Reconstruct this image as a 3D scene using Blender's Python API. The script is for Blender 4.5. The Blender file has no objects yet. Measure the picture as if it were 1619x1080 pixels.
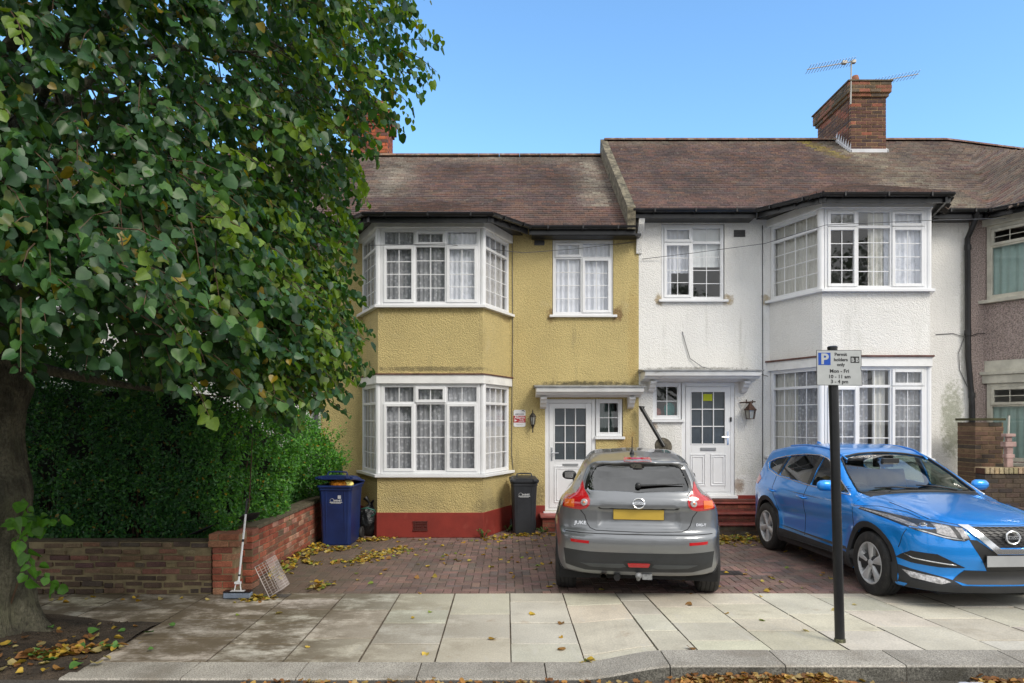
import bpy, bmesh, math, random
import numpy as np
from mathutils import Vector, Matrix
from mathutils.bvhtree import BVHTree
R = math.radians
scn = bpy.context.scene
COL = scn.collection
rng = random.Random(7)
nr = np.random.default_rng(11)

# ---------------------------------------------------------------- materials
def new_mat(name):
    m = bpy.data.materials.new(name); m.use_nodes = True
    nt = m.node_tree; nt.nodes.clear()
    out = nt.nodes.new('ShaderNodeOutputMaterial')
    return m, nt, out

def N(nt, t, **kw):
    n = nt.nodes.new(t)
    for k, v in kw.items():
        if k.startswith('i_'):
            n.inputs[k[2:].replace('_', ' ')].default_value = v
        else:
            setattr(n, k, v)
    return n

def L(nt, a, b): nt.links.new(a, b)

def mixc(nt, fac, a, b, mode='MIX'):
    n = nt.nodes.new('ShaderNodeMix'); n.data_type = 'RGBA'; n.blend_type = mode
    for s, v in ((n.inputs[0], fac), (n.inputs[6], a), (n.inputs[7], b)):
        if hasattr(v, 'links') or isinstance(v, bpy.types.NodeSocket): nt.links.new(v, s)
        elif isinstance(v, (int, float)): s.default_value = v
        else: s.default_value = (*v[:3], 1)
    return n.outputs[2]

def ramp(nt, src, p0, p1):
    n = nt.nodes.new('ShaderNodeMapRange'); n.inputs[1].default_value = p0; n.inputs[2].default_value = p1
    n.interpolation_type = 'SMOOTHSTEP'
    nt.links.new(src, n.inputs[0]); return n.outputs[0]

def noise(nt, vec, scale, detail=4, rough=.6, stretch=None):
    if stretch:
        mp = nt.nodes.new('ShaderNodeMapping'); mp.inputs['Scale'].default_value = stretch
        nt.links.new(vec, mp.inputs[0]); vec = mp.outputs[0]
    n = nt.nodes.new('ShaderNodeTexNoise'); n.inputs['Scale'].default_value = scale
    n.inputs['Detail'].default_value = detail; n.inputs['Roughness'].default_value = rough
    nt.links.new(vec, n.inputs['Vector']); return n.outputs['Fac']

def M(name, col, rough=.6, metal=0, spec=.5, var=.12, vscale=3, attr=False, coat=0,
      bump=0, bscale=60, bdist=.01, bkind='noise', stains=(), rvar=0, fine=0, fscale=150, extra=None, trans=0, bst=None):
    """procedural surface: base colour x tint attribute x broad noise, stains = [(colour, scale, lo, hi, amount, stretch)]"""
    m, nt, out = new_mat(name)
    p = N(nt, 'ShaderNodeBsdfPrincipled')
    p.inputs['Roughness'].default_value = rough; p.inputs['Metallic'].default_value = metal
    p.inputs['Specular IOR Level'].default_value = spec; p.inputs['Coat Weight'].default_value = coat
    p.inputs['Coat Roughness'].default_value = .03
    tc = N(nt, 'ShaderNodeNewGeometry'); tco = N(nt, 'ShaderNodeTexCoord')
    vec = tco.outputs['Object']
    c = mixc(nt, 1.0, col, (1, 1, 1), 'MULTIPLY')
    if attr:
        a = N(nt, 'ShaderNodeAttribute', attribute_name='tint')
        c = mixc(nt, 1.0, c, a.outputs['Color'], 'MULTIPLY')
    if var:
        f = noise(nt, vec, vscale, 5)
        c = mixc(nt, ramp(nt, f, .3, .7), c, mixc(nt, 1.0, c, (1-2*var,)*3, 'MULTIPLY'))
    if fine:
        f = noise(nt, vec, fscale, 2)
        c = mixc(nt, ramp(nt, f, .35, .65), mixc(nt, 1.0, c, (1-fine,)*3, 'MULTIPLY'), mixc(nt, 1.0, c, (1+fine,)*3, 'MULTIPLY'))
    for (sc, ss, lo, hi, am, st) in stains:
        f = ramp(nt, noise(nt, vec, ss, 6, .65, st), lo, hi)
        mm = N(nt, 'ShaderNodeMath', operation='MULTIPLY'); L(nt, f, mm.inputs[0]); mm.inputs[1].default_value = am
        c = mixc(nt, mm.outputs[0], c, sc)
    if extra: c = extra(nt, c, vec, tc)
    L(nt, c, p.inputs['Base Color'])
    if rvar:
        f = noise(nt, vec, vscale*2.3, 4); r = N(nt, 'ShaderNodeMapRange')
        r.inputs[1].default_value = .3; r.inputs[2].default_value = .7
        r.inputs[3].default_value = max(0, rough-rvar); r.inputs[4].default_value = min(1, rough+rvar)
        L(nt, f, r.inputs[0]); L(nt, r.outputs[0], p.inputs['Roughness'])
    if bump:
        b = N(nt, 'ShaderNodeBump'); b.inputs['Strength'].default_value = bump; b.inputs['Distance'].default_value = bdist
        if bkind == 'noise': h = noise(nt, vec, bscale, 5, .6, bst)
        else:
            v = N(nt, 'ShaderNodeTexVoronoi'); v.inputs['Scale'].default_value = bscale; L(nt, vec, v.inputs['Vector'])
            mm = N(nt, 'ShaderNodeMath', operation='MULTIPLY'); L(nt, v.outputs['Distance'], mm.inputs[0]); mm.inputs[1].default_value = -1.2
            m2 = N(nt, 'ShaderNodeMath', operation='ADD'); L(nt, mm.outputs[0], m2.inputs[0]); L(nt, noise(nt, vec, bscale*.35, 3), m2.inputs[1])
            h = m2.outputs[0]
        L(nt, h, b.inputs['Height']); L(nt, b.outputs[0], p.inputs['Normal'])
    L(nt, p.outputs[0], out.inputs[0])
    return m

def glass_mat(name, tint=(.75, .8, .8), refl=1.0, rough=.0, opac=.0, wav=.0):
    m, nt, out = new_mat(name)
    t = N(nt, 'ShaderNodeBsdfTransparent'); t.inputs[0].default_value = (*tint, 1)
    g = N(nt, 'ShaderNodeBsdfGlossy'); g.inputs['Roughness'].default_value = rough
    lw = N(nt, 'ShaderNodeLayerWeight'); lw.inputs['Blend'].default_value = .5
    pw = N(nt, 'ShaderNodeMath', operation='POWER'); L(nt, lw.outputs['Facing'], pw.inputs[0]); pw.inputs[1].default_value = 4.0
    k = N(nt, 'ShaderNodeMath', operation='MULTIPLY_ADD'); L(nt, pw.outputs[0], k.inputs[0]); k.inputs[1].default_value = .9; k.inputs[2].default_value = .04*refl
    k.use_clamp = True
    if wav:
        b = N(nt, 'ShaderNodeBump'); b.inputs['Strength'].default_value = wav; b.inputs['Distance'].default_value = .01
        tco = N(nt, 'ShaderNodeTexCoord'); L(nt, noise(nt, tco.outputs['Object'], 2.5, 1), b.inputs['Height'])
        L(nt, b.outputs[0], g.inputs['Normal'])
    mx = N(nt, 'ShaderNodeMixShader'); L(nt, k.outputs[0], mx.inputs[0]); L(nt, t.outputs[0], mx.inputs[1]); L(nt, g.outputs[0], mx.inputs[2])
    L(nt, mx.outputs[0], out.inputs[0])
    return m

# ---------------------------------------------------------------- mesh builder
class MB:
    def __init__(s): s.v = []; s.f = []; s.mi = []; s.c = []; s.seg = []
    def add(s, vs, fs, mi=0, col=(1, 1, 1)):
        b = len(s.v); s.v.extend([tuple(p) for p in vs]); s.seg.append((b, len(s.f)))
        for f in fs:
            s.f.append(tuple(b+i for i in f)); s.mi.append(mi); s.c.append(col)
    def box(s, x0, x1, y0, y1, z0, z1, mi=0, col=(1, 1, 1)):
        s.obox((0, 0, 0), (1, 0, 0), (0, 1, 0), (0, 0, 1), x0, x1, y0, y1, z0, z1, mi, col)
    def obox(s, o, u, n, w, a0, a1, b0, b1, c0, c1, mi=0, col=(1, 1, 1)):
        o = Vector(o); u = Vector(u); n = Vector(n); w = Vector(w)
        P = [o+u*a+n*b+w*c for c in (c0, c1) for b in (b0, b1) for a in (a0, a1)]
        F = [(0, 2, 3, 1), (4, 5, 7, 6), (0, 1, 5, 4), (2, 6, 7, 3), (0, 4, 6, 2), (1, 3, 7, 5)]
        if u.cross(n).dot(w) * (a1-a0)*(b1-b0)*(c1-c0) < 0: F = [f[::-1] for f in F]
        s.add(P, F, mi, col)
    def prism(s, pts, d, mi=0, col=(1, 1, 1)):
        """closed polygon (3d points) extruded by vector d"""
        n = len(pts); d = Vector(d); A = [Vector(p) for p in pts]; B = [p+d for p in A]
        F = [tuple(range(n))[::-1], tuple(range(n, 2*n))] + [(i, (i+1) % n, n+(i+1) % n, n+i) for i in range(n)]
        s.add(A+B, F, mi, col)
    def tube(s, pts, r, n=8, mi=0, col=(1, 1, 1), cap=True, flat=None):
        pts = [Vector(p) for p in pts]; k = len(pts)
        rs = r if isinstance(r, (list, tuple)) else [r]*k
        V = []; up = None
        for i, p in enumerate(pts):
            t = (pts[min(i+1, k-1)]-pts[max(i-1, 0)]).normalized()
            if up is None:
                up = Vector((0, 0, 1)) if abs(t.z) < .9 else Vector((1, 0, 0))
            a = (up - t*up.dot(t))
            if a.length < 1e-6: a = Vector((1, 0, 0))
            a.normalize(); up = a; b = t.cross(a)
            for j in range(n):
                q = 2*math.pi*j/n
                V.append(p + a*math.cos(q)*rs[i]*(flat or 1) + b*math.sin(q)*rs[i])
        F = []
        for i in range(k-1):
            for j in range(n):
                F.append((i*n+j, i*n+(j+1) % n, (i+1)*n+(j+1) % n, (i+1)*n+j))
        if cap: F.append(tuple(range(n))[::-1]); F.append(tuple((k-1)*n+j for j in range(n)))
        s.add(V, F, mi, col)
    def lathe(s, prof, c=(0, 0, 0), ax=(0, 0, 1), n=24, mi=0, col=(1, 1, 1), close=False, cap=True):
        """prof [(radius, height)] round axis"""
        c = Vector(c); ax = Vector(ax).normalized()
        a = Vector((1, 0, 0)) if abs(ax.x) < .9 else Vector((0, 1, 0))
        a = (a-ax*a.dot(ax)).normalized(); b = ax.cross(a); V = []; F = []; k = len(prof)
        for (r, h) in prof:
            for j in range(n):
                q = 2*math.pi*j/n; V.append(c+ax*h+(a*math.cos(q)+b*math.sin(q))*r)
        for i in range(k-1+(1 if close else 0)):
            i2 = (i+1) % k
            for j in range(n): F.append((i*n+j, i*n+(j+1) % n, i2*n+(j+1) % n, i2*n+j))
        if not close and cap:
            if prof[0][0] > 1e-4: F.append(tuple(range(n))[::-1])
            if prof[-1][0] > 1e-4: F.append(tuple((k-1)*n+j for j in range(n)))
        s.add(V, F, mi, col)
    def sphere(s, c, r, n=12, m=8, mi=0, col=(1, 1, 1), sq=(1, 1, 1)):
        V = []; F = []
        for i in range(m+1):
            t = math.pi*i/m
            for j in range(n):
                q = 2*math.pi*j/n
                V.append((c[0]+r*sq[0]*math.sin(t)*math.cos(q), c[1]+r*sq[1]*math.sin(t)*math.sin(q), c[2]+r*sq[2]*math.cos(t)))
        for i in range(m):
            for j in range(n): F.append((i*n+j, (i+1)*n+j, (i+1)*n+(j+1) % n, i*n+(j+1) % n))
        s.add(V, F, mi, col)
    def build_each(s, name, mats, parent=None, **k):
        """every piece added becomes a part of its own"""
        sg = s.seg+[(len(s.v), len(s.f))]; out = []
        for i in range(len(sg)-1):
            m = MB(); (v0, f0), (v1, f1) = sg[i], sg[i+1]; m.v = s.v[v0:v1]; m.f = [tuple(q-v0 for q in f) for f in s.f[f0:f1]]; m.mi = s.mi[f0:f1]; m.c = s.c[f0:f1]; m.seg = [(0, 0)]
            out.append(m.build(name, mats, parent, **k))
        return out
    def build(s, name, mats, parent=None, smooth=False, bevel=0, off=None, angle=None):
        if not isinstance(mats, (list, tuple)): mats = [mats]
        if off is None:
            off = Vector((0, 0, 0)); p = parent
            while p is not None:
                off += p.location if not p.get('_local') else Vector((0, 0, 0)); 
                if p.get('_local'): off = Vector((0, 0, 0)); break
                p = p.parent
        off = Vector(off)
        me = bpy.data.meshes.new(name)
        me.from_pydata([(a-off.x, b-off.y, c-off.z) for a, b, c in s.v], [], s.f)
        for m in mats: me.materials.append(m)
        if any(s.mi): me.polygons.foreach_set('material_index', s.mi)
        if any(c != (1, 1, 1) for c in s.c):
            at = me.color_attributes.new('tint', 'FLOAT_COLOR', 'CORNER')
            arr = np.array([(*c[:3], 1.0) for c in s.c], dtype=np.float32)
            cnt = np.array([len(f) for f in s.f])
            at.data.foreach_set('color', np.repeat(arr, cnt, axis=0).ravel())
        if smooth: me.polygons.foreach_set('use_smooth', [True]*len(me.polygons))
        me.validate(); me.update()
        o = bpy.data.objects.new(name, me); COL.objects.link(o)
        if parent: o.parent = parent
        if bevel:
            b = o.modifiers.new('b', 'BEVEL'); b.width = bevel; b.segments = 1; b.limit_method = 'ANGLE'; b.angle_limit = R(40)
        if smooth and angle:
            me.set_sharp_from_angle(angle=R(angle))
        return o

def thing(name, label, cat, loc=(0, 0, 0), rz=0, group=None, local=False):
    o = bpy.data.objects.new(name, None); COL.objects.link(o)
    o.location = loc; o.rotation_euler = (0, 0, rz); o['label'] = label; o['category'] = cat
    o.empty_display_size = .2
    if group: o['group'] = group
    if local: o['_local'] = 1
    return o
def tag(o, label, cat, group=None):
    o['label'] = label; o['category'] = cat
    if group: o['group'] = group
    return o
def struct(o, kind='structure'):
    o['kind'] = kind; return o
def center_origin(o):
    """put a one-mesh thing's origin at the middle of its base"""
    me = o.data; n = len(me.vertices); a = np.empty(n*3, np.float32); me.vertices.foreach_get('co', a); a = a.reshape(-1, 3)
    c = np.array([(a[:, 0].min()+a[:, 0].max())/2, (a[:, 1].min()+a[:, 1].max())/2, a[:, 2].min()])
    a = (a-c).astype(np.float32); me.vertices.foreach_set('co', a.ravel()); o.location = c; me.update(); return o

def text_mb(mb, txt, size, o, u, w, mi=0, col=(1, 1, 1), depth=.0015, align='CENTER', bold=0, sx=1.0, sp=1.0):
    """lettering as mesh: o = anchor (baseline), u right, w up"""
    cu = bpy.data.curves.new('t', 'FONT'); cu.body = txt; cu.size = size; cu.align_x = align; cu.extrude = depth; cu.offset = bold
    cu.resolution_u = 3; cu.space_character = sp
    ob = bpy.data.objects.new('t', cu); COL.objects.link(ob)
    dg = bpy.context.evaluated_depsgraph_get(); me = bpy.data.meshes.new_from_object(ob.evaluated_get(dg))
    o = Vector(o); u = Vector(u).normalized(); w = Vector(w).normalized(); n = u.cross(w)
    mb.add([o+u*v.co.x*sx+w*v.co.y+n*v.co.z for v in me.vertices], [tuple(p.vertices) for p in me.polygons], mi, col)
    bpy.data.objects.remove(ob); bpy.data.curves.remove(cu); bpy.data.meshes.remove(me)

def vary(c, a, rg=rng):
    k = 1+rg.uniform(-a, a); return tuple(max(0, x*k*(1+rg.uniform(-a, a)*.3)) for x in c)

def cal_brick(mb, x0, L_, z0, H_, y0, T_, pal, course=.075, blen=.225, mj=.01, axis='x', jit=.003, mi=0, mmi=1, rg=rng, skip=None, mcol=(1,1,1)):
    """laid bricks as separate little blocks round a mortar core; axis x: runs along x, thickness y0..y0+T_"""
    nz = int(round(H_/course))
    for k in range(nz):
        z = z0+k*course; offs = (k % 2)*blen/2; p = -offs
        while p < L_-.01:
            a = max(p, 0)+mj/2; b = min(p+blen, L_)-mj/2
            p += blen
            if b-a < .03: continue
            if skip and skip(a, z-z0): continue
            c = vary(rg.choice(pal), .18, rg); j = rg.uniform(-jit, jit)
            if axis == 'x': mb.box(x0+a, x0+b, y0-j, y0+T_+j, z+mj/2, z+course-mj/2, mi, c)
            else: mb.box(y0-j, y0+T_+j, x0+a, x0+b, z+mj/2, z+course-mj/2, mi, c)
    e = .007
    if axis == 'x': mb.box(x0+e, x0+L_-e, y0+e, y0+T_-e, z0, z0+nz*course-e, mmi, mcol)
    else: mb.box(y0+e, y0+T_-e, x0+e, x0+L_-e, z0, z0+nz*course-e, mmi, mcol)

# ---------------------------------------------------------------- camera, world, sun
CH = 1.9
cam = bpy.data.cameras.new('camera'); cam.sensor_width = 36; cam.lens = 1090/1619*36
cam.shift_x = 9.5/1619; cam.shift_y = (665-540)/1619; cam.clip_end = 3000; cam.clip_start = .05
camo = bpy.data.objects.new('camera', cam); COL.objects.link(camo); camo.location = (0, 0, CH); camo.rotation_euler = (R(90), 0, 0)
scn.camera = camo
def at(px, py, D):
    s = 1090/D
    return Vector(((px-800)/s, D, CH-(py-665)/s))

SKY_TINT = (1.08, 1.45, 1.62)
SUN_EL, SUN_AZ = 40, 140     # azimuth clockwise from +Y: behind the camera, to the right
w = bpy.data.worlds.new('World'); scn.world = w; w.use_nodes = True
nt = w.node_tree; bg = nt.nodes['Background']; bg.inputs[1].default_value = .13
sk = nt.nodes.new('ShaderNodeTexSky'); sk.sky_type = 'NISHITA'; sk.sun_disc = False
sk.sun_elevation = R(SUN_EL); sk.sun_rotation = R(SUN_AZ); sk.air_density = 1.0; sk.dust_density = .4; sk.ozone_density = 1.3
# clear blue over the houses, bright unseen cloud added elsewhere to keep the light neutral
tc = nt.nodes.new('ShaderNodeTexCoord'); dv = nt.nodes.new('ShaderNodeVectorMath'); dv.operation = 'DOT_PRODUCT'
nt.links.new(tc.outputs['Generated'], dv.inputs[0]); dv.inputs[1].default_value = (0, math.cos(R(14)), math.sin(R(14)))
cn = noise(nt, tc.outputs['Generated'], 2.2, 6, .6)
ad = nt.nodes.new('ShaderNodeMath'); ad.operation = 'MULTIPLY_ADD'; nt.links.new(cn, ad.inputs[0]); ad.inputs[1].default_value = .30; nt.links.new(dv.outputs['Value'], ad.inputs[2])
cf = ramp(nt, ad.outputs[0], .84, .62)
cl = nt.nodes.new('ShaderNodeMapRange'); cl.inputs[1].default_value = .3; cl.inputs[2].default_value = .7; cl.inputs[3].default_value = 5.4; cl.inputs[4].default_value = 8.4
nt.links.new(noise(nt, tc.outputs['Generated'], 4.5, 6, .6), cl.inputs[0])
cc = nt.nodes.new('ShaderNodeVectorMath'); cc.operation = 'SCALE'; cc.inputs[0].default_value = (.97, .985, 1.0); nt.links.new(cl.outputs[0], cc.inputs['Scale'])
blue = mixc(nt, 1.0, sk.outputs[0], SKY_TINT, 'MULTIPLY')
nt.links.new(mixc(nt, cf, blue, cc.outputs[0]), bg.inputs[0])
sun = bpy.data.lights.new('sun', 'SUN'); sun.energy = 1.5; sun.angle = R(22); sun.color = (1, .93, .82)
suno = bpy.data.objects.new('sun', sun); COL.objects.link(suno)
sd = Vector((math.sin(R(SUN_AZ))*math.cos(R(SUN_EL)), math.cos(R(SUN_AZ))*math.cos(R(SUN_EL)), math.sin(R(SUN_EL))))
suno.rotation_euler = (-sd).to_track_quat('-Z', 'Y').to_euler(); suno.location = (5, -8, 12)
scn.view_settings.view_transform = 'Standard'; scn.view_settings.look = 'None'; scn.view_settings.exposure = .62; scn.view_settings.gamma = 1
# ================================================================ materials of the houses
def damp(z0, z1, col, am, scale=1.2):
    """dirt that really sits on the wall between two heights, broken up by noise"""
    def f(nt, c, vec, geo):
        sx = N(nt, 'ShaderNodeSeparateXYZ'); L(nt, geo.outputs['Position'], sx.inputs[0])
        a = ramp(nt, sx.outputs['Z'], z1, z0)
        b = ramp(nt, noise(nt, vec, scale, 6, .7), .42, .66)
        m = N(nt, 'ShaderNodeMath', operation='MULTIPLY'); L(nt, a, m.inputs[0]); L(nt, b, m.inputs[1])
        m2 = N(nt, 'ShaderNodeMath', operation='MULTIPLY'); L(nt, m.outputs[0], m2.inputs[0]); m2.inputs[1].default_value = am
        return mixc(nt, m2.outputs[0], c, col)
    return f
def blotches(lst, nxt=None):
    """patches of grime or moss that sit at given places on a wall: (x, z, rx, rz, colour, amount)"""
    def f(nt, c, vec, geo):
        if nxt: c = nxt(nt, c, vec, geo)
        sx = N(nt, 'ShaderNodeSeparateXYZ'); L(nt, geo.outputs['Position'], sx.inputs[0]); nn = noise(nt, geo.outputs['Position'], 14, 5, .7)
        for (x, z, rx, rz, col, am) in lst:
            ds = []
            for ax, c0, r in (('X', x, rx), ('Z', z, rz)):
                a = N(nt, 'ShaderNodeMath', operation='SUBTRACT'); L(nt, sx.outputs[ax], a.inputs[0]); a.inputs[1].default_value = c0
                b = N(nt, 'ShaderNodeMath', operation='DIVIDE'); L(nt, a.outputs[0], b.inputs[0]); b.inputs[1].default_value = r
                p = N(nt, 'ShaderNodeMath', operation='POWER'); ab = N(nt, 'ShaderNodeMath', operation='ABSOLUTE'); L(nt, b.outputs[0], ab.inputs[0]); L(nt, ab.outputs[0], p.inputs[0]); p.inputs[1].default_value = 2.5; ds.append(p.outputs[0])
            s_ = N(nt, 'ShaderNodeMath', operation='ADD'); L(nt, ds[0], s_.inputs[0]); L(nt, ds[1], s_.inputs[1])
            t = N(nt, 'ShaderNodeMath', operation='MULTIPLY_ADD'); L(nt, nn, t.inputs[0]); t.inputs[1].default_value = 2.6; L(nt, s_.outputs[0], t.inputs[2])
            m = N(nt, 'ShaderNodeMath', operation='MULTIPLY'); L(nt, ramp(nt, t.outputs[0], 2.25, 1.25), m.inputs[0]); m.inputs[1].default_value = am
            c = mixc(nt, m.outputs[0], c, col)
        return c
    return f
BR, MO = (.16, .085, .035), (.06, .055, .035)
BL_Y = [(.80, 3.76, .10, .16, BR, .7), (1.97, 3.78, .12, .17, BR, .8), (1.45, 2.53, 1.0, .09, MO, .85), (.0, 3.70, .10, .10, BR, .4), (-1.2, 2.74, 1.1, .05, MO, .6), (.45, .60, .35, .25, MO, .4), (2.15, 1.45, .2, .35, (.38, .20, .05), .4), (2.25, 3.4, .12, 1.2, (.42, .27, .08), .35), (-.3, .5, .3, .14, MO, .35)]
BL_W = [(2.72, 4.03, .11, .13, (.30, .21, .08), .75), (3.93, 4.03, .11, .13, (.30, .21, .08), .75), (3.3, 2.80, 1.1, .06, MO, .6), (4.6, 4.03, .10, .12, (.30, .21, .08), .7), (7.9, 1.9, .25, .8, (.16, .18, .07), .6), (4.12, .75, .12, .16, (.22, .12, .05), .7), (2.62, 1.80, .08, .1, (.3, .2, .1), .6), (8.1, 3.8, .08, 1.6, (.4, .4, .3), .4)]
m_yel = M('yellow_render', (.56, .45, .20), .9, var=.07, vscale=1.1, bump=.75, bscale=58, bdist=.012, bkind='v', fine=.16, fscale=60,
          stains=[((.30, .22, .09), 1.3, .55, .75, .45, (1, 1, .35)), ((.20, .16, .09), 5, .56, .74, .40, (1, 1, .10)), ((.58, .50, .30), 2.2, .58, .75, .4, None), ((.12, .10, .06), 9, .66, .8, .5, None)], extra=blotches(BL_Y, damp(.3, 1.5, (.2, .17, .1), .35)))
m_whi = M('white_render', (.82, .81, .785), .9, var=.05, vscale=.9, bump=.6, bscale=58, bdist=.012, bkind='v', fine=.05, fscale=60,
          stains=[((.42, .42, .36), 1.1, .56, .78, .45, (1, 1, .3)), ((.34, .33, .29), 5, .57, .76, .38, (1, 1, .10)), ((.25, .25, .22), 10, .70, .82, .5, None)], extra=blotches(BL_W, damp(.3, 2.3, (.25, .27, .14), .4)))
m_pnk = M('pink_pebbledash', (.36, .29, .265), .9, var=.10, vscale=1.1, bump=.9, bscale=55, bdist=.012, bkind='v', fine=.4, fscale=48,
          stains=[((.55, .47, .44), 40, .55, .7, .6, None), ((.10, .09, .08), 33, .60, .72, .6, None)])
m_red = M('red_masonry_paint', (.255, .028, .018), .75, var=.12, vscale=3, bump=.3, bscale=30, bdist=.006, stains=[((.33, .07, .05), 4, .55, .75, .5, None)])
m_upvc = M('white_upvc', (.80, .81, .83), .28, var=.03, vscale=2, stains=[((.62, .61, .57), 2.5, .55, .8, .35, (1, 1, .4))])
m_paint = M('white_gloss_timber', (.84, .84, .83), .45, var=.07, vscale=4, stains=[((.33, .32, .28), 6, .6, .75, .6, (.5, 1, 1))])
m_cream = M('old_cream_timber', (.62, .60, .51), .6, var=.15, vscale=4, stains=[((.25, .23, .18), 6, .55, .75, .6, None)])
m_black = M('black_gutter', (.012, .012, .014), .35, var=.2, vscale=5, stains=[((.07, .07, .065), 6, .55, .8, .5, None)])
m_greyp = M('grey_drainpipe', (.10, .105, .12), .5, var=.2)
m_lead = M('lead_sheet', (.33, .34, .35), .5, var=.2, vscale=6, bump=.2, bscale=20)
m_flash = M('pale_flashing', (.62, .63, .66), .6, var=.1)
m_tile = M('clay_roof_tile', (1, 1, 1), .85, var=.22, vscale=1.0, attr=True, bump=.5, bscale=45, bdist=.006, fine=.25, fscale=35,
           stains=[((.30, .29, .24), 14, .60, .74, .55, None)])
m_ridge = M('ridge_tile', (.23, .125, .09), .85, var=.3, vscale=6, attr=True, stains=[((.30, .29, .24), 9, .5, .68, .7, None)])
m_brick = M('brick', (1, 1, 1), .88, var=.2, vscale=7, attr=True, bump=.7, bscale=55, bdist=.006, fine=.2, fscale=80)
m_mort = M('mortar', (.33, .29, .22), .95, var=.2, vscale=8, attr=True, bump=.6, bscale=60)
m_inner = M('room_plaster', (.42, .41, .39), .9, var=.05)
m_floor = M('room_floor', (.16, .12, .09), .8, var=.1)
m_glass = glass_mat('window_glass', (.94, .95, .96), 1.9, .0, wav=.05)
m_frost = M('obscure_door_glass', (.055, .07, .085), .12, var=.2, vscale=2, bump=.5, bscale=90, bdist=.004, spec=.7)
m_chrome = M('chrome', (.75, .76, .78), .18, 1, var=.05)
m_brass = M('rusty_iron', (.09, .045, .03), .7, .2, var=.3, vscale=20, bump=.5, bscale=60)
m_darkiron = M('aged_black_iron', (.05, .045, .04), .5, .4, var=.3, vscale=20)
m_copper = M('red_lead_lip', (.17, .075, .06), .7, var=.3, vscale=10)
m_blind = M('fabric_blind', (.78, .80, .80), .9, var=.03)
m_teal = M('pale_teal_curtain', (.33, .47, .43), .9, var=.08, vscale=4)

def curtain_mat(name, col, clear, lace=0):
    m, nt, out = new_mat(name)
    d = N(nt, 'ShaderNodeBsdfDiffuse'); d.inputs[0].default_value = (*col, 1)
    t = N(nt, 'ShaderNodeBsdfTranslucent'); t.inputs[0].default_value = (*col, 1)
    a = N(nt, 'ShaderNodeMixShader'); a.inputs[0].default_value = .12; L(nt, d.outputs[0], a.inputs[1]); L(nt, t.outputs[0], a.inputs[2])
    tr = N(nt, 'ShaderNodeBsdfTransparent'); b = N(nt, 'ShaderNodeMixShader'); L(nt, a.outputs[0], b.inputs[1]); L(nt, tr.outputs[0], b.inputs[2])
    tc = N(nt, 'ShaderNodeTexCoord'); v = N(nt, 'ShaderNodeTexVoronoi'); v.inputs['Scale'].default_value = 16; L(nt, tc.outputs['Object'], v.inputs['Vector'])
    r = N(nt, 'ShaderNodeMapRange'); r.inputs[1].default_value = .15; r.inputs[2].default_value = .45
    r.inputs[3].default_value = max(0, clear-lace); r.inputs[4].default_value = min(1, clear+lace)
    L(nt, v.outputs['Distance'], r.inputs[0]); L(nt, r.outputs[0], b.inputs[0])
    L(nt, b.outputs[0], out.inputs[0]); return m
m_net = curtain_mat('net_curtain', (.70, .70, .73), .10, .08)
m_lace = curtain_mat('lace_curtain', (.56, .57, .60), .17, .18)
m_drape = curtain_mat('ivory_drape', (.72, .71, .66), .05, 0)
m_netl = curtain_mat('bright_net_curtain', (.92, .94, 1.0), .02, .03)

# ================================================================ building helpers
def wall_open(mb, X0, X1, Z0, Z1, D, ops, th=.12, mi=0):
    xs = sorted({X0, X1, *[o[0] for o in ops], *[o[1] for o in ops]}); zs = sorted({Z0, Z1, *[o[2] for o in ops], *[o[3] for o in ops]})
    def hole(x, z): return any(o[0] < x < o[1] and o[2] < z < o[3] for o in ops)
    for i in range(len(xs)-1):
        for k in range(len(zs)-1):
            a, b, c, d = xs[i], xs[i+1], zs[k], zs[k+1]
            if hole((a+b)/2, (c+d)/2): continue
            mb.add([(a, D, c), (b, D, c), (b, D, d), (a, D, d)], [(0, 1, 2, 3)], mi)
            mb.add([(a, D+th, c), (b, D+th, c), (b, D+th, d), (a, D+th, d)], [(3, 2, 1, 0)], mi)
    for a, b, c, d in ops:
        mb.add([(a, D, c), (a, D, d), (a, D+th, d), (a, D+th, c)], [(0, 1, 2, 3)], mi)
        mb.add([(b, D, c), (b, D, d), (b, D+th, d), (b, D+th, c)], [(3, 2, 1, 0)], mi)
        mb.add([(a, D, d), (b, D, d), (b, D+th, d), (a, D+th, d)], [(0, 1, 2, 3)], mi)
        mb.add([(a, D, c), (b, D, c), (b, D+th, c), (a, D+th, c)], [(3, 2, 1, 0)], mi)

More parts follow.
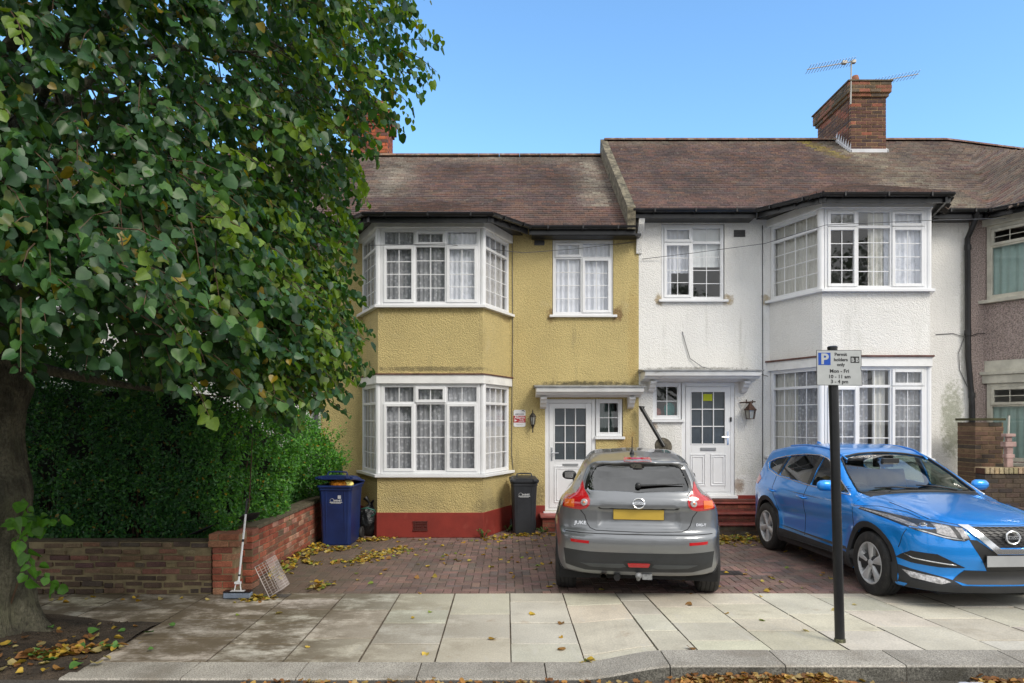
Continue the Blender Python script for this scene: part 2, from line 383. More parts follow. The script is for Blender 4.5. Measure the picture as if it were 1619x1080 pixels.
class Win:
    def __init__(s): s.fr = MB(); s.sash = []; s.gl = MB(); s.cu = []; s.sill = MB()
def pane(W, O, u, n, x0, x1, z0, z1, nx, ny, w, bars):
    up = Vector((0, 0, 1)); t = rng.uniform(-.004, .004); t2 = rng.uniform(-.004, .004)
    P = [O+u*x0+up*z0+n*(w-t), O+u*x1+up*z0+n*(w+t), O+u*x1+up*z1+n*(w+t+t2), O+u*x0+up*z1+n*(w-t+t2)]
    W.gl.add(P, [(0, 1, 2, 3)])
    bt = .0075
    for i in range(1, nx):
        x = x0+(x1-x0)*i/nx; bars.obox(O, u, n, up, x-bt, x+bt, w+.002, w+.013, z0, z1)
    for i in range(1, ny):
        z = z0+(z1-z0)*i/ny; bars.obox(O, u, n, up, x0, x1, w+.0025, w+.0125, z-bt, z+bt)
def ringbox(mb, O, u, n, x0, x1, z0, z1, t, w0, w1, tb=None):
    up = Vector((0, 0, 1)); tb = tb or t
    mb.obox(O, u, n, up, x0, x0+t, w0, w1, z0, z1); mb.obox(O, u, n, up, x1-t, x1, w0, w1, z0, z1)
    mb.obox(O, u, n, up, x0+t, x1-t, w0+.001, w1-.001, z0, z0+tb); mb.obox(O, u, n, up, x0+t, x1-t, w0+.001, w1-.001, z1-t, z1)
def win_face(W, O, u, n, Wd, H, cells, bw=.035, side=None):
    """cells: (u0,u1,v0,v1,kind,nx,ny) in fractions; kind f fixed, s opening sash"""
    O = Vector(O); u = Vector(u).normalized(); n = Vector(n).normalized(); up = Vector((0, 0, 1))
    ringbox(W.fr, O, u, n, 0, Wd, 0, H, bw, -.07, 0)
    iw = Wd-2*bw; ih = H-2*bw
    for (a, b, c, d, kind, nx, ny) in cells:
        x0, x1, z0, z1 = bw+a*iw, bw+b*iw, bw+c*ih, bw+d*ih
        t = .022
        e = .0
        ringbox(W.fr, O, u, n, x0-(e if a > 0 else -.0005), x1, z0, z1, t, -.062, -.003)
        if kind == 's':
            g = .008; sb = MB()
            ringbox(sb, O, u, n, x0+g, x1-g, z0+g, z1-g, .048, -.045, .016)
            pane(W, O, u, n, x0+g+.048, x1-g-.048, z0+g+.048, z1-g-.048, nx, ny, -.02, sb)
            W.sash.append(sb)
        else:
            pane(W, O, u, n, x0+t, x1-t, z0+t, z1-t, nx, ny, -.03, W.fr)
def drape(W, mat, O, u, n, x0, x1, z0, z1, back=.085, amp=.014, per=.09, seed=0, swag=0):
    O = Vector(O); u = Vector(u).normalized(); n = Vector(n).normalized(); up = Vector((0, 0, 1)); r = random.Random(seed)
    mb = MB(); k = max(8, int((x1-x0)/.012)); V = []; rows = 7; ph = r.uniform(0, 6); f2 = r.uniform(.3, .6)
    for j in range(rows):
        z = z0+(z1-z0)*j/(rows-1)
        for i in range(k+1):
            x = x0+(x1-x0)*i/k
            w = amp*(math.sin(2*math.pi*x/per+ph+.6*math.sin(x*7+j*.25))+.6*math.sin(2*math.pi*x/(per*f2*5)+ph))*(1.15-.3*j/(rows-1))
            V.append(O+u*x+up*(z+(swag*math.sin(x*23)*.02 if j == 0 else 0))+n*(-back+w))
    F = [(j*(k+1)+i, j*(k+1)+i+1, (j+1)*(k+1)+i+1, (j+1)*(k+1)+i) for j in range(rows-1) for i in range(k)]
    mb.add(V, F); W.cu.append((mb, mat))
def win_build(W, parent, name='window', fm=None):
    fm = fm or m_upvc
    f = W.fr.build(name, fm, parent, bevel=.004)
    for s in W.sash: s.build('opening_sash', fm, f, bevel=.004)
    g = W.gl.build('glass', m_glass, f)
    if W.sill.v: W.sill.build('sill', fm, f, bevel=.004)
    for mb, mt in W.cu: mb.build('curtain', mt, f, smooth=True)
    return f
UX, NF = Vector((1, 0, 0)), Vector((0, -1, 0))
DW = 12.2
BAR4 = lambda a, b, k: (a, b, 0, .79, k, 2, 4)
def two_light(parent, X0, X1, Z0, Z1, kinds, tr, split=.48, seed=0, mat=None, cur=True, sill=.05):
    W = Win(); O = (X0, DW+.03, Z0); Wd = X1-X0; H = Z1-Z0
    win_face(W, O, UX, NF, Wd, H, [(0, split, 0, tr, kinds[0], 2, 4), (0, split, tr, 1, kinds[1], 2, 1), (split, 1, 0, tr, kinds[2], 2, 4), (split, 1, tr, 1, kinds[3], 2, 1)])
    if cur: drape(W, mat or m_netl, O, UX, NF, .03, Wd-.03, .03, H-.02, seed=seed)
    W.sill.obox((X0-.06, DW, Z0), UX, NF, (0, 0, 1), 0, Wd+.12, -.09, .06, -.045, -.003)
    return W, O

def bayplan(b, e=0):
    xl, fl, fr, xr, Df = b
    return [(xl-1.1*e, DW), (fl-.45*e, Df-e), (fr+.45*e, Df-e), (xr+1.1*e, DW)]
def bay_prism(mb, b, e, z0, z1, mi=0, back=0.0):
    p = bayplan(b, e); mb.prism([(x, y+(back if i in (0, 3) else 0), z0) for i, (x, y) in enumerate(p)], (0, 0, z1-z0), mi)
def bay_faces(b, e=0):
    p = bayplan(b, e); out = []
    for i in range(3):
        a = Vector((*p[i], 0)); c = Vector((*p[i+1], 0)); u = (c-a); ln = u.length; u.normalize(); out.append((a, u, u.cross(Vector((0, 0, 1))), ln))
    return out
def bay_window(parent, b, z0, z1, tr, front, curt, name='bay_window', fm=None, side=None):
    """front: three (top kind, bottom kind, width fraction end)"""
    W = Win(); H = z1-z0; F = bay_faces(b, -.02)
    for i, (a, u, n, ln) in enumerate(F):
        O = a+Vector((0, 0, z0))
        if i == 1:
            cells = []; u0 = 0
            for (tk, bk, u1, nx) in front:
                cells += [(u0, u1, 0, tr, bk, nx, 4), (u0, u1, tr, 1, tk, nx, 1)]; u0 = u1
            win_face(W, O+u*.045, u, n, ln-.09, H, cells)
        else:
            o2 = .05 if i == 0 else .045
            win_face(W, O+u*(.02 if i == 0 else .045), u, n, ln-.065, H, [(0, 1, 0, tr, 'f', 4, 4), (0, 1, tr, 1, 'f', 4, 1)])
        for c in curt:
            if c[0] == i: drape(W, c[1], O, u, n, c[2]*ln, c[3]*ln, .02, H*(c[4] if len(c) > 4 else .99), back=c[5] if len(c) > 5 else .10, seed=hash((i, c[2])) % 999, per=.08)
    for q in (1, 2):        # corner posts
        p = bayplan(b, -.02)[q]
        W.fr.lathe([(.052, z0+.001), (.052, z1-.001)], (p[0], p[1]+.045, 0), n=12)
    bay_prism(W.sill, b, .07, z0-.05, z0-.004)
    return win_build(W, parent, name, fm)

def door_set(parent, X0, X1, Z0, Z1, hinge, panels, wide=None):
    """door with 3x3 obscure glazing; hinge 'r' puts the handle left"""
    up = (0, 0, 1); O = Vector((X0, DW+.02, Z0)); Wd = X1-X0; H = Z1-Z0
    fr = MB(); ringbox(fr, O, UX, NF, 0, Wd, 0, H, .07, -.07, 0, .05)
    f = fr.build('door_frame', m_upvc, parent, bevel=.004)
    lf = MB(); a, b, c, d = .075, Wd-.075, .055, H-.075
    g0, g1, gz0, gz1 = a+.10, b-.10, c+(d-c)*.46, d-.09
    lf.obox(O, UX, NF, up, a, g0, -.06, .006, c, d); lf.obox(O, UX, NF, up, g1, b, -.06, .006, c, d)
    lf.obox(O, UX, NF, up, g0, g1, -.06, .005, gz1, d); lf.obox(O, UX, NF, up, g0, g1, -.06, .005, c, gz0)
    for i in (1, 2):
        x = g0+(g1-g0)*i/3; lf.obox(O, UX, NF, up, x-.009, x+.009, -.02, -.002, gz0, gz1)
        z = gz0+(gz1-gz0)*i/3; lf.obox(O, UX, NF, up, g0, g1, -.0195, -.0025, z-.009, z+.009)
    ringbox(lf, O, UX, NF, g0-.018, g1+.018, gz0-.018, gz1+.018, .018, .0, .014)
    for (p0, p1, q0, q1) in panels:
        x0, x1 = a+(b-a)*p0, a+(b-a)*p1; z0, z1 = c+(d-c)*q0, c+(d-c)*q1
        ringbox(lf, O, UX, NF, x0, x1, z0, z1, .014, .0, .018); ringbox(lf, O, UX, NF, x0+.04, x1-.04, z0+.04, z1-.04, .012, .0, .016)
    df = lf.build('door', m_upvc, parent, bevel=.003)
    gm = MB(); gm.obox(O, UX, NF, up, g0, g1, -.035, -.025, gz0, gz1); gm.build('door_glass', m_frost, df)
    hm = MB(); hx = a+.045 if hinge == 'r' else b-.045; s = 1 if hinge == 'r' else -1; hz = c+(d-c)*.46
    hm.obox(O, UX, NF, up, hx-.015, hx+.015, .005, .014, hz-.02, hz+.22)
    hm.tube([O+UX*hx+NF*.01+Vector((0, 0, hz+.12)), O+UX*hx+NF*.045+Vector((0, 0, hz+.12)), O+UX*(hx+s*.12)+NF*.05+Vector((0, 0, hz+.12))], .009, 8)
    hm.build('handle', m_chrome, df)
    lb = MB(); cx = (g0+g1)/2; lz = gz0-.10; lb.obox(O, UX, NF, up, cx-.14, cx+.14, .004, .013, lz-.03, lz+.03); lb.obox(O, UX, NF, up, cx-.12, cx+.12, .013, .018, lz-.018, lz+.02)
    lb.build('letterbox', M('satin_metal', (.35, .36, .37), .4, .6) if 'satin_metal' not in bpy.data.materials else bpy.data.materials['satin_metal'], df, bevel=.003)
    th = MB(); th.obox(O, UX, NF, up, -.03, Wd+.03, -.02, .10, -.05, -.002); th.build('threshold', m_upvc, f, bevel=.004)
    return f, df

def canopy(parent, X0, X1, Zt, pr, brk):
    mb = MB()
    prof = [(0, 0), (0, -.16), (.30*pr, -.16), (.45*pr, -.13), (.8*pr, -.125), (.86*pr, -.09), (.97*pr, -.08), (pr, -.035), (pr, 0)]
    mb.prism([(X0, DW-a, Zt+b) for a, b in prof], (X1-X0, 0, 0))
    c = mb.build('door_canopy', m_paint, parent, bevel=.004)
    ld = MB(); ld.prism([(X0-.03, DW, Zt+.06), (X0-.03, DW, Zt+.002), (X0-.03, DW-pr-.03, Zt+.002), (X0-.03, DW-pr-.03, Zt+.018)], (X1-X0+.06, 0, 0)); ld.build('lead_cap', m_lead, c)
    for x in brk:
        b = MB(); P = [(0, -.155), (.36*pr+.1, -.155), (.36*pr+.1, -.20), (.30*pr+.08, -.22), (.30*pr+.06, -.26), (.2*pr+.05, -.29), (.2*pr+.02, -.33), (0.02, -.36), (0, -.36)]
        b.prism([(x, DW-.0-a, Zt+z) for a, z in P], (.11, 0, 0)); b.build('bracket', m_paint, c, bevel=.005)

# ---------------------------------------------------------------- roofs
def edist(px, py, b, e):
    p = bayplan(b, e); d = 1e9
    for i in range(3):
        ax, ay = p[i]; bx, by = p[i+1]; l = math.hypot(bx-ax, by-ay); ux, uy = (bx-ax)/l, (by-ay)/l
        d = min(d, -((px-ax)*uy-(py-ay)*ux))
    return d
class Roof:
    def __init__(s, ze, sl, De=11.9, bays=()): s.ze = ze; s.sl = sl; s.De = De; s.bays = bays
    def h(s, x, d):
        z = s.ze+s.sl*(d-s.De) if d >= s.De-.02 else -9
        for (b, e, z0, k) in s.bays:
            q = edist(x, d, b, e)
            if q > -.03: z = max(z, z0+k*q)
        return z
def tiles(parent, roof, X0, X1, Dr, tint, pal, bend=None, seed=1):
    r = random.Random(seed); mb = MB(); g = .082; D = 10.6; row = 0; sheet = MB()
    while D < Dr-.01:
        x = X0-(.0825 if row % 2 else 0)
        while x < X1-.01:
            a, b = max(x, X0), min(x+.165, X1); x += .165
            if b-a < .03: continue
            xc = (a+b)/2; hc = roof.h(xc, D+g/2)
            if hc < 0: continue
            j = r.uniform(-.004, .004); j2 = r.uniform(-.005, .005); ov = .012
            f0 = roof.h(a, D); f1 = roof.h(b, D)
            if f0 < 0: f0 = hc-.03
            if f1 < 0: f1 = hc-.03
            b0 = max(roof.h(a, D+g), f0-.05); b1 = max(roof.h(b, D+g), f1-.05)
            V = [(a+.002, D-ov+j, f0+.026), (b-.002, D-ov-j, f1+.026+j2), (b-.002, D+g, b1+.006), (a+.002, D+g, b0+.006),
                 (a+.002, D-ov+j, f0-.012), (b-.002, D-ov-j, f1-.012+j2)]
            if bend: V = [bend(p) for p in V]
            c = vary(r.choice(pal), .16, r); t, m = tint(xc, D, r); c = tuple(c[i]*(1-m)+t[i]*m for i in range(3))
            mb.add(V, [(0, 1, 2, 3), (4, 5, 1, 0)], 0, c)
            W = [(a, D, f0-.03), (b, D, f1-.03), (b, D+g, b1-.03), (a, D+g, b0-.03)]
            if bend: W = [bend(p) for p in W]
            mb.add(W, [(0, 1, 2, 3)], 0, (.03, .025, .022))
        D += g; row += 1
    return mb
PAL = [(.115, .075, .070), (.13, .078, .068), (.095, .068, .066), (.14, .092, .075), (.11, .078, .074), (.15, .086, .066)]
def ridge(mb, X0, X1, D, z, bend=None, r=.10):
    x = X0; 
    while x < X1-.02:
        b = min(x+.45, X1); c = vary((1, 1, 1), .3); P = []
        for k in range(7):
            q = math.pi*(k/6); P.append((math.cos(q)*r*1.25, math.sin(q)*r*.75-.015))
        V = [(x+.004, D+a, z+h) for a, h in P]+[(b-.004, D+a, z+h) for a, h in P]
        if bend: V = [bend(p) for p in V]
        mb.add(V, [(i, i+1, 8+i, 7+i) for i in range(6)]+[tuple(range(7))[::-1], tuple(range(7, 14))], 0, c); x = b
def gutter(parent, pts, name='gutter', board=.13):
    mb = MB(); P = [Vector(p) for p in pts]
    for i in range(len(P)-1):
        a, b = P[i], P[i+1]; u = (b-a).normalized(); n = u.cross(Vector((0, 0, 1)))
        # half-round trough with rim, and a black fascia board that paints in the soffit shadow
        prof = [(.055*math.cos(t), .055*math.sin(t)) for t in [math.pi+math.pi*k/6 for k in range(7)]]+[(.047*math.cos(t), .047*math.sin(t)+.004) for t in [2*math.pi-math.pi*k/6 for k in range(7)]]
        mb.prism([a-u*.02+n*p+Vector((0, 0, q)) for p, q in prof], (b-a)+u*.04)
        mb.obox(a, u, n, (0, 0, 1), -.02, (b-a).length+.02, -.09, -.06, -board, .03)
        k = int((b-a).length/.8)+1
        for j in range(k): 
            q = a+(b-a)*((j+.5)/k); mb.obox(q, u, n, (0, 0, 1), -.012, .012, -.06, .063, -.058, .006)
    return mb.build(name, m_black, parent, smooth=False)
def shell(parent, X0, X1, Z1, floors, Db=16.5):
    mb = MB(); 
    mb.box(X0+.001, X0+.06, DW+.13, Db, 0, Z1+.1); mb.box(X1-.06, X1-.001, DW+.13, Db, 0, Z1+.1); mb.box(X0+.06, X1-.06, Db-.05, Db, 0, Z1+.1)
    mb.box(X0+.06, X1-.06, DW+1.9, DW+1.95, 0, Z1)
    mb.build('inner_wall', m_inner, parent)
    fl = MB()
    for z in floors: fl.box(X0+.06, X1-.06, DW-.0+.13, DW+1.9, z-.12, z)
    fl.build('floor', m_floor, parent)

# ================================================================ yellow house
yh = thing('yellow_house', 'mustard yellow rendered terraced house with red plinth and white bay windows', 'house', (-.46, DW, 0))
BY = (-2.57, -2.09, -.37, .08, 11.2)
w_ = MB()
wall_open(w_, -3.27, 2.35, 0, 5.3, DW, [(-2.5, .02, 1.03, 2.62), (-2.5, .02, 3.78, 5.1), (.82, 1.90, 3.76, 5.11), (.69, 1.59, .30, 2.28), (1.59, 2.07, 1.60, 2.28)])
bay_prism(w_, BY, 0, .40, .98); bay_prism(w_, BY, -.015, 2.66, 3.73)
w_.build('wall', m_yel, yh)
pl = MB(); bay_prism(pl, BY, .02, 0, .405); pl.box(-3.27, -2.56, DW-.02, DW, 0, .40); pl.box(.1, .69, DW-.02, DW, 0, .40); pl.box(1.9, 2.35, DW-.02, DW, 0, .40)
pl.build_each('plinth', m_red, yh, bevel=.006)
ab = MB()
for i in range(9):
    for k in range(3): ab.box(-1.50+i*.026, -1.482+i*.026, 11.163, 11.18, .13+k*.045, .165+k*.045)
ab.box(-1.51, -1.27, 11.158, 11.178, .115, .128); ab.box(-1.51, -1.27, 11.158, 11.178, .258, .271)
ab.build('air_brick', M('dark_red_airbrick', (.10, .02, .015), .8), yh)
FR3 = [('f', 's', .335, 2), ('s', 'f', .665, 2), ('f', 's', 1, 2)]
bay_window(yh, BY, 1.03, 2.50, .80, FR3, [(0, m_net, .03, .97), (1, m_lace, .03, .97), (2, m_net, .03, .97)])
bay_window(yh, BY, 3.78, 5.03, .79, FR3, [(0, m_lace, .03, .97), (1, m_lace, .03, .66), (1, m_netl, .66, .97), (2, m_net, .03, .97)])
fb = MB(); bay_prism(fb, BY, .03, 2.50, 2.645); bay_prism(fb, BY, .04, 5.03, 5.17); fb.build_each('bay_fascia', m_paint, yh, bevel=.005)
lp = MB(); bay_prism(lp, BY, .05, 2.645, 2.665); lp.build('fascia_capping', m_copper, yh)
W, O = two_light(yh, .83, 1.90, 3.77, 5.10, ('f', 's', 's', 'f'), .78, seed=4); win_build(W, yh)
door_set(yh, .69, 1.59, .30, 2.28, 'r', [(.12, .88, .05, .40)])
W = Win(); O = (1.59, DW+.02, 1.62); win_face(W, O, UX, NF, .47, .66, [(0, 1, 0, 1, 'f', 2, 2)], bw=.05)
W.sill.obox((1.57, DW, 1.62), UX, NF, (0, 0, 1), 0, .53, -.09, .05, -.05, -.003)
drape(W, m_teal, O, UX, NF, .05, .42, .05, .6, back=.6, seed=3); win_build(W, yh)
canopy(yh, .52, 2.36, 2.47, .42, (.60, 2.14))
st = MB(); pal_r = [(.30, .075, .05), (.24, .06, .045), (.33, .10, .065)]
cal_brick(st, .62, 1.35, 0, .225, 11.78, .40, pal_r, mj=.012, mcol=(.8, .7, .6)); 
so = st.build('front_step', [m_brick, m_mort], yh)
tr_ = MB(); tr_.box(.585, 2.0, 11.74, DW, .232, .272); tr_.build('tread', M('red_step_paint', (.36, .09, .075), .6, var=.15, vscale=6), so, bevel=.008)
RY = Roof(5.27, .74, bays=[(BY, .30, 5.20, .42)])
def tint_y(x, d, r):
    k = max(0, 1-abs(x-1.75)/.5)*.75 if d > 12.5 else max(0, 1-abs(x-2.0)/.35)*.5
    k = max(k, max(0, (d-14.6)/.6)*.55, max(0, 1-abs(x+2.3)/.7)*.6 if d > 13 else 0)
    if d < 12.6 and x > -.6: return (.24, .13, .10), .45*r.random()
    return (.36, .33, .27), min(1, k*1.2)*r.uniform(.3, 1.0)
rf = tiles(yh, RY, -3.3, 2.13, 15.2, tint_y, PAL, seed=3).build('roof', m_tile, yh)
bk = MB(); bk.add([(-3.3, 15.2, 7.72), (2.3, 15.2, 7.72), (2.3, 18.5, 5.3), (-3.3, 18.5, 5.3)], [(0, 1, 2, 3)], 0, PAL[0]); bk.build('back_roof', m_tile, rf)
rd = MB(); ridge(rd, -3.3, 2.1, 15.2, 7.72); rd.build('ridge_tiles', m_ridge, rf)
gutter(yh, [(-3.3, 11.84, 5.24), (-2.95, 11.84, 5.24)]+[(x, y, 5.17) for x, y in bayplan(BY, .34)][1:3]+[(.42, 11.84, 5.24), (2.22, 11.84, 5.24)])
sf = MB(); sf.box(.45, 2.34, 11.93, DW-.001, 5.10, 5.14); sf.box(-3.27, -2.9, 11.93, DW-.001, 5.1, 5.14); bay_prism(sf, BY, .2, 5.175, 5.19); sf.build_each('soffit', m_black, yh)  # black soffits, the eaves shadow put into their colour
ch = MB(); pal_o = [(.42, .10, .04), (.50, .13, .05), (.33, .08, .04), (.25, .08, .05), (.12, .06, .05), (.45, .14, .06)]
def stack(mb, X0, X1, D0, D1, Z0, Z1, pal, mc):
    for (ax, a0, ln, t0) in (('x', X0, X1-X0, D0), ('x', X0, X1-X0, D1-.1), ('y', D0+.1, D1-D0-.2, X0), ('y', D0+.1, D1-D0-.2, X1-.1)):
        cal_brick(mb, a0, ln, Z0, Z1-Z0, t0, .1, pal, axis=ax, mcol=mc)
    mb.box(X0+.11, X1-.11, D0+.11, D1-.11, Z0, Z1-.01, 1)
def chimney(parent, X0, X1, D0, D1, Z0, Z1, pal, mc=(1, 1, 1), palt=None):
    mb = MB(); stack(mb, X0, X1, D0, D1, Z0, Z1-.3, pal, mc)
    stack(mb, X0-.04, X1+.04, D0-.04, D1+.04, Z1-.3, Z1-.225, palt or pal, mc); stack(mb, X0-.08, X1+.08, D0-.08, D1+.08, Z1-.225, Z1, palt or pal, mc)
    mb.box(X0-.10, X1+.10, D0-.10, D1+.10, Z1, Z1+.03, 1, (.5, .45, .4))
    return mb.build('chimney', [m_brick, m_mort], parent, bevel=.004)
c1 = chimney(yh, -3.45, -2.62, 15.25, 16.0, 7.0, 8.72, pal_o, (.6, .35, .2))
p_ = MB()
for x in (-3.25, -2.85): p_.lathe([(.13, 8.75), (.12, 9.0), (.14, 9.02), (.14, 9.08), (.11, 9.08), (.10, 8.8)], (x, 15.6, 0), n=16)
p_.build_each('chimney_pot', M('terracotta_pot', (.35, .14, .08), .8), c1, smooth=True, angle=40)
vb = MB(); vb.box(.50, .68, DW-.012, DW-.001, 5.0, 5.09)
for k in range(4): vb.box(.51, .67, DW-.02, DW-.012, 5.005+k*.022, 5.017+k*.022)
vb.build('air_vent', m_black, yh)
cb = MB()
cb.tube([(.11, DW-.01, 5.05), (.12, DW-.012, 3.5), (.105, DW-.01, 2.2), (.10, DW-.012, 1.3), (.13, DW-.012, 1.0)], .006, 5)
cb.tube([(-2.82, DW-.012, 4.9), (-2.84, DW-.012, 3.6), (-2.85, DW-.012, 3.0), (-2.78, DW-.012, 2.65), (-2.6, DW-.012, 2.5)], .006, 5)
cb.tube([(-2.2, 11.1, 4.72), (-1.0, 11.08, 4.74), (.3, 12.0, 4.82), (1.2, DW-.02, 4.93), (2.3, DW-.02, 5.06)], .005, 5)
cb.build('wall_cable', m_greyp, yh, smooth=True)
shell(yh, -3.27, 2.35, 5.2, (.28, 3.0, 5.3))

# ================================================================ white house
wh = thing('white_house', 'white rendered terraced house with tiled roof, brick chimney and two bays', 'house', (5.27, DW, 0))
BWH = (4.65, 5.09, 6.84, 7.30, 11.1)
w_ = MB()
wall_open(w_, 2.35, 8.19, 0, 5.62, DW, [(4.72, 7.23, 1.3, 2.88), (4.72, 7.23, 4.05, 5.40), (2.75, 3.87, 4.03, 5.38), (3.11, 4.05, .58, 2.57), (2.60, 3.11, 1.90, 2.57)])
bay_prism(w_, BWH, 0, .35, 1.24); bay_prism(w_, BWH, -.015, 2.93, 3.97)
w_.build('wall', m_whi, wh)
pl = MB(); bay_prism(pl, BWH, .02, 0, .36); pl.box(2.352, 3.1, DW-.02, DW, 0, .5); pl.box(4.05, 4.63, DW-.02, DW, 0, .58); pl.box(7.33, 8.19, DW-.02, DW, 0, .36)
pl.build_each('plinth', m_red, wh, bevel=.006)
bay_window(wh, BWH, 1.29, 2.77, .80, [('f', 's', .32, 2), ('f', 'f', .66, 2), ('s', 's', 1, 2)], [(0, m_drape, .03, .5), (0, m_lace, .4, .97), (1, m_lace, .02, .45), (1, m_drape, .5, .62), (1, m_lace, .7, .98), (2, m_drape, .1, .9)])
bay_window(wh, BWH, 4.02, 5.32, .79, [('s', 's', .31, 2), ('f', 'f', .66, 2), ('s', 's', 1, 2)], [(0, m_drape, .03, .97), (1, m_drape, .46, .60), (1, m_netl, .6, .98), (2, m_drape, .1, .9)])
fb = MB(); bay_prism(fb, BWH, .03, 2.77, 2.925); bay_prism(fb, BWH, .04, 5.32, 5.45); fb.build_each('bay_fascia', m_paint, wh, bevel=.005)
lp = MB(); bay_prism(lp, BWH, .06, 2.925, 2.95); lp.build('fascia_capping', m_copper, wh)
W, O = two_light(wh, 2.76, 3.86, 4.04, 5.37, ('s', 's', 'f', 'f'), .78, cur=False, split=.49)
drape(W, m_blind, O, UX, NF, .56, 1.06, .60, 1.30, amp=.002, back=.1); drape(W, m_netl, O, UX, NF, .03, .2, .03, 1.30, back=.12, seed=8); drape(W, m_netl, O, UX, NF, .2, .54, .5, 1.30, back=.13, seed=9); win_build(W, wh)
fd, dd = door_set(wh, 3.11, 4.05, .58, 2.57, 'l', [(.10, .44, .06, .36), (.56, .90, .06, .36)])
stk = MB(); stk.box(3.50, 3.66, DW-.003+.035, DW+.04, 2.25, 2.37, 0, (.45, .5, .01)); stk.box(3.27, 3.33, DW+.032, DW+.04, 1.37, 1.45, 0, (.6, .55, .2)); stk.build('door_sticker', M('paper', (1, 1, 1), .7, attr=True, var=.05), dd)
bl = MB(); bl.box(3.965, 3.995, DW-.012, DW+.015, 1.88, 1.96); bl.build('door_viewer', m_black, dd, bevel=.006)
W = Win(); O = (2.60, DW+.02, 1.92); win_face(W, O, UX, NF, .51, .65, [(0, 1, 0, 1, 'f', 2, 2)], bw=.05)
W.sill.obox((2.57, DW, 1.92), UX, NF, (0, 0, 1), 0, .58, -.09, .05, -.05, -.003); f = win_build(W, wh)
bg_ = MB(); bg_.sphere((2.96, DW+.28, 2.09), .11, sq=(1, .6, 1.3), col=(.03, .42, .38)); bg_.sphere((2.74, DW+.3, 2.04), .08, sq=(1, .6, 1.1), col=(.55, .2, .16)); bg_.build('windowsill_toy', M('coloured_bag', (1, 1, 1), .5, attr=True, bump=.8, bscale=14, bdist=.02), f, smooth=True)
canopy(wh, 2.37, 4.36, 2.745, .45, (2.50, 4.13))
st = MB()
for k in range(3):
    cal_brick(st, 3.0 if k else 2.9, 1.60 if k else 1.75, k*.15, .15, 11.95-.27*(2-k), .25+.27*(2-k)-.0, [(.20, .05, .035), (.16, .04, .03), (.24, .07, .045)] if k else [(.15, .13, .09), (.13, .1, .07)], mcol=(.6, .4, .3))
st.box(3.0, 4.6, 11.95, 12.18, .45, .52, 1, (.4, .12, .1))
so = st.build('front_step', [m_brick, m_mort], wh)
tr_ = MB()
for k in range(3): tr_.box(2.98 if k else 2.88, 4.64 if k else 4.68, 11.92-.27*(2-k), 12.19-.27*(2-k) if k < 2 else 12.19, k*.15+.153, k*.15+.185)
tr_.build('tread', M('red_quarry_tile', (.26, .055, .04), .5, var=.25, vscale=6), so, bevel=.008)
def bendw(p):
    x, y, z = p
    return (x, y+max(0, x-9.68)*.26, z)
BPK = (8.45, 9.1, 10.9, 11.5, 11.1)
RW = Roof(5.56, .757, bays=[(BWH, .27, 5.50, .42)])
def tint_w(x, d, r):
    u = (15.2-d)/3.3
    if abs(x-(6.55+u*1.2)) < .16 and u < .35: return (.36, .30, .05), r.uniform(.3, .9)*(1-u*2)
    k = max(0, (d-14.8)/.4)*.5
    k = max(k, max(0, 1-abs(x-(7.3+u*.5))/1.1)*.75, .35 if x > 7.6 else 0)
    if d < 12.4 and x < 5: return (.22, .12, .1), .35*r.random()
    return (.30, .27, .20), min(1, k*1.2)*r.uniform(.2, 1.0)
rf = tiles(wh, RW, 2.16, 8.3, 15.2, tint_w, PAL, seed=5).build('roof', m_tile, wh)
bk = MB(); bk.add([(2.16, 15.2, 8.06), (8.3, 15.2, 8.06), (8.3, 18.5, 5.6), (2.16, 18.5, 5.6)], [(0, 1, 2, 3)], 0, PAL[0]); bk.build('back_roof', m_tile, rf)
rd = MB(); ridge(rd, 2.16, 8.3, 15.2, 8.06); rd.build('ridge_tiles', m_ridge, rf)
vg = MB(); vg.prism([(2.08, 11.80, 5.18), (2.08, 11.80, 5.56), (2.08, 15.2, 8.10), (2.08, 15.35, 7.6)], (.14, 0, 0), 0, (1.1, 1.2, 1.1)); vg.build('verge', M('verge_mortar', (.20, .16, .12), .9, var=.4, vscale=10, attr=True, bump=.8, bscale=25, bdist=.02), rf)
cbk = MB(); cbk.prism([(2.30, DW-.3, 5.45), (2.30, DW, 5.5), (2.30, DW, 4.85), (2.30, DW-.03, 4.85), (2.30, DW-.08, 5.1), (2.30, DW-.26, 5.3)], (.1, 0, 0)); cbk.build('corbel', m_whi, wh)
gutter(wh, [(2.2, 11.84, 5.53), (4.30, 11.84, 5.53)]+[(x, y, 5.46) for x, y in bayplan(BWH, .31)][1:3]+[(7.40, 11.84, 5.53), (8.25, 11.84, 5.53)])
sf = MB(); sf.box(2.4, 4.3, 11.93, DW-.001, 5.40, 5.44); sf.box(7.5, 8.19, 11.93, DW-.001, 5.40, 5.44); bay_prism(sf, BWH, .2, 5.455, 5.475); sf.build_each('soffit', m_black, wh)  # shadow under the eaves painted in by the black soffits
pal_c = [(.13, .06, .045), (.10, .055, .045), (.16, .075, .05), (.30, .10, .06), (.09, .05, .045)]
c2 = chimney(wh, 7.25, 8.0, 14.5, 16.05, 7.3, 9.0, pal_c, (1.25, .95, .65), palt=[(.11, .08, .05), (.14, .10, .07), (.25, .10, .06)])
fl = MB()
fl.box(7.23, 8.02, 14.46, 14.5, 7.50, 7.60)
for k in range(7):
    d = 14.5+k*.10; z = 5.56+.757*(d-11.9); fl.add([(7.238, d-.04, z-.02), (7.238, d+.10, z+.06), (7.238, d-.04, z+.22)], [(0, 1, 2), (2, 1, 0)])
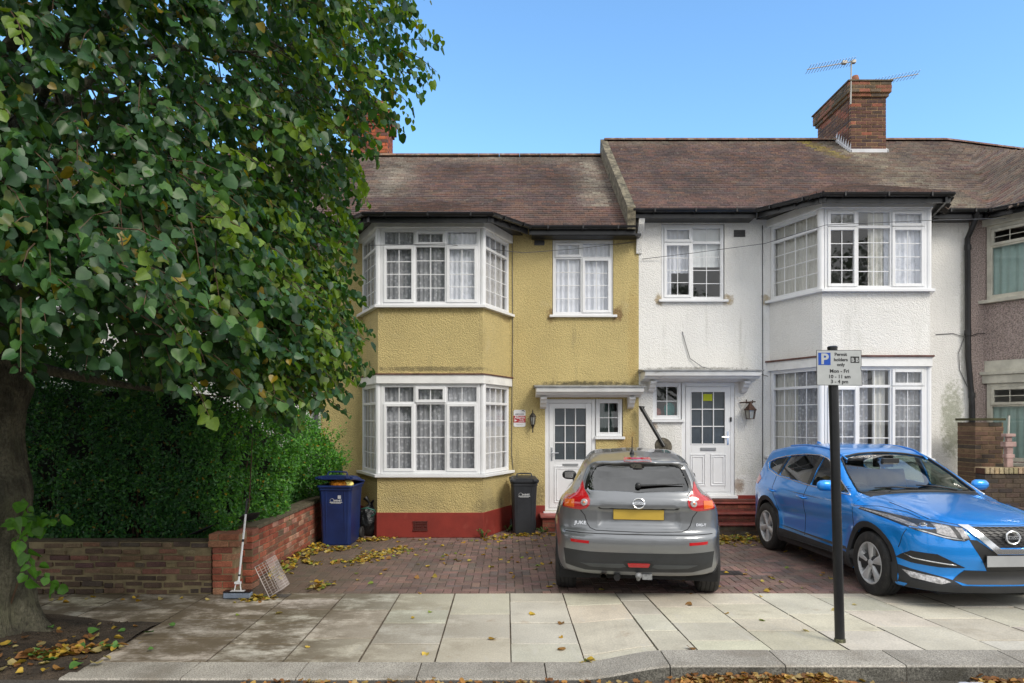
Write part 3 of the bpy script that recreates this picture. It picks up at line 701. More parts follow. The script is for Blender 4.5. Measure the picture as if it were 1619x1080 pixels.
fl.prism([(7.22, 14.46, 7.48), (7.22, 14.46, 7.58), (7.22, 15.2, 8.14), (7.22, 15.2, 8.02)], (.028, 0, 0)); fl.prism([(8.002, 14.46, 7.48), (8.002, 14.46, 7.58), (8.002, 15.2, 8.14), (8.002, 15.2, 8.02)], (.028, 0, 0))
fl.build('flashing', m_flash, c2)
p_ = MB()
p_.lathe([(.15, 9.02), (.17, 9.06), (.15, 9.12), (.08, 9.17), (.0, 9.19)], (7.75, 14.9, 0), n=16); p_.lathe([(.02, 9.02), (.02, 9.13), (.07, 9.15), (.08, 9.2), (.06, 9.27), (0, 9.28)], (7.47, 14.75, 0), n=12)
p_.lathe([(.13, 9.02), (.12, 9.2), (.1, 9.2)], (7.45, 15.6, 0), n=14)
p_.build_each('chimney_pot', bpy.data.materials['terracotta_pot'], c2, smooth=True, angle=40)
vb = MB(); vb.box(4.03, 4.23, DW-.012, DW-.001, 5.15, 5.27)
for k in range(4): vb.box(4.04, 4.22, DW-.02, DW-.012, 5.16+k*.028, 5.175+k*.028)
vb.build('air_vent', m_black, wh)
cb = MB()
cb.tube([(4.535, DW-.008, 5.35), (4.54, DW-.01, 3), (4.54, DW-.01, .6)], .008, 5)
cb.tube([(3.12, DW-.01, 3.47), (3.16, DW-.02, 3.3), (3.25, DW-.02, 3.0), (3.45, DW-.05, 2.85), (3.6, DW-.1, 2.80)], .006, 5)
cb.tube([(4.25, 11.8, 2.74), (4.5, DW-.02, 2.72), (4.62, DW-.05, 2.68)], .006, 5)
cb.tube([(7.6, DW-.01, 3.42), (7.9, DW-.01, 3.44), (8.1, DW-.02, 3.38), (8.0, DW-.02, 3.1), (8.02, DW-.01, 2.8), (8.15, DW-.02, 2.5)], .006, 5)
cb.tube([(2.4, DW-.03, 4.75), (3.2, DW-.1, 4.83), (4.5, 12.0, 4.98), (5.1, 11.0, 5.02), (6.9, 11.0, 5.1), (8.4, 11.6, 5.3)], .005, 5)
cb.build('wall_cable', m_greyp, wh, smooth=True)
dp = MB(); dp.tube([(8.10, 11.86, 5.50), (8.10, 11.90, 5.36), (8.12, DW-.07, 5.1), (8.14, DW-.06, 3.0), (8.21, DW-.06, 2.2), (8.22, DW-.06, 0)], .045, 12)
for z in (4.9, 3.4, 2.3): dp.lathe([(.055, z), (.055, z+.09)], (8.13 if z > 3 else 8.2, DW-.065, 0), n=12)
dp.build('downpipe', m_black, wh, smooth=True, angle=40)
shell(wh, 2.36, 8.19, 5.5, (.56, 3.3, 5.6))

# ================================================================ pink pebbledash house at the right edge
ph = thing('pink_house', 'pinkish grey pebbledash terraced house with cream timber windows and teal curtains', 'house', (11, DW, 0))
w_ = MB(); wall_open(w_, 8.20, 14, 0, 5.6, DW, [(8.55, 11.4, 1.2, 2.7), (8.55, 11.4, 4.05, 5.35)])
bay_prism(w_, BPK, 0, 0, 1.2); bay_prism(w_, BPK, -.01, 2.95, 3.95); w_.build('wall', m_pnk, ph)
def bay_timber(z0, z1, tr, nm):
    W = Win(); F = bay_faces(BPK, -.02)
    for i, (a, u, n, ln) in enumerate(F):
        O = a+Vector((0, 0, z0)); k = 2 if i == 1 else 1
        cells = []
        for q in range(k): cells += [(q/k, (q+1)/k, 0, tr, 'f', 1, 1), (q/k, (q+1)/k, tr, 1, 's', 4, 2)]
        win_face(W, O+u*.03, u, n, ln-.06, z1-z0, cells, bw=.06)
        drape(W, m_teal, O, u, n, .05, ln-.05, .04, (z1-z0)*tr, back=.10, seed=i+3, per=.12)
    bay_prism(W.sill, BPK, .09, z0-.06, z0-.004); return win_build(W, ph, 'bay_window', m_cream)
bay_timber(1.18, 2.55, .74, 'l'); bay_timber(4.02, 5.32, .74, 'u')
fb = MB(); bay_prism(fb, BPK, .03, 2.55, 2.70); bay_prism(fb, BPK, .07, 2.70, 2.76); bay_prism(fb, BPK, .03, 5.32, 5.44); bay_prism(fb, BPK, -.01, 2.76, 2.95); fb.build_each('bay_fascia', m_cream, ph, bevel=.006)
RP = Roof(5.56, .757, bays=[(BPK, .32, 5.50, .76)])
def tint_p(x, d, r): return (.25, .225, .17), .4*r.random()
rf = tiles(ph, RP, 8.295, 14, 15.2, tint_p, PAL, bend=bendw, seed=9).build('roof', m_tile, ph)
bk = MB(); bk.add([bendw(p) for p in [(8.3, 15.2, 8.08), (9.68, 15.2, 8.08), (14, 15.2, 8.08), (14, 18.5, 5.6), (9.68, 18.5, 5.6), (8.3, 18.5, 5.6)]], [(0, 1, 4, 5), (1, 2, 3, 4)], 0, PAL[0]); bk.build('back_roof', m_tile, rf)
rd = MB(); ridge(rd, 8.3, 14, 15.2, 8.06, bend=bendw)
hp = [(p[0], p[1]) for p in bayplan(BPK, .32)]
rd.tube([(hp[1][0], hp[1][1], 5.5), (10.0, 12.28, 6.55)], .09, 8); rd.build('ridge_tiles', m_ridge, rf)
gutter(ph, [(8.25, 11.84, 5.53), (8.2+.1, 11.84, 5.53)]+[(x, y, 5.47) for x, y in bayplan(BPK, .36)][1:3]+[(12.0, 11.84, 5.5), (14, 11.84, 5.5)])
sf = MB(); bay_prism(sf, BPK, .2, 5.45, 5.47); sf.build_each('soffit', m_black, ph)  # black here paints the shade below the bay eaves
cb = MB(); cb.tube([(8.22, DW-.02, 3.40), (8.35, DW-.03, 3.44), (8.5, DW-.01, 3.44)], .007, 5); cb.sphere((8.5, DW-.01, 3.44), .018); cb.build('wall_cable', m_black, ph)
shell(ph, 8.21, 14, 5.5, (.5, 3.3, 5.6))

# ================================================================ white neighbour mostly behind the tree
nh = thing('white_house', 'white rendered house largely hidden behind the street tree, left of the yellow one', 'house', (-6.3, DW, 0))
w_ = MB(); wall_open(w_, -9.5, -3.28, 0, 5.3, DW, [(-5.2, -4.1, 3.76, 5.11)]); BN = (-9.0, -8.5, -6.8, -6.3, 11.2)
bay_prism(w_, BN, 0, 0, 1.0); bay_prism(w_, BN, -.01, 2.66, 3.73); w_.build('wall', m_whi, nh)
bay_window(nh, BN, 1.03, 2.50, .8, FR3, [(1, m_net, .03, .97)]); bay_window(nh, BN, 3.78, 5.03, .79, FR3, [(1, m_net, .03, .97)])
fb = MB(); bay_prism(fb, BN, .03, 2.50, 2.645); bay_prism(fb, BN, .04, 5.03, 5.17); fb.build_each('bay_fascia', m_paint, nh)
W, O = two_light(nh, -5.2, -4.1, 3.77, 5.10, ('f', 's', 's', 'f'), .78, seed=14); win_build(W, nh)
RN = Roof(5.27, .74, bays=[(BN, .30, 5.20, .42)])
rf = tiles(nh, RN, -9.5, -3.32, 15.2, lambda x, d, r: ((.3, .27, .22), .3*r.random()), PAL, seed=13).build('roof', m_tile, nh)
bk = MB(); bk.add([(-9.5, 15.2, 7.72), (-3.3, 15.2, 7.72), (-3.3, 18.5, 5.3), (-9.5, 18.5, 5.3)], [(0, 1, 2, 3)], 0, PAL[0]); bk.build('back_roof', m_tile, rf)
rd = MB(); ridge(rd, -9.5, -3.32, 15.2, 7.72); rd.build('ridge_tiles', m_ridge, rf)
gutter(nh, [(-9.5, 11.84, 5.24), (-9.3, 11.84, 5.24)]+[(x, y, 5.17) for x, y in bayplan(BN, .34)][1:3]+[(-5.9, 11.84, 5.24), (-3.34, 11.84, 5.24)])
dp = MB(); dp.tube([(-3.33, 11.86, 5.2), (-3.33, 11.95, 5.05), (-3.34, DW-.06, 4.8), (-3.34, DW-.06, 0)], .04, 12)
for z in (4.3, 3.1, 2.0): dp.lathe([(.05, z), (.05, z+.08)], (-3.34, DW-.06, 0), n=12)
dp.build('downpipe', m_greyp, nh, smooth=True, angle=40)
shell(nh, -9.5, -3.28, 5.2, (.28, 3.0, 5.3))
# ================================================================ ground
def sstep(a, b, x): t = min(1, max(0, (x-a)/(b-a))); return t*t*(3-2*t)
KD0, KD1, PB = 5.42, 5.07, 7.586
def rise(x): return sstep(.55, 1.25, x)
def pz(x, d): return .09*rise(x)*min(1, max(0, (PB-d)/(PB-KD0)))
m_soil = M('dry_soil', (.085, .062, .042), .95, var=.35, vscale=2.5, bump=1, bscale=30, bdist=.03, fine=.5, fscale=90, stains=[((.26, .22, .17), 75, .64, .7, .8, None), ((.03, .022, .016), 3, .5, .7, .6, None)])
m_asph = M('asphalt', (.10, .09, .08), .9, var=.2, vscale=1.2, bump=1, bscale=120, bdist=.01, fine=.5, fscale=160, stains=[((.26, .22, .18), 90, .62, .7, .7, None), ((.10, .075, .05), 4, .5, .7, .5, None)])
m_grnd = M('rough_ground', (.09, .08, .06), .95, var=.3, vscale=.5)
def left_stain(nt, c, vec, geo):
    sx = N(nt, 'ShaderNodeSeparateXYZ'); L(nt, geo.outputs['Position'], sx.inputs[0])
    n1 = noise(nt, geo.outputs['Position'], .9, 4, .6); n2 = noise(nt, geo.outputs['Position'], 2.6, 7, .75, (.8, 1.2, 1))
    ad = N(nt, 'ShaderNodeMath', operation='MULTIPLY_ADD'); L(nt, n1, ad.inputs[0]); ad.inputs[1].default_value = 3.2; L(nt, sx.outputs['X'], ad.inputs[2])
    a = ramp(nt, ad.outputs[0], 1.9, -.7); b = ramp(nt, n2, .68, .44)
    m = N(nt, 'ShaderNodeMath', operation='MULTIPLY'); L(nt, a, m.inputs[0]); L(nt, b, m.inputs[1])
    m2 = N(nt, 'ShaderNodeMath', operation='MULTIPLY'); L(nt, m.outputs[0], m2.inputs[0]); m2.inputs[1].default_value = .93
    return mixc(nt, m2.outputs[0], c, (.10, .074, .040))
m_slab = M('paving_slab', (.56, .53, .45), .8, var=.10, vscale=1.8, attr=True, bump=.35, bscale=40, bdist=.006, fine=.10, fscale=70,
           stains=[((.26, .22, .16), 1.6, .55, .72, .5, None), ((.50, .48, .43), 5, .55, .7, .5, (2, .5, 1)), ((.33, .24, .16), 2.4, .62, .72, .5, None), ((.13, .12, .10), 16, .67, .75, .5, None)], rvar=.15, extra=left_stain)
m_kerb = M('granite_kerb', (.38, .36, .32), .8, var=.15, vscale=2, attr=True, bump=.8, bscale=70, bdist=.008, fine=.35, fscale=110, stains=[((.16, .15, .13), 60, .58, .68, .6, None), ((.2, .17, .13), 2, .5, .7, .5, None)])
def green_side(nt, c, vec, geo):
    sx = N(nt, 'ShaderNodeSeparateXYZ'); L(nt, geo.outputs['Position'], sx.inputs[0])
    n1 = noise(nt, geo.outputs['Position'], 1.0, 5, .65)
    ad = N(nt, 'ShaderNodeMath', operation='MULTIPLY_ADD'); L(nt, n1, ad.inputs[0]); ad.inputs[1].default_value = 3; L(nt, sx.outputs['X'], ad.inputs[2])
    m = N(nt, 'ShaderNodeMath', operation='MULTIPLY'); L(nt, ramp(nt, ad.outputs[0], .9, -1.3), m.inputs[0]); m.inputs[1].default_value = .65
    return mixc(nt, m.outputs[0], c, (.10, .08, .05))
m_block = M('block_paver', (1, 1, 1), .85, var=.2, vscale=1.3, attr=True, bump=.5, bscale=70, bdist=.005, fine=.25, fscale=90,
            stains=[((.13, .11, .09), 1.5, .52, .7, .5, None), ((.35, .29, .25), 5, .6, .75, .4, None)], extra=green_side)
m_joint = M('joint_sand', (.085, .07, .05), .95, var=.3, vscale=8, fine=.4)
m_jmort = M('slab_joint', (.13, .098, .066), .95, var=.3, vscale=6, fine=.3)

g = MB(); g.add([(-400, -400, -.12), (400, -400, -.12), (400, 600, -.12), (-400, 600, -.12)], [(0, 1, 2, 3)]); struct(g.build('ground', m_grnd))
g = MB(); g.add([(-60, -14, -.014), (60, -14, -.014), (60, KD1+.02, -.014), (-60, KD1+.02, -.014)], [(0, 1, 2, 3)]); struct(g.build('road', m_asph))
# soil of the tree pit and of the front garden
g = MB(); nx, ny = 90, 34; V = []; F = []
for j in range(ny+1):
    for i in range(nx+1):
        x = -12+(8.765)*i/nx; y = 4.98+1.5*j/ny
        z = -.03+.035*sstep(4.98, 5.35, y)+.022*math.sin(x*5+y*3)*math.sin(y*4.3-x*2)*sstep(4.98, 5.3, y)+rng.uniform(-.006, .006)+.10*math.exp(-((x+4.55)**2+(y-6.0)**2)/.6)
        if x > -3.9 and y > 5.35: z = max(z, -.010+rng.uniform(-.002, .003))
        V.append((x, y, z))
F = [(j*(nx+1)+i, j*(nx+1)+i+1, (j+1)*(nx+1)+i+1, (j+1)*(nx+1)+i) for j in range(ny) for i in range(nx)]
g.add(V, F)
for i in range(900):
    x = rng.uniform(-5.6, -3.3); y = rng.uniform(5.1, 6.42); q = rng.random()**3*.014+.003; z = -.03+.035*sstep(4.98, 5.35, y)+.10*math.exp(-((x+4.55)**2+(y-6.0)**2)/.6)
    g.sphere((x, y, z+q*.5), q, 5, 3, sq=(rng.uniform(.7, 1.6), rng.uniform(.7, 1.4), .8))
g.add([(-3.6, 5.36, -.007), (-3.1, 5.36, -.007), (-3.1, 6.7, -.007), (-3.6, 6.7, -.007)], [(0, 1, 2, 3)])
struct(g.build('tree_pit_soil', m_soil, smooth=True))
g = MB(); g.add([(-12, 7.7, .32), (-3.15, 7.7, .32), (-3.15, 12.2, .30), (-12, 12.2, .30)], [(0, 1, 2, 3)]); struct(g.build('garden_soil', m_soil))
# pavement of separate slabs
g = MB(); jx = [.04-.6*k for k in range(16)][::-1][:-1]
jx = [x for x in jx if abs(x+2.96) > .1 and abs(x+3.56) > .1]+[-3.24, -2.66+.0, .04, .62, 1.20, 1.51, 2.105, 2.71, 3.31]+[3.31+.6*k for k in range(1, 12)]
jx = sorted(set(jx)); jx = [x for x in jx if x in (-3.24,) or abs(x+2.66) > 1e-6]
pr = random.Random(21)
def slab(x0, x1, d0, d1):
    x0 += pr.uniform(.004, .009); x1 -= pr.uniform(.004, .009); d0 += pr.uniform(.005, .012); d1 -= pr.uniform(.005, .012); e = .004; dz = pr.uniform(-.0015, .0015)
    tx = pr.uniform(-.002, .002); c = vary((1, 1, 1), .10, pr); c = (c[0]*pr.uniform(.99, 1.03), c[1], c[2]*pr.uniform(.93, 1.02))
    n = 6; xs = [x0+(x1-x0)*i/n for i in range(n+1)]
    top = lambda x, d: pz(x, d)+dz+tx*(x-x0)
    V = []
    for d, k in ((d0, -1), (d0+e, 0), (d1-e, 0), (d1, -1)):
        for x in xs: V.append((x, d, top(x, d)-(.005 if k else 0)))
    F = [(r*(n+1)+i, r*(n+1)+i+1, (r+1)*(n+1)+i+1, (r+1)*(n+1)+i) for r in range(3) for i in range(n)]
    b = len(V)
    for x in xs: V.append((x, d0, top(x, d0)-.03))
    for x in xs: V.append((x, d1, top(x, d1)-.03))
    F += [(b+i, b+i+1, i+1, i) for i in range(n)]+[(3*(n+1)+i, 3*(n+1)+i+1, b+n+2+i, b+n+1+i) for i in range(n)]
    V += [(x0, d0, top(x0, d0)-.03), (x0, d1, top(x0, d1)-.03), (x1, d0, top(x1, d0)-.03), (x1, d1, top(x1, d1)-.03)]; q = len(V)-4
    F += [(q+1, q, 0, 3*(n+1)), (q+2, q+3, 3*(n+1)+n, n)]
    g.add(V, F, 0, c)
for i in range(len(jx)-1):
    x0, x1 = jx[i], jx[i+1]; lo = KD0 if x0 > -3.27 else 6.47
    d = lo-pr.choice([0, .15, .3]) 
    while d < PB-.02:
        ln = pr.choice([.45, .6, .6, .75, .9]); a = max(d, lo); b = min(d+ln, PB)
        if PB-b < .16: b = PB
        if b-a > .05: slab(x0, x1, a, b)
        d = b if b >= PB else d+ln
bed = MB(); nx = 60
V = [(-10+20*i/nx, d, pz(-10+20*i/nx, d)-.008) for d in (KD0, 6.47, PB+.02) for i in range(nx+1)]
k0 = int((10-3.27)/20*nx)+1
F = [(j*(nx+1)+i, j*(nx+1)+i+1, (j+1)*(nx+1)+i+1, (j+1)*(nx+1)+i) for j in range(2) for i in range(nx) if j == 1 or i >= k0]
bed.add(V, F, 0); g.v, bv = g.v, None
base = len(g.v); g.v += bed.v; g.f += [tuple(q+base for q in f) for f in bed.f]; g.mi += [1]*len(bed.f); g.c += [(1, 1, 1)]*len(bed.f)
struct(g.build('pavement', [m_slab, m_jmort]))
# kerb stones
g = MB(); kx = [-3.3, -2.4, -1.55, -.66, .30, 1.21, 2.06, 2.95, 3.85, 4.75, 5.6, 6.5, 7.4]
for i in range(len(kx)-1):
    x0, x1 = kx[i]+.005, kx[i+1]-.005; n = 8; c = (lambda k: (k, k*.985, k*.97))(pr.uniform(.85, 1.1)); prof = [(KD0-.004, -.1), (KD0-.004, 0), (KD1+.02, -.002), (KD1+.004, -.014), (KD1-.004, -.13)]
    V = []
    for k in range(n+1):
        x = x0+(x1-x0)*k/n
        for (d, z) in prof:
            zz = .095*rise(x)+.003+z; V.append((x, d-(.05*sstep(.3, 1.3, x)*0), zz if z > -.05 else -.1))
    F = [(k*5+j, (k+1)*5+j, (k+1)*5+j+1, k*5+j+1) for k in range(n) for j in range(3)]+[(0, 1, 2, 3, 4), tuple(n*5+j for j in range(5))[::-1]]
    g.add(V, F, 0, c); g.add(V, [(k*5+3, (k+1)*5+3, (k+1)*5+4, k*5+4) for k in range(n)], 2, c)
g.box(-3.3, 7.4, KD1+.01, KD0-.01, -.11, -.012, 1)
struct(g.build('kerb', [m_kerb, m_jmort, M('dirty_kerb_face', (.16, .155, .135), .9, var=.35, vscale=3, attr=True, bump=.9, bscale=50, bdist=.012, fine=.4, fscale=90, stains=[((.32, .31, .27), 35, .6, .7, .6, None), ((.06, .055, .04), 3, .5, .65, .6, None)])]))
# block paved drives, laid in herringbone
g = MB(); bl_ = .2; bw_ = .1; PALB = [(.225, .145, .125), (.19, .125, .11), (.26, .16, .135), (.165, .125, .11), (.21, .145, .12), (.24, .145, .125)]
NX, NY = int(11.4/bw_), int(4.7/bw_)
def paver(x0, x1, y0, y1):
    x0 = max(x0, -2.97); y0 = max(y0, PB+.012); x1 = min(x1, 8.28); y1 = min(y1, 12.19)
    if x1-x0 < .02 or y1-y0 < .02: return
    a = .0035; e = .005; z = rng.uniform(-.002, .0015); c = vary(rng.choice(PALB), .15)
    zz = [z+rng.uniform(-.001, .001) for _ in range(4)]
    P = [(x0+a, y0+a), (x1-a, y0+a), (x1-a, y1-a), (x0+a, y1-a)]; Q = [(x0+a+e, y0+a+e), (x1-a-e, y0+a+e), (x1-a-e, y1-a-e), (x0+a+e, y1-a-e)]
    V = [(*Q[i], zz[i]) for i in range(4)]+[(*P[i], zz[i]-.004) for i in range(4)]+[(*P[i], -.02) for i in range(4)]
    F = [(0, 1, 2, 3)]+[(4+i, 4+(i+1) % 4, (i+1) % 4, i) for i in range(4)]+[(8+i, 8+(i+1) % 4, 4+(i+1) % 4, 4+i) for i in range(4)]
    g.add(V, F, 0, c)
for i in range(-2, NX+2):
    for j in range(-2, NY+2):
        r_ = (i-j) % 4; x = -3.0+i*bw_; y = PB+j*bw_
        if r_ == 0: paver(x, x+bl_, y, y+bw_)
        elif r_ == 3: paver(x, x+bw_, y, y+bl_)
g.add([(-3.0, PB+.01, -.007), (8.3, PB+.01, -.007), (8.3, 12.2, -.007), (-3.0, 12.2, -.007)], [(0, 1, 2, 3)], 1)
struct(g.build('driveway', [m_block, m_joint]))
g = MB(); g.box(2.62, 2.94, 8.48, 8.70, -.003, .006)
for k in range(5): g.box(2.65+k*.055, 2.68+k*.055, 8.50, 8.68, .006, .009)
tag(center_origin(g.build('drain_cover', M('cast_iron', (.055, .045, .045), .7, .3, var=.3), bevel=.002)), 'small dark drain cover set in the block paving behind the grey car', 'drain cover')

# ================================================================ garden walls
pr2 = random.Random(4)
g = MB()
def pal_at(z): return [(.10, .065, .045), (.07, .05, .038), (.13, .085, .055)] if z < .2 else [(.20, .125, .075), (.23, .17, .10), (.15, .095, .065), (.12, .06, .055), (.10, .075, .06), (.25, .12, .08)]
for k in range(8):
    z = k*.072; p = -(k % 2)*.11-pr2.uniform(0, .04)
    while p < 4.6:
        ln = pr2.choice([.21, .23, .2, .11, .24]); a = max(p, 0)+.008; b = min(p+ln, 4.64)-.008; p += ln
        if b-a < .04: continue
        j = pr2.uniform(-.016, .012); zj = pr2.uniform(-.009, .009)
        g.box(-7.85+a+pr2.uniform(-.004,.006), -7.85+b, 7.53+j, 7.73, z+.010+zj, z+.062+zj+pr2.uniform(-.008, .004), 0, vary(pr2.choice(pal_at(z)), .22, pr2))
g.box(-7.85, -3.22, 7.54, 7.72, 0, .570, 1, (.80, .74, .55)); g.box(-7.85, -3.22, 7.542, 7.718, .570, .585, 1, (.25, .22, .16))
tag(center_origin(g.build('garden_wall', [m_brick, m_mort], bevel=.006)), 'low weathered brown brick wall under the dark hedge, along the pavement', 'wall')
g = MB(); PR = [(.36, .10, .055), (.30, .085, .05), (.42, .14, .08), (.26, .09, .06), (.38, .20, .12)]
cal_brick(g, -3.20, .26, 0, .52, 7.50, .22, PR, rg=pr2, jit=.008, mcol=(.9, .75, .55)); cal_brick(g, -3.24, .34, .52, .16, 7.49, .25, [(.33, .17, .09), (.30, .14, .08), (.36, .13, .07)], rg=pr2, jit=.012, mcol=(.9, .75, .55))
cal_brick(g, -3.04, .20, 0, .68, 7.74, .20, PR, rg=pr2, jit=.02, mcol=(.5, .4, .3))
tag(center_origin(g.build('brick_pier', [m_brick, m_mort], bevel=.006)), 'crumbling red brick end pier beside the leaning mop', 'pier')
g = MB()
def rag(a, z): return a < .02+.10*((z*37) % 1.7) and z > .12
PR2 = [(.36, .095, .055), (.30, .085, .05), (.40, .13, .075), (.25, .10, .065), (.46, .24, .17), (.24, .15, .10)]
cal_brick(g, 8.02, 4.13, 0, .60, -3.21, .23, PR2, axis='y', rg=pr2, jit=.004, skip=rag, mcol=(.85, .75, .6))
g.box(-3.22, -2.965, 8.22, 12.14, .60, .645, 1, (.42, .40, .34))
tag(center_origin(g.build('side_wall', [m_brick, m_mort], bevel=.005)), 'low red brick wall with grey capping running from the pavement to the yellow house', 'wall')
g = MB()
cal_brick(g, 7.72, .48, 0, 1.9, 11.35, .45, [(.10, .06, .04), (.12, .07, .045), (.06, .045, .035), (.15, .09, .055)], rg=pr2, mcol=(.6, .5, .35))
g.box(7.70, 8.22, 11.33, 11.82, 1.9, 1.94, 1, (.2, .22, .12))
tag(center_origin(g.build('brick_pier', [m_brick, m_mort], bevel=.004)), 'dark mossy brick pier between the white and pink houses', 'pier')
g = MB()
cal_brick(g, 7.6, 6.3, 0, 1.05, 10.95, .22, [(.06, .045, .04), (.08, .055, .04), (.10, .07, .05)], rg=pr2, mcol=(.35, .3, .25))
x = 7.6
while x < 13.8:
    g.box(x+.006, x+.069, 10.93, 11.19, 1.055, 1.15, 0, vary((.42, .34, .20), .2)); x += .075
g.box(7.6, 13.85, 10.95, 11.17, 1.05, 1.14, 1, (.25, .12, .1))
tag(center_origin(g.build('front_wall', [m_brick, m_mort], bevel=.004)), 'low dark wall topped with cream upright coping bricks behind the blue car', 'wall')
b0 = thing('wooden_post', 'pinkish painted timber post standing on the coping in front of the pink house', 'post', (8.06, 11.06, 1.15))
g = MB(); g.box(8.01, 8.11, 11.02, 11.10, 1.15, 1.48); g.box(7.97, 8.15, 11.0, 11.12, 1.48, 1.56); g.box(7.99, 8.13, 11.01, 11.11, 1.30, 1.36); g.box(8.02, 8.10, 11.03, 11.09, 1.56, 1.64); g.box(7.98, 8.14, 11.0, 11.12, 1.64, 1.69)
g.build('post', M('faded_pink_timber', (.46, .31, .28), .8, var=.2, vscale=8), b0, bevel=.006)
g = MB(); g.tube([(8.06, 11.06, 1.69), (8.07, 11.06, 1.98)], .016, 6); g.build('dowel', m_cream, b0)

# ================================================================ bins, bag, mop, basket
def bin_mesh(w, d, h):
    """tapered body, returns MB in local coords: front faces -y"""
    b = MB(); t = .82; ch = .035
    def ring(k, z):
        W, D = w/2*k, d/2*(k+.02); c = ch
        return [(-W+c, -D, z), (W-c, -D, z), (W, -D+c, z), (W, D-c, z), (W-c, D, z), (-W+c, D, z), (-W, D-c, z), (-W, -D+c, z)]
    lv = [(t, 0), (t+.02, .02), (.90, h*.55), (.955, h*.80), (.965, h*.84)]
    R_ = [ring(k, z) for k, z in lv]; V = [p for r in R_ for p in r]; F = [tuple(range(8))[::-1]]
    for i in range(len(lv)-1):
        for j in range(8): F.append((i*8+j, i*8+(j+1) % 8, (i+1)*8+(j+1) % 8, (i+1)*8+j))
    b.add(V, F)
    # collar ribs and rim
    zr = h*.84
    for k, z0, z1 in ((1.0, zr-.045, zr), (1.06, zr, zr+.03)):
        r0 = ring(k, z0); r1 = ring(k, z1); V = r0+r1; b.add(V, [(j, (j+1) % 8, 8+(j+1) % 8, 8+j) for j in range(8)]+[tuple(range(8))[::-1], tuple(range(8, 16))])
    for x in (-.27*w, .27*w):
        for k in range(1): b.prism([(x-.012, -d/2*.855-.004, .05), (x+.012, -d/2*.855-.004, .05), (x+.012, -d/2*.985, zr-.05), (x-.012, -d/2*.985, zr-.05)], (0, .02, 0))
    return b
def wheelie(name, label, loc, rz, w, d, h, mat, open_=0, logo=0):
    t = thing(name, label, 'bin', loc, rz, local=True)
    bin_mesh(w, d, h).build('body', mat, t, bevel=.006)
    zr = h*.84+.03; l = MB(); W = w/2*1.07; D = d/2*1.08
    n = 8; V = []
    for i in range(n+1):
        y = -D-.015+(2*D)*i/n; arch = .05+.035*math.sin(math.pi*i/n)
        for (x, z) in ((-W, 0), (-W, .025), (-W+.04, arch-.01), (-W*.4, arch), (W*.4, arch), (W-.04, arch-.01), (W, .025), (W, 0)): V.append((x, y, z))
    F = [(i*8+j, i*8+j+1, (i+1)*8+j+1, (i+1)*8+j) for i in range(n) for j in range(7)]+[tuple(range(8)), tuple(n*8+j for j in range(8))[::-1]]+[(i*8, (i+1)*8, (i+1)*8+7, i*8+7) for i in range(n)]
    c, s_ = math.cos(open_), math.sin(open_)
    def hinge(p): x, y, z = p; y2 = y-D; return (x, D+y2*c+z*s_*0, zr+z-y2*s_)
    l.add([hinge(p) for p in V], [f[::-1] for f in F])
    for sx in (-1, 1): l.add(*(lambda P: ([hinge(p) for p in P], [(0, 1, 2, 3), (4, 7, 6, 5), (0, 4, 5, 1), (1, 5, 6, 2), (2, 6, 7, 3), (3, 7, 4, 0)]))([(sx*W*.75-.03, -D-.05, .0), (sx*W*.75+.03, -D-.05, .0), (sx*W*.75+.03, -D, .0), (sx*W*.75-.03, -D, 0), (sx*W*.75-.03, -D-.05, .03), (sx*W*.75+.03, -D-.05, .03), (sx*W*.75+.03, -D, .05), (sx*W*.75-.03, -D, .05)]))
    lo = l.build('lid', mat, t, bevel=.004)
    hb = MB(); 
    for sx in (-1, 1): hb.tube([hinge((sx*W*.55, -D*.55, .07)), hinge((sx*W*.5, -D*.5, .12)), hinge((sx*W*.3, -D*.5, .125))], .012, 6)
    hb.tube([hinge((-W*.3, -D*.5, .125)), hinge((W*.3, -D*.5, .125))], .012, 6); hb.build('lid_handle', mat, lo)
    rub = bpy.data.materials.get('rubber') or M('rubber', (.02, .02, .02), .7)
    for sx in (-1, 1):
        wm = MB(); wm.lathe([(.02, -.02), (.06, -.022), (.095, -.02), (.10, -.01), (.10, .01), (.095, .02), (.06, .022), (.02, .02)], (sx*(w/2*.93), d/2*.93, .10), (1, 0, 0), 20); wm.build('wheel', rub, t, smooth=True, angle=40)
    hd = MB(); hd.tube([(-w*.4, d/2+.07, zr-.02), (w*.4, d/2+.07, zr-.02)], .015, 8)
    for sx in (-1, 1): hd.obox((sx*w*.36, d/2, zr-.03), (1, 0, 0), (0, 1, 0), (0, 0, 1), -.015, .015, -.02, .08, -.01, .03)
    hd.build('handle_bar', mat, t)
    lg = MB(); y = -d/2*.945-.004; z0 = h*.60
    u = Vector((1, 0, 0)); up = Vector((0, -.058, 1)).normalized(); o = Vector((0, -d/2*.935-.006, z0))
    cx = .02 if logo == 2 else 0
    for k in range(14):
        q0 = .3+5.2*k/14; q1 = .3+5.2*(k+1)/14; a = o+u*(cx-.065+.030*math.cos(q0))+up*(.055+.03*math.sin(q0)); b = o+u*(cx-.065+.030*math.cos(q1))+up*(.055+.03*math.sin(q1)); lg.tube([a, b], .0022, 4)
    text_mb(lg, 'BARNET', .034, o+u*(cx+.022)+up*.045, u, up, bold=.001)
    text_mb(lg, 'LONDON BOROUGH', .020, o+u*(cx-.005)+up*.022, u, up, bold=.0008)
    lg.obox(o+u*(cx-.005)+up*.010, u, Vector((0, -1, -.075)).normalized(), up, -.075, .075, -.001, .002, 0, .004)
    if logo == 2:
        for a in range(3):
            for b in range(3): lg.obox(o+u*(cx+.025)+up*.085, u, Vector((0, -1, -.075)).normalized(), up, a*.017, a*.017+.0145, -.001, .002, b*.017, b*.017+.0145)
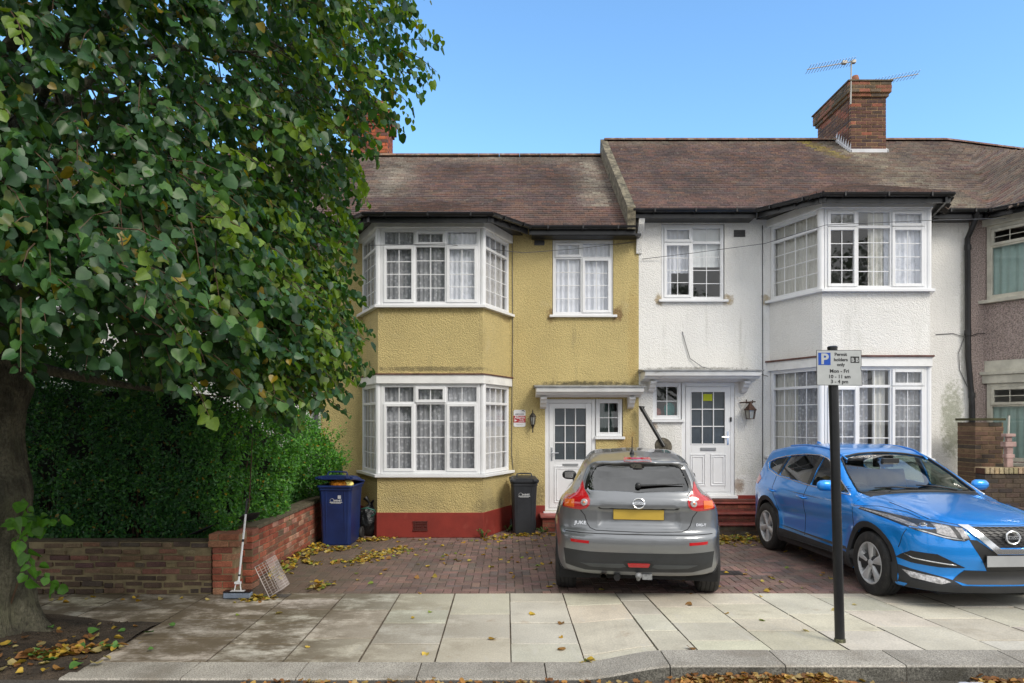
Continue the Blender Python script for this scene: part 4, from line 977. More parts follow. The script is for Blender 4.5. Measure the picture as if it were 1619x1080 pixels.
    lg.build('council_logo', M('white_print', (.7, .72, .74), .6) if 'white_print' not in bpy.data.materials else bpy.data.materials['white_print'], t)
    return t
m_blueb = M('navy_plastic', (.010, .028, .13), .42, var=.15, vscale=4, stains=[((.05, .06, .12), 5, .6, .8, .4, None)])
m_blkb = M('charcoal_plastic', (.028, .031, .038), .45, var=.15, vscale=4, stains=[((.08, .08, .08), 5, .6, .8, .4, None)])
bb = wheelie('wheelie_bin', 'navy blue wheelie bin with lid ajar over an orange bag', (-2.58, 10.78, 0), R(-3), .53, .66, 1.05, m_blueb, open_=R(8), logo=2)
og = MB(); og.sphere((.04, -.12, .93), .17, 14, 8, sq=(1.15, 1.1, .42)); og.sphere((.16, -.2, .93), .08, 10, 6, sq=(1.2, .8, .7), col=(1.9, 4.5, 20))
o_ = og.build('orange_bag', M('orange_bag_plastic', (.85, .30, .02), .4, attr=True, var=.1, bump=1, bscale=12, bdist=.05), bb, smooth=True)
# the bag is its own thing inside the bin
o_.parent = None; mw = Matrix.Translation(bb.location) @ Matrix.Rotation(R(-3), 4, 'Z'); o_.matrix_world = mw; o_.data.transform(Matrix.Identity(4)); tag(o_, 'bright orange plastic bag showing under the lid of the navy bin', 'bag')
wheelie('wheelie_bin', 'closed charcoal wheelie bin by the wall between bay and front door', (.30, 11.72, 0), R(2), .44, .52, 1.02, m_blkb, logo=1)
def lumpy(c, r, sq, seed, amp=.14, n=40, m=26, fold=9):
    q = random.Random(seed); ph = [q.uniform(0, 6) for _ in range(8)]; mb = MB(); V = []; F = []
    for i in range(m+1):
        t = math.pi*i/m
        for j in range(n):
            a = 2*math.pi*j/n
            k = 1+amp*(.5*math.sin(3*a+ph[0]+2*t)*math.sin(2*t+ph[1])+.35*math.sin(fold*a+ph[2]+3*math.sin(3*t))*math.sin(t)+.25*math.sin(7*t+ph[3]+2*a)+.2*math.sin(13*a+5*t+ph[4]))
            V.append((c[0]+r*k*sq[0]*math.sin(t)*math.cos(a), c[1]+r*k*sq[1]*math.sin(t)*math.sin(a), max(.01, c[2]+r*k*sq[2]*math.cos(t))))
    for i in range(m):
        for j in range(n): F.append((i*n+j, (i+1)*n+j, (i+1)*n+(j+1) % n, i*n+(j+1) % n))
    mb.add(V, F); return mb
m_bag = M('black_bin_liner', (.012, .014, .016), .3, var=.1, bump=.9, bscale=16, bdist=.03, spec=.7)
bt = thing('rubbish_bag', 'knotted black rubbish sack slumped between the navy bin and the bay', 'rubbish bag', (-2.23, 11.45, 0))
mb = lumpy((-2.25, 11.45, .24), .25, (.85, .8, 1.05), 5)
mb.build('sack', m_bag, bt, smooth=True)
kn = MB(); kn.tube([(-2.25, 11.43, .45), (-2.26, 11.42, .53), (-2.30, 11.40, .60), (-2.33, 11.4, .63)], [.05, .02, .035, .05], 8); kn.tube([(-2.25, 11.43, .52), (-2.20, 11.42, .57), (-2.15, 11.4, .57)], [.015, .02, .035], 8); kn.build('knot', m_bag, bt, smooth=True)
tl = MB(); tl.tube([(-2.36, 11.22, .46), (-2.25, 11.20, .48), (-2.14, 11.22, .44), (-2.13, 11.25, .38), (-2.2, 11.22, .34)], .012, 6); tl.build('tie', M('green_tape', (.03, .13, .10), .5), bt, smooth=True)
# mop
mp = thing('sponge_mop', 'white handled sponge mop leaning against the red pier', 'mop', (-2.86, 7.36, 0))
a = Vector((-2.855, 7.34, .10)); b = Vector((-2.80, 7.46, 1.04)); lerp = lambda t: a+(b-a)*t
g = MB(); g.tube([lerp(.06), lerp(.84)], .011, 10); g.build('handle', M('white_enamel', (.75, .76, .78), .3), mp, smooth=True, angle=40)
g = MB(); g.tube([lerp(.84), lerp(.99)], .012, 8); g.tube([lerp(.99), lerp(1.02)], [.02, .012], 8); g.tube([lerp(.53), lerp(.56)], .0135, 10); g.tube([lerp(.15), lerp(.17)], .0135, 10); g.build('grip', m_black, mp, smooth=True, angle=40)
g = MB(); g.box(-2.93, -2.78, 7.31, 7.37, .075, .09)
for s in (-1, 1): g.tube([(-2.855+s*.035, 7.335, .09), (-2.855+s*.022, 7.345, .17), (-2.853, 7.345, .20)], .007, 6)
g.box(-2.89, -2.82, 7.325, 7.355, .16, .185); g.build('bracket', bpy.data.materials['white_enamel'], mp, bevel=.003)
g = MB(); g.box(-3.0, -2.71, 7.30, 7.385, .012, .075); g.build('sponge', M('blue_grey_sponge', (.22, .27, .36), .9, var=.2, bump=.6, bscale=90), mp, bevel=.01)
g = MB(); g.box(-3.0, -2.71, 7.295, 7.39, .0755, .088); g.build('squeeze_plate', m_black, mp, bevel=.003)
# wire basket leaning
bs = thing('wire_basket', 'white wire basket tipped on its side beside the mop', 'basket', (-2.6, 7.5, 0))
g = MB(); O = Vector((-2.52, 7.34, .02)); U = Vector((-.50, .20, .84)).normalized()*.36; V_ = Vector((.0, 1, .0))*.30; W_ = U.cross(V_).normalized()*-.14
def wl(p, q, r=.0022): g.tube([p, q], r, 4)
for i in range(13): t = i/12; wl(O+U*t, O+U*t+W_); wl(O+U*t+V_, O+U*t+V_+W_); wl(O+U*t+W_, O+U*t+W_+V_)
for i in range(15): t = i/14; wl(O+V_*t+W_, O+V_*t+W_+U); wl(O+V_*t, O+V_*t+W_); wl(O+U+V_*t, O+U+V_*t+W_)
for s in (0, .33, .66): wl(O+W_*s, O+W_*s+U); wl(O+W_*s+V_, O+W_*s+V_+U); wl(O+W_*s, O+W_*s+V_); wl(O+U+W_*s, O+U+W_*s+V_)
for p, q in ((O, O+U), (O, O+V_), (O+U, O+U+V_), (O+V_, O+V_+U)): wl(p, q, .005)
g.build('wires', M('pale_wire', (.50, .44, .42), .5, var=.2), bs)
# dark sheet on the hedge side of the pier
g = MB(); g.prism([(-3.6, 7.80, .60), (-3.35, 7.74, .70), (-3.05, 8.0, .80), (-2.98, 8.3, .78), (-3.05, 8.4, .70), (-3.4, 8.0, .62)], (.02, .02, .02)); 
tag(center_origin(g.build('felt_sheet', M('roofing_felt', (.018, .018, .022), .75, var=.2, bump=.4, bscale=30), bevel=.004)), 'folded piece of black felt lying on the wall end below the hedge', 'sheet')
g = MB(); g.prism([(-2.66, 7.39, .0015), (-2.37, 7.39, .0015), (-2.34, 7.52, .0015), (-2.62, 7.52, .0015)], (0, 0, .006))
tag(center_origin(g.build('stopcock_cover', m_asph)), 'small dark service cover set in the pavement by the mop', 'cover')

# ================================================================ lanterns, alarm sign, pole on the wall
ln = thing('wall_lantern', 'small black iron carriage lantern beside the door of the yellow house', 'lantern', (.47, DW-.08, 1.9))
c = (.47, DW-.10, 0); g = MB()
g.lathe([(.0, 2.10), (.008, 2.08), (.01, 2.04), (.03, 2.02), (.055, 1.985), (.06, 1.975), (.06, 1.965), (0, 1.965)], c, n=8); g.lathe([(0, 1.835), (.035, 1.83), (.03, 1.81), (.012, 1.78), (.008, 1.73), (.012, 1.70), (0, 1.68)], c, n=8)
for k in range(8): q = k*math.pi/4; g.tube([(c[0]+.052*math.cos(q), c[1]+.052*math.sin(q), 1.965), (c[0]+.036*math.cos(q), c[1]+.036*math.sin(q), 1.83)], .004, 4)
g.box(.455, .485, DW-.03, DW-.001, 1.78, 1.98); g.tube([(.47, DW-.02, 1.86), (.47, DW-.05, 1.80), (.47, DW-.10, 1.79)], .008, 6); g.build('frame', m_darkiron, ln)
g = MB(); g.lathe([(.030, 1.832), (.047, 1.963)], c, n=8); g.build('glass', M('lantern_glass', (.42, .42, .38), .2, var=.2), ln)
ln = thing('wall_lantern', 'rusty brown coach lantern on the white wall right of the white front door', 'lantern', (4.28, DW-.12, 1.95))
c = (4.27, DW-.15, 0); g = MB()
g.lathe([(.0, 2.24), (.02, 2.22), (.03, 2.19), (.085, 2.12), (.115, 2.09), (.115, 2.08), (0, 2.08)], c, n=6); g.lathe([(0, 1.935), (.07, 1.935), (.072, 1.925), (0, 1.92)], c, n=6)
for k in range(6): q = k*math.pi/3; g.tube([(c[0]+.095*math.cos(q), c[1]+.095*math.sin(q), 2.08), (c[0]+.07*math.cos(q), c[1]+.07*math.sin(q), 1.93)], .006, 4)
g.tube([(4.13, DW-.02, 2.215), (4.27, DW-.15, 2.225), (4.36, DW-.15, 2.23)], .012, 6); g.tube([(4.22, DW-.1, 2.20), (4.22, DW-.1, 2.27)], .012, 6); g.tube([(4.27, DW-.15, 2.2), (4.27, DW-.01, 2.22)], .012, 6); g.tube([(4.31, DW-.15, 2.20), (4.31, DW-.15, 2.26)], .010, 6); g.build('frame', m_brass, ln)
g = MB(); g.lathe([(.064, 1.936), (.088, 2.08)], c, n=6); g.build('glass', bpy.data.materials['lantern_glass'], ln)
sg = thing('alarm_sign', 'white and red alarm notice fixed to the yellow wall beside the bay', 'sign', (.235, DW-.01, 1.79))
g = MB(); x0, x1 = .135, .345
g.prism([(x0+.02, DW-.01, 1.79), (x1-.02, DW-.01, 1.79), (x1, DW-.01, 1.81), (x1, DW-.01, 2.07), (x1-.02, DW-.01, 2.09), (x0+.02, DW-.01, 2.09), (x0, DW-.01, 2.07), (x0, DW-.01, 1.81)], (0, .008, 0)); g.build('plate', M('sign_white', (.72, .72, .73), .4, var=.03), sg)
g = MB(); g.box(x0, x1, DW-.0125, DW-.0105, 1.865, 1.985); g.build('red_band', M('sign_red', (.42, .02, .03), .4, var=.03), sg)
g = MB(); text_mb(g, 'Alarm', .072, (.24, DW-.0135, 1.935), UX, (0, 0, 1), bold=.0015); text_mb(g, 'Family', .028, (.275, DW-.0135, 1.907), UX, (0, 0, 1), bold=.0006); text_mb(g, 'protected', .024, (.275, DW-.0135, 1.883), UX, (0, 0, 1), bold=.0006)
g.prism([(.15, DW-.0135, 1.88), (.20, DW-.0135, 1.90), (.15, DW-.0135, 1.925)], (0, .002, 0)); g.build('lettering', bpy.data.materials['sign_white'], sg)
g = MB(); text_mb(g, 'CRIME STOPPER', .026, (.24, DW-.0115, 2.005), UX, (0, 0, 1), bold=.0006, sx=.85); g.box(.17, .31, DW-.012, DW-.0105, 1.835, 1.838); g.box(.19, .29, DW-.012, DW-.0105, 1.82, 1.823)
g.tube([(.28, DW-.012, 2.075), (.31, DW-.012, 2.08), (.325, DW-.012, 2.055)], .008, 5); g.build('small_print', M('sign_ink', (.12, .1, .12), .5), sg)
pp = thing('parasol_stand', 'black pole leaning from a round base against the white wall behind the grey car', 'stand', (2.8, 11.85, 0))
a = at(1050, 706, 11.85); b = at(1013, 643, 12.08)
g = MB(); g.tube([a, a+(b-a)*.93], .034, 12); g.tube([a+(b-a)*.9, b, b+Vector((.05, -.02, -.03))], .042, 10); g.build('pole', m_black, pp, smooth=True, angle=50)
g = MB(); n_ = Vector((.1, -.95, .25)).normalized(); g.lathe([(0, .05), (.06, .05), (.09, .03), (.145, .02), (.155, 0), (.145, -.02), (0, -.02)], a+Vector((0, .06, 0)), n_, 28); 
g.build('base', M('dirty_concrete_disc', (.10, .085, .06), .8, var=.3, vscale=10, stains=[((.2, .18, .14), 12, .5, .65, .6, None)]), pp, smooth=True, angle=30)
g = MB(); g.tube([a+Vector((0, .10, -.2)), Vector((a.x, 11.98, 0))], .03, 10); g.tube([a+Vector((0, .10, -.22)), a+Vector((0, .10, .05))], .03, 10); g.build('leg', m_black, pp)

# ================================================================ parking sign on its post
SPX, SPD = 2.75, 5.67
sp = thing('parking_sign', 'parking permit sign on a black post at the edge of the pavement', 'sign', (SPX, SPD, .07))
top = at(1316, 551, SPD); foot = Vector((SPX, SPD, .0)); foot = at(1328, 1017, SPD); foot.z = pz(SPX, SPD)-.01
g = MB(); g.tube([foot, foot+(top-foot)*.5, top], .0385, 20); g.lathe([(.041, 0), (.041, .012), (.03, .02), (0, .02)], top, (top-foot), 20)
g.build('post', M('black_post_paint', (.011, .012, .014), .35, var=.25, vscale=6, stains=[((.09, .09, .08), 28, .68, .74, .8, None)], bump=.15, bscale=12), sp, smooth=True, angle=40)
g = MB(); g.lathe([(.044, 0), (.044, .035), (.041, .04)], foot, (top-foot), 20); g.build('mossy_foot', M('post_moss', (.16, .16, .09), .9, var=.4, vscale=30), sp, smooth=True, angle=40)
pc = at(1326.5, 581.5, SPD-.055); u = Vector((1, -.10, -.012)).normalized(); up = Vector((-.012, 0, 1)).normalized(); nrm = u.cross(up).normalized(); nf = -nrm if nrm.y > 0 else nrm
SW, SH = .352, .288
def sp_(x, y, o=0): return pc+u*(x-SW/2)+up*(SH/2-y)+nf*o
def plate(w0, w1, pad, nm, mt, par=sp):
    g = MB(); n = 8; P = []
    out = [(pad, pad), (SW-pad, pad), (SW-pad+.0, SH*.42), (SW-pad-.006, SH*.5), (SW-pad+.002, SH*.62), (SW-pad+.004, SH-pad), (pad, SH-pad)]
    g.prism([sp_(x, y, w0) for x, y in out], nf*(w1-w0)); return g.build(nm, mt, par)
m_swh = M('sign_reflective_white', (.48, .50, .50), .45, var=.06, vscale=8); m_sbk = M('sign_black', (.015, .015, .017), .45); m_sbl = M('sign_blue', (.005, .07, .42), .4, var=.05)
plf = plate(-.002, .0, 0, 'plate', m_sbk); plate(.0, .0012, .004, 'face', m_swh, plf)
g = MB(); g.prism([sp_(.014, .022, .0015), sp_(.110, .022, .0015), sp_(.110, .122, .0015), sp_(.014, .122, .0015)], nf*.001); bq = g.build('parking_symbol', m_sbl, plf)
g = MB(); text_mb(g, 'P', .118, sp_(.063, .112, .0032), u, up, bold=.004); g.build('letter', m_swh, bq)
g = MB()
for tx, y, cx, sz in (('Permit', .047, .190, .036), ('holders', .090, .190, .036), ('only', .130, .190, .036), ('Mon - Fri', .184, .178, .040), ('10 - 11 am', .229, .178, .040), ('3 - 4 pm', .270, .178, .040)):
    text_mb(g, tx, sz, sp_(cx, y, .002), u, up, bold=.0010, depth=.0005)
g.prism([sp_(.266, .052, .0014), sp_(.334, .052, .0014), sp_(.334, .104, .0014), sp_(.266, .104, .0014)], nf*.0008); g.build('lettering', m_sbk, plf)
g = MB(); text_mb(g, 'B B', .045, sp_(.300, .095, .003), u, up, bold=.0012, depth=.0005, sx=.9); g.build('zone_code', m_swh, plf)
g = MB()
for z in (.05, -.09): g.lathe([(.047, -.012), (.047, .012)], pc+up*z-nf*.056+Vector((-.03,0,0)), up, 18)
g.build('bracket', m_sbk, sp)

# ================================================================ aerials on the chimney
ar = thing('tv_aerial', 'thin television aerial on a mast, boom pointing left above the chimney', 'aerial', (7.25, 14.42, 8.2))
m_al = M('dull_aluminium', (.42, .41, .38), .5, .5)
b = at(1345, 165, 14.42); t_ = at(1346, 97, 14.42); g = MB(); g.tube([b, t_], .016, 8); g.build('mast', m_al, ar)
a0, a1 = at(1350, 97, 14.42), at(1276, 110, 14.42); g = MB(); g.tube([a0, a1], .011, 6)
for k in range(16): p = a0+(a1-a0)*(k+.5)/16; g.tube([p+Vector((0, -.14, .03)), p+Vector((0, .14, -.03))], .006, 4); 
g.box(a0.x-.05, a0.x+.03, 14.38, 14.46, a0.z-.04, a0.z+.02); g.box(7.03, 7.12, 14.38, 14.46, at(1334, 99, 14.42).z-.03, at(1334, 99, 14.42).z+.03); g.build('boom', m_al, ar)
ar = thing('tv_aerial', 'thin television aerial pointing right behind the chimney top', 'aerial', (7.7, 15.5, 9.0))
a0, a1 = at(1378, 131, 15.5), at(1452, 117, 15.5); g = MB(); g.tube([a0, a1], .011, 6)
for k in range(14): p = a0+(a1-a0)*(k+.5)/14; g.tube([p+Vector((0, -.14, .03)), p+Vector((0, .14, -.03))], .006, 4)
g.build('boom', m_al, ar); g = MB(); g.tube([(a0.x, 15.5, 9.0), (a0.x, 15.5, a0.z+.02)], .016, 8); g.build('mast', m_al, ar)
# plastic bottle in the gutter
bo = thing('plastic_bottle', 'clear crushed plastic bottle with blue cap lying in the gutter below the kerb', 'bottle', (3.3, 4.93, 0))
g = MB(); g.lathe([(.012, 0), (.014, .02), (.03, .05), (.032, .09), (.028, .11), (.032, .13), (.032, .20), (.024, .215), (0, .21)], (3.20, 4.93, .0), (1, -.05, 0), 16); g.build('body', M('cloudy_plastic', (.50, .52, .62), .2, var=.2, vscale=20), bo, smooth=True)
g = MB(); g.lathe([(.016, -.018), (.016, .004), (0, .004)], (3.20, 4.93, .0), (1, -.05, 0), 12); g.build('cap', M('blue_cap', (.02, .14, .4), .4), bo)
# ================================================================ vegetation
def leaf_mat(name, rough=.42, tr=.25, spec=.5):
    m, nt, out = new_mat(name); p = N(nt, 'ShaderNodeBsdfPrincipled'); p.inputs['Roughness'].default_value = rough; p.inputs['Specular IOR Level'].default_value = spec
    a = N(nt, 'ShaderNodeAttribute', attribute_name='tint'); tc = N(nt, 'ShaderNodeTexCoord')
    c = mixc(nt, ramp(nt, noise(nt, tc.outputs['Object'], 25, 3), .35, .65), a.outputs['Color'], mixc(nt, 1.0, a.outputs['Color'], (.72, .78, .8), 'MULTIPLY'))
    L(nt, c, p.inputs['Base Color'])
    t = N(nt, 'ShaderNodeBsdfTranslucent'); L(nt, mixc(nt, 1.0, c, (1.5, 1.5, .35), 'MULTIPLY'), t.inputs[0])
    mx = N(nt, 'ShaderNodeMixShader'); mx.inputs[0].default_value = tr; L(nt, p.outputs[0], mx.inputs[1]); L(nt, t.outputs[0], mx.inputs[2]); L(nt, mx.outputs[0], out.inputs[0])
    return m
m_leaf = leaf_mat('lime_leaf', .42, .38, .5); m_hleaf = leaf_mat('privet_leaf', .42, .3); m_dry = leaf_mat('fallen_leaf', .6, .15, .3)
HEART = np.array([(0, -.04), (.27, -.13), (.49, .03), (.55, .30), (.45, .57), (.23, .80), (0, 1.0)], float)   # right half, stalk at origin
def leaves_mesh(name, pos, axis, nrm, size, tint, mat, parent=None, fold=.28, curl=.32, simple=False):
    """pos (n,3) stalk end, axis leaf direction, nrm face normal"""
    n = len(pos); ax = axis/np.linalg.norm(axis, axis=1, keepdims=True)
    nm = nrm-(nrm*ax).sum(1, keepdims=True)*ax; nm /= np.maximum(np.linalg.norm(nm, axis=1, keepdims=True), 1e-6); sd = np.cross(ax, nm)
    if simple: H = np.array([(0, 0), (.30, .45), (0, 1.0)], float)
    else: H = HEART
    k = len(H); mid = [0, k-1]
    # vertex list: spine verts (k) then right side inner verts (k-2), left (k-2)
    P = []
    for (x, y) in (H[0], H[-1]): P.append((0, y, x))
    for s in (1, -1):
        for (x, y) in H[1:-1]: P.append((s, y, x))
    K = len(P); out = np.empty((n, K, 3), np.float32); fo = nr.uniform(.3, 1.4, n)*fold; cu = nr.uniform(-.4, 1.6, n)*curl
    for i, (s, y, x) in enumerate(P):
        w = s*x+nr.normal(0, .03 if s else .0, n)*(0 if simple else 1); hgt = abs(x)*fo - cu*(y*y)*.9+nr.normal(0, .055, n)*(0 if simple else 1)
        w = np.broadcast_to(w, (n,)); out[:, i, :] = pos+size[:, None]*(ax*y+sd*w[:, None]+nm*hgt[:, None])
    r = [0]+[2+i for i in range(k-2)]+[1]; l = [1]+[2+(k-2)+i for i in range(k-2)][::-1]+[0]
    F = np.array([r, l]); me = bpy.data.meshes.new(name); nv = n*K; me.vertices.add(nv); me.vertices.foreach_set('co', out.reshape(-1))
    fk = len(r); idx = (F[None]+(np.arange(n)*K)[:, None, None]).reshape(-1).astype(np.int32)
    me.loops.add(len(idx)); me.loops.foreach_set('vertex_index', idx); me.polygons.add(n*2)
    me.polygons.foreach_set('loop_start', np.arange(0, len(idx), fk, dtype=np.int32)); me.polygons.foreach_set('loop_total', np.full(n*2, fk, np.int32))
    me.polygons.foreach_set('use_smooth', np.full(n*2, not simple))
    at_ = me.color_attributes.new('tint', 'FLOAT_COLOR', 'CORNER'); c = np.concatenate([tint, np.ones((n, 1))], 1).astype(np.float32)
    at_.data.foreach_set('color', np.repeat(c, 2*fk, axis=0).ravel()); me.materials.append(mat); me.update(calc_edges=True)
    o = bpy.data.objects.new(name, me); COL.objects.link(o)
    if parent:
        o.parent = parent; me.transform(Matrix.Translation(-parent.location))
    return o
# ---- street tree
m_bark = M('bark', (.215, .20, .14), .95, var=.35, vscale=5, bump=1.0, bscale=30, bdist=.12, bst=(1, 1, .28), fine=.3, fscale=40, stains=[((.20, .20, .12), 4, .5, .7, .6, (1, 1, .4)), ((.05, .04, .03), 9, .56, .7, .6, (2, 2, .25)), ((.28, .25, .2), 30, .66, .74, .5, None)])
tree = thing('street_tree', 'large lime tree with heavy drooping leaves growing at the pavement edge', 'tree', (-4.62, 6.0, 0))
TX, TY = -4.70, 6.0
g = MB(); n = 110; V = []; lv = [(-.06, .72), (0, .64), (.06, .59), (.14, .545), (.25, .51), (.4, .485), (.55, .47), (.75, .44), (.95, .425), (1.12, .45), (1.25, .46), (1.38, .45), (1.5, .43), (1.75, .40), (2.0, .41), (2.2, .45), (2.4, .44), (2.8, .36), (3.3, .33), (4.2, .28), (5.2, .2), (6.5, .12), (8.2, .03)]
for (z, r) in lv:
    for j in range(n):
        q = 2*math.pi*j/n; f = math.exp(-max(z, 0)*3.5)
        k = r*(1+.035*abs(math.sin(8*q+z*1.7+math.sin(z*2)))+.02*math.sin(19*q+math.sin(z*6)*1.5)+.10*f*math.sin(5*q+1)+.07*f*math.sin(9*q)+.03*math.sin(3*q+z*2.3)+.022*math.sin(11*q+z*5)+.016*math.sin(23*q-z*7)+rng.uniform(-.012, .012))
        if .9 < z < 1.5: k += .05*max(0, math.cos(q+.25))**8*math.sin((z-.9)/.6*math.pi)
        V.append((TX+.03*z*math.sin(z)*.3+k*math.cos(q), TY+k*math.sin(q), z))
g.add(V, [(i*n+j, i*n+(j+1) % n, (i+1)*n+(j+1) % n, (i+1)*n+j) for i in range(len(lv)-1) for j in range(n)]); trunk = g.build('trunk', m_bark, tree, smooth=True)
tr = random.Random(33); limbs = []
g = MB()
def Rr(z, q):
    """crown radius about the trunk at height z"""
    pts = [(1.9, 1.8), (2.2, 2.5), (2.6, 2.75), (3.0, 3.0), (3.6, 2.8), (4.2, 2.7), (4.8, 2.9), (5.4, 3.12), (6.2, 3.18), (7.0, 3.0), (8.0, 2.9), (9.0, 1.6), (9.6, .3)]
    for i in range(len(pts)-1):
        if pts[i][0] <= z <= pts[i+1][0]:
            t = (z-pts[i][0])/(pts[i+1][0]-pts[i][0]); r = pts[i][1]*(1-t)+pts[i+1][1]*t; break
    else: r = .3 if z > 9 else 1.4
    c = math.sin(q)      # towards the camera (-y) the crown is shallower
    return r*(1+.06*math.sin(3*q+z*1.3)+.05*math.sin(7*q-z*2.1))*(1-.12*max(0, -c))
for i in range(34):
    z0 = tr.uniform(2.2, 6.5); q = tr.uniform(0, 2*math.pi) if i > 12 else tr.uniform(-1.3, 1.3); zt = z0+tr.uniform(-.3, 2.2)
    rr = Rr(min(max(zt, 2.3), 9), q)*tr.uniform(.75, .95); pts = []; droop = tr.uniform(.0, .4)
    for k in range(9):
        t = k/8; pts.append((TX+rr*t*math.cos(q+.15*math.sin(t*3)), TY+rr*t*math.sin(q+.15*math.sin(t*3)), z0+(zt-z0)*math.sin(t*1.7)-droop*t*t*t))
    g.tube(pts, [.07*(1-k/8)**1.2+.006 for k in range(9)], 7); limbs.append(pts)
    for s in range(9):
        k = tr.randint(2, 8); p = Vector(pts[k]);
        if p.z < 2.5: continue
        d = Vector((tr.uniform(-1, 1), tr.uniform(-1, 1), tr.uniform(-.9, .3))).normalized()*tr.uniform(.35, .9)
        g.tube([p, p+d*.5+Vector((0, 0, .05)), p+d+Vector((0, 0, -.12))], [.012, .008, .004], 5)
g.build('branches', m_bark, tree, smooth=True)
# leaf sprays: short drooping twigs carrying alternate leaves
tw = MB(); POS = []; AX = []; NM = []; SZ = []; TN = []
GRN = np.array([(.035, .098, .030), (.044, .120, .038), (.058, .145, .030), (.040, .106, .046), (.075, .165, .036), (.030, .083, .034)])
def clumpf(x, y, z): return math.sin(x*2.1+z*1.7)+math.sin(y*2.7-z*2.3+1)+math.sin(z*3.1+x*1.3+2)
def spray(p, out, k=11, ln=.45, sz=.085, young=0):
    d = Vector(out); d.z *= .3; d += Vector((tr.uniform(-.7, .7), tr.uniform(-.7, .7), tr.uniform(-.9, .15))); d.normalize()
    pts = [Vector(p)]; st = ln/k
    for i in range(k):
        d = (d+Vector((0, 0, -.06))).normalized(); pts.append(pts[-1]+d*st)
        s = 1 if i % 2 else -1; lat = d.cross(Vector((0, 0, 1)));
        if lat.length < .1: lat = Vector((1, 0, 0))
        lat.normalize()
        a = (lat*s*tr.uniform(.5, 1)+d*.5+Vector((0, 0, -tr.uniform(.0, 1.2)))).normalized()
        nn = Vector((tr.gauss(0, .8), tr.gauss(0, .8), tr.gauss(0, .5)))+Vector(out)*.45+Vector((0, 0, tr.uniform(.3, 1.3)))
        POS.append(pts[-1]+a*.03); AX.append(a); NM.append(nn); SZ.append(sz*tr.uniform(.5, 1.3))
        if young: c = np.array((.17, .27, .035))*tr.uniform(.7, 1.25)
        else:
            c = GRN[tr.randrange(6)]*tr.uniform(.75, 1.35); q = tr.random()
            if q < .02: c = np.array((.42, .30, .03))*tr.uniform(.5, 1)
            elif q < .06: c = np.array((.12, .15, .03))
        TN.append(c)
    if tr.random() < .55: tw.tube([pts[0], pts[len(pts)//2], pts[-1]], [.005, .0035, .002], 4)
for i in range(9200):
    z = tr.uniform(2.0, 7.6) if i % 5 else tr.uniform(2.0, 3.8)
    q = tr.uniform(-math.pi, math.pi)
    if i % 3: q = tr.uniform(-2.2, 1.0)          # fuller on the street side
    r = Rr(z, q); rho = 1-tr.gauss(0, .14)*(1 if tr.random() < .5 else .6) if tr.random() < .8 else tr.uniform(.35, .9)
    rho = min(rho, 1.07); x = TX+r*rho*math.cos(q); y = TY+r*rho*math.sin(q)*.95
    zz = z-.25*rho*rho+.1
    if clumpf(x, y, z) < -1.8 and tr.random() < .75: continue
    if math.hypot(x, y) < 2.0 or y < 1.3: continue
    if zz < (2.55 if x < -2.5 else 2.15): continue
    if rho > .98 and tr.random() < (.55 if rho < 1.1 else .8): continue
    edge = x > -2.2 and rho > .8
    spray((x, y, zz), (math.cos(q), math.sin(q), 0), sz=.070, young=(edge and tr.random() < .30) or tr.random() < .02)
print('tree leaves', len(POS))
def arr(a): return np.array([tuple(v) for v in a], np.float32)
leaves_mesh('crown', arr(POS), arr(AX), arr(NM), np.array(SZ, np.float32), np.array(TN), m_leaf, tree)
tw.build('twigs', M('twig_bark', (.10, .06, .035), .8), tree)
# shoots at the foot of the trunk
POS, AX, NM, SZ, TN = [], [], [], [], []; tw = MB()
for (x, y, z) in [(-4.05, 5.85, .72), (-4.08, 5.8, .95), (-4.02, 5.85, .55), (-4.1, 5.8, 1.15), (-4.0, 5.9, .85)]:
    spray((x, y, z+.15), (.6, -.5, .3), k=7, ln=.32, sz=.085, young=1)
spray((-4.1, 5.85, 1.05), (1, -.1, .6), k=7, ln=.5, sz=.12, young=1)
TN = [t*np.array((.6, 1.0, .8)) for t in TN]
leaves_mesh('basal_leaves', arr(POS), arr(AX), arr(NM), np.array(SZ, np.float32), np.array(TN), m_leaf, tree)
tw.tube([(-4.25, 5.9, .3), (-4.08, 5.85, .7), (-4.05, 5.82, 1.2)], .008, 5); tw.build('shoot_stems', bpy.data.materials['twig_bark'], tree)

# ---- hedge
hd = thing('hedge', 'tall dense privet hedge behind the low garden walls', 'hedge', (-5.5, 9.8, .3))
def hz(x, y):     # top of hedge
    return 2.75-.32*max(0, y-8.2)+.20*math.sin(x*1.7+y*.8)+.12*math.sin(x*3.3+y)+.08*math.sin(x*5.1-y*3.3)-.25*sstep(-3.9, -2.9, x)
def hx(y, z): return -3.12+.10*math.sin(y*2.7+z*2)+.07*math.sin(z*5+y*1.3)+.16*sstep(.7, 1.4, z)*sstep(8.4, 9.5, y)+.12*sstep(.6, .9, z)-.05
def hy(x, z): return 7.86+.08*math.sin(x*3.1+z*1.7)+.06*math.sin(z*6+x*2)-.12*sstep(.7, 1.2, z)
g = MB()
x = -9.0
for i in range(46):
    for j in range(3):
        xx = -8.8+i*.125; g.tube([(xx+rng.uniform(-.05, .05), 8.1+j*.25, .3), (xx+rng.uniform(-.15, .15), 8.15+j*.25, .9), (xx+rng.uniform(-.25, .25), 8.05+j*.3, 1.7)], [.012, .009, .004], 5)
g.build('stems', bpy.data.materials['twig_bark'], hd)
core = MB(); core.prism([(-9.2, 8.25, .62), (-3.45, 8.25, .62), (-3.45, 11.95, .62), (-9.2, 11.95, .62)], (0, 0, .6))
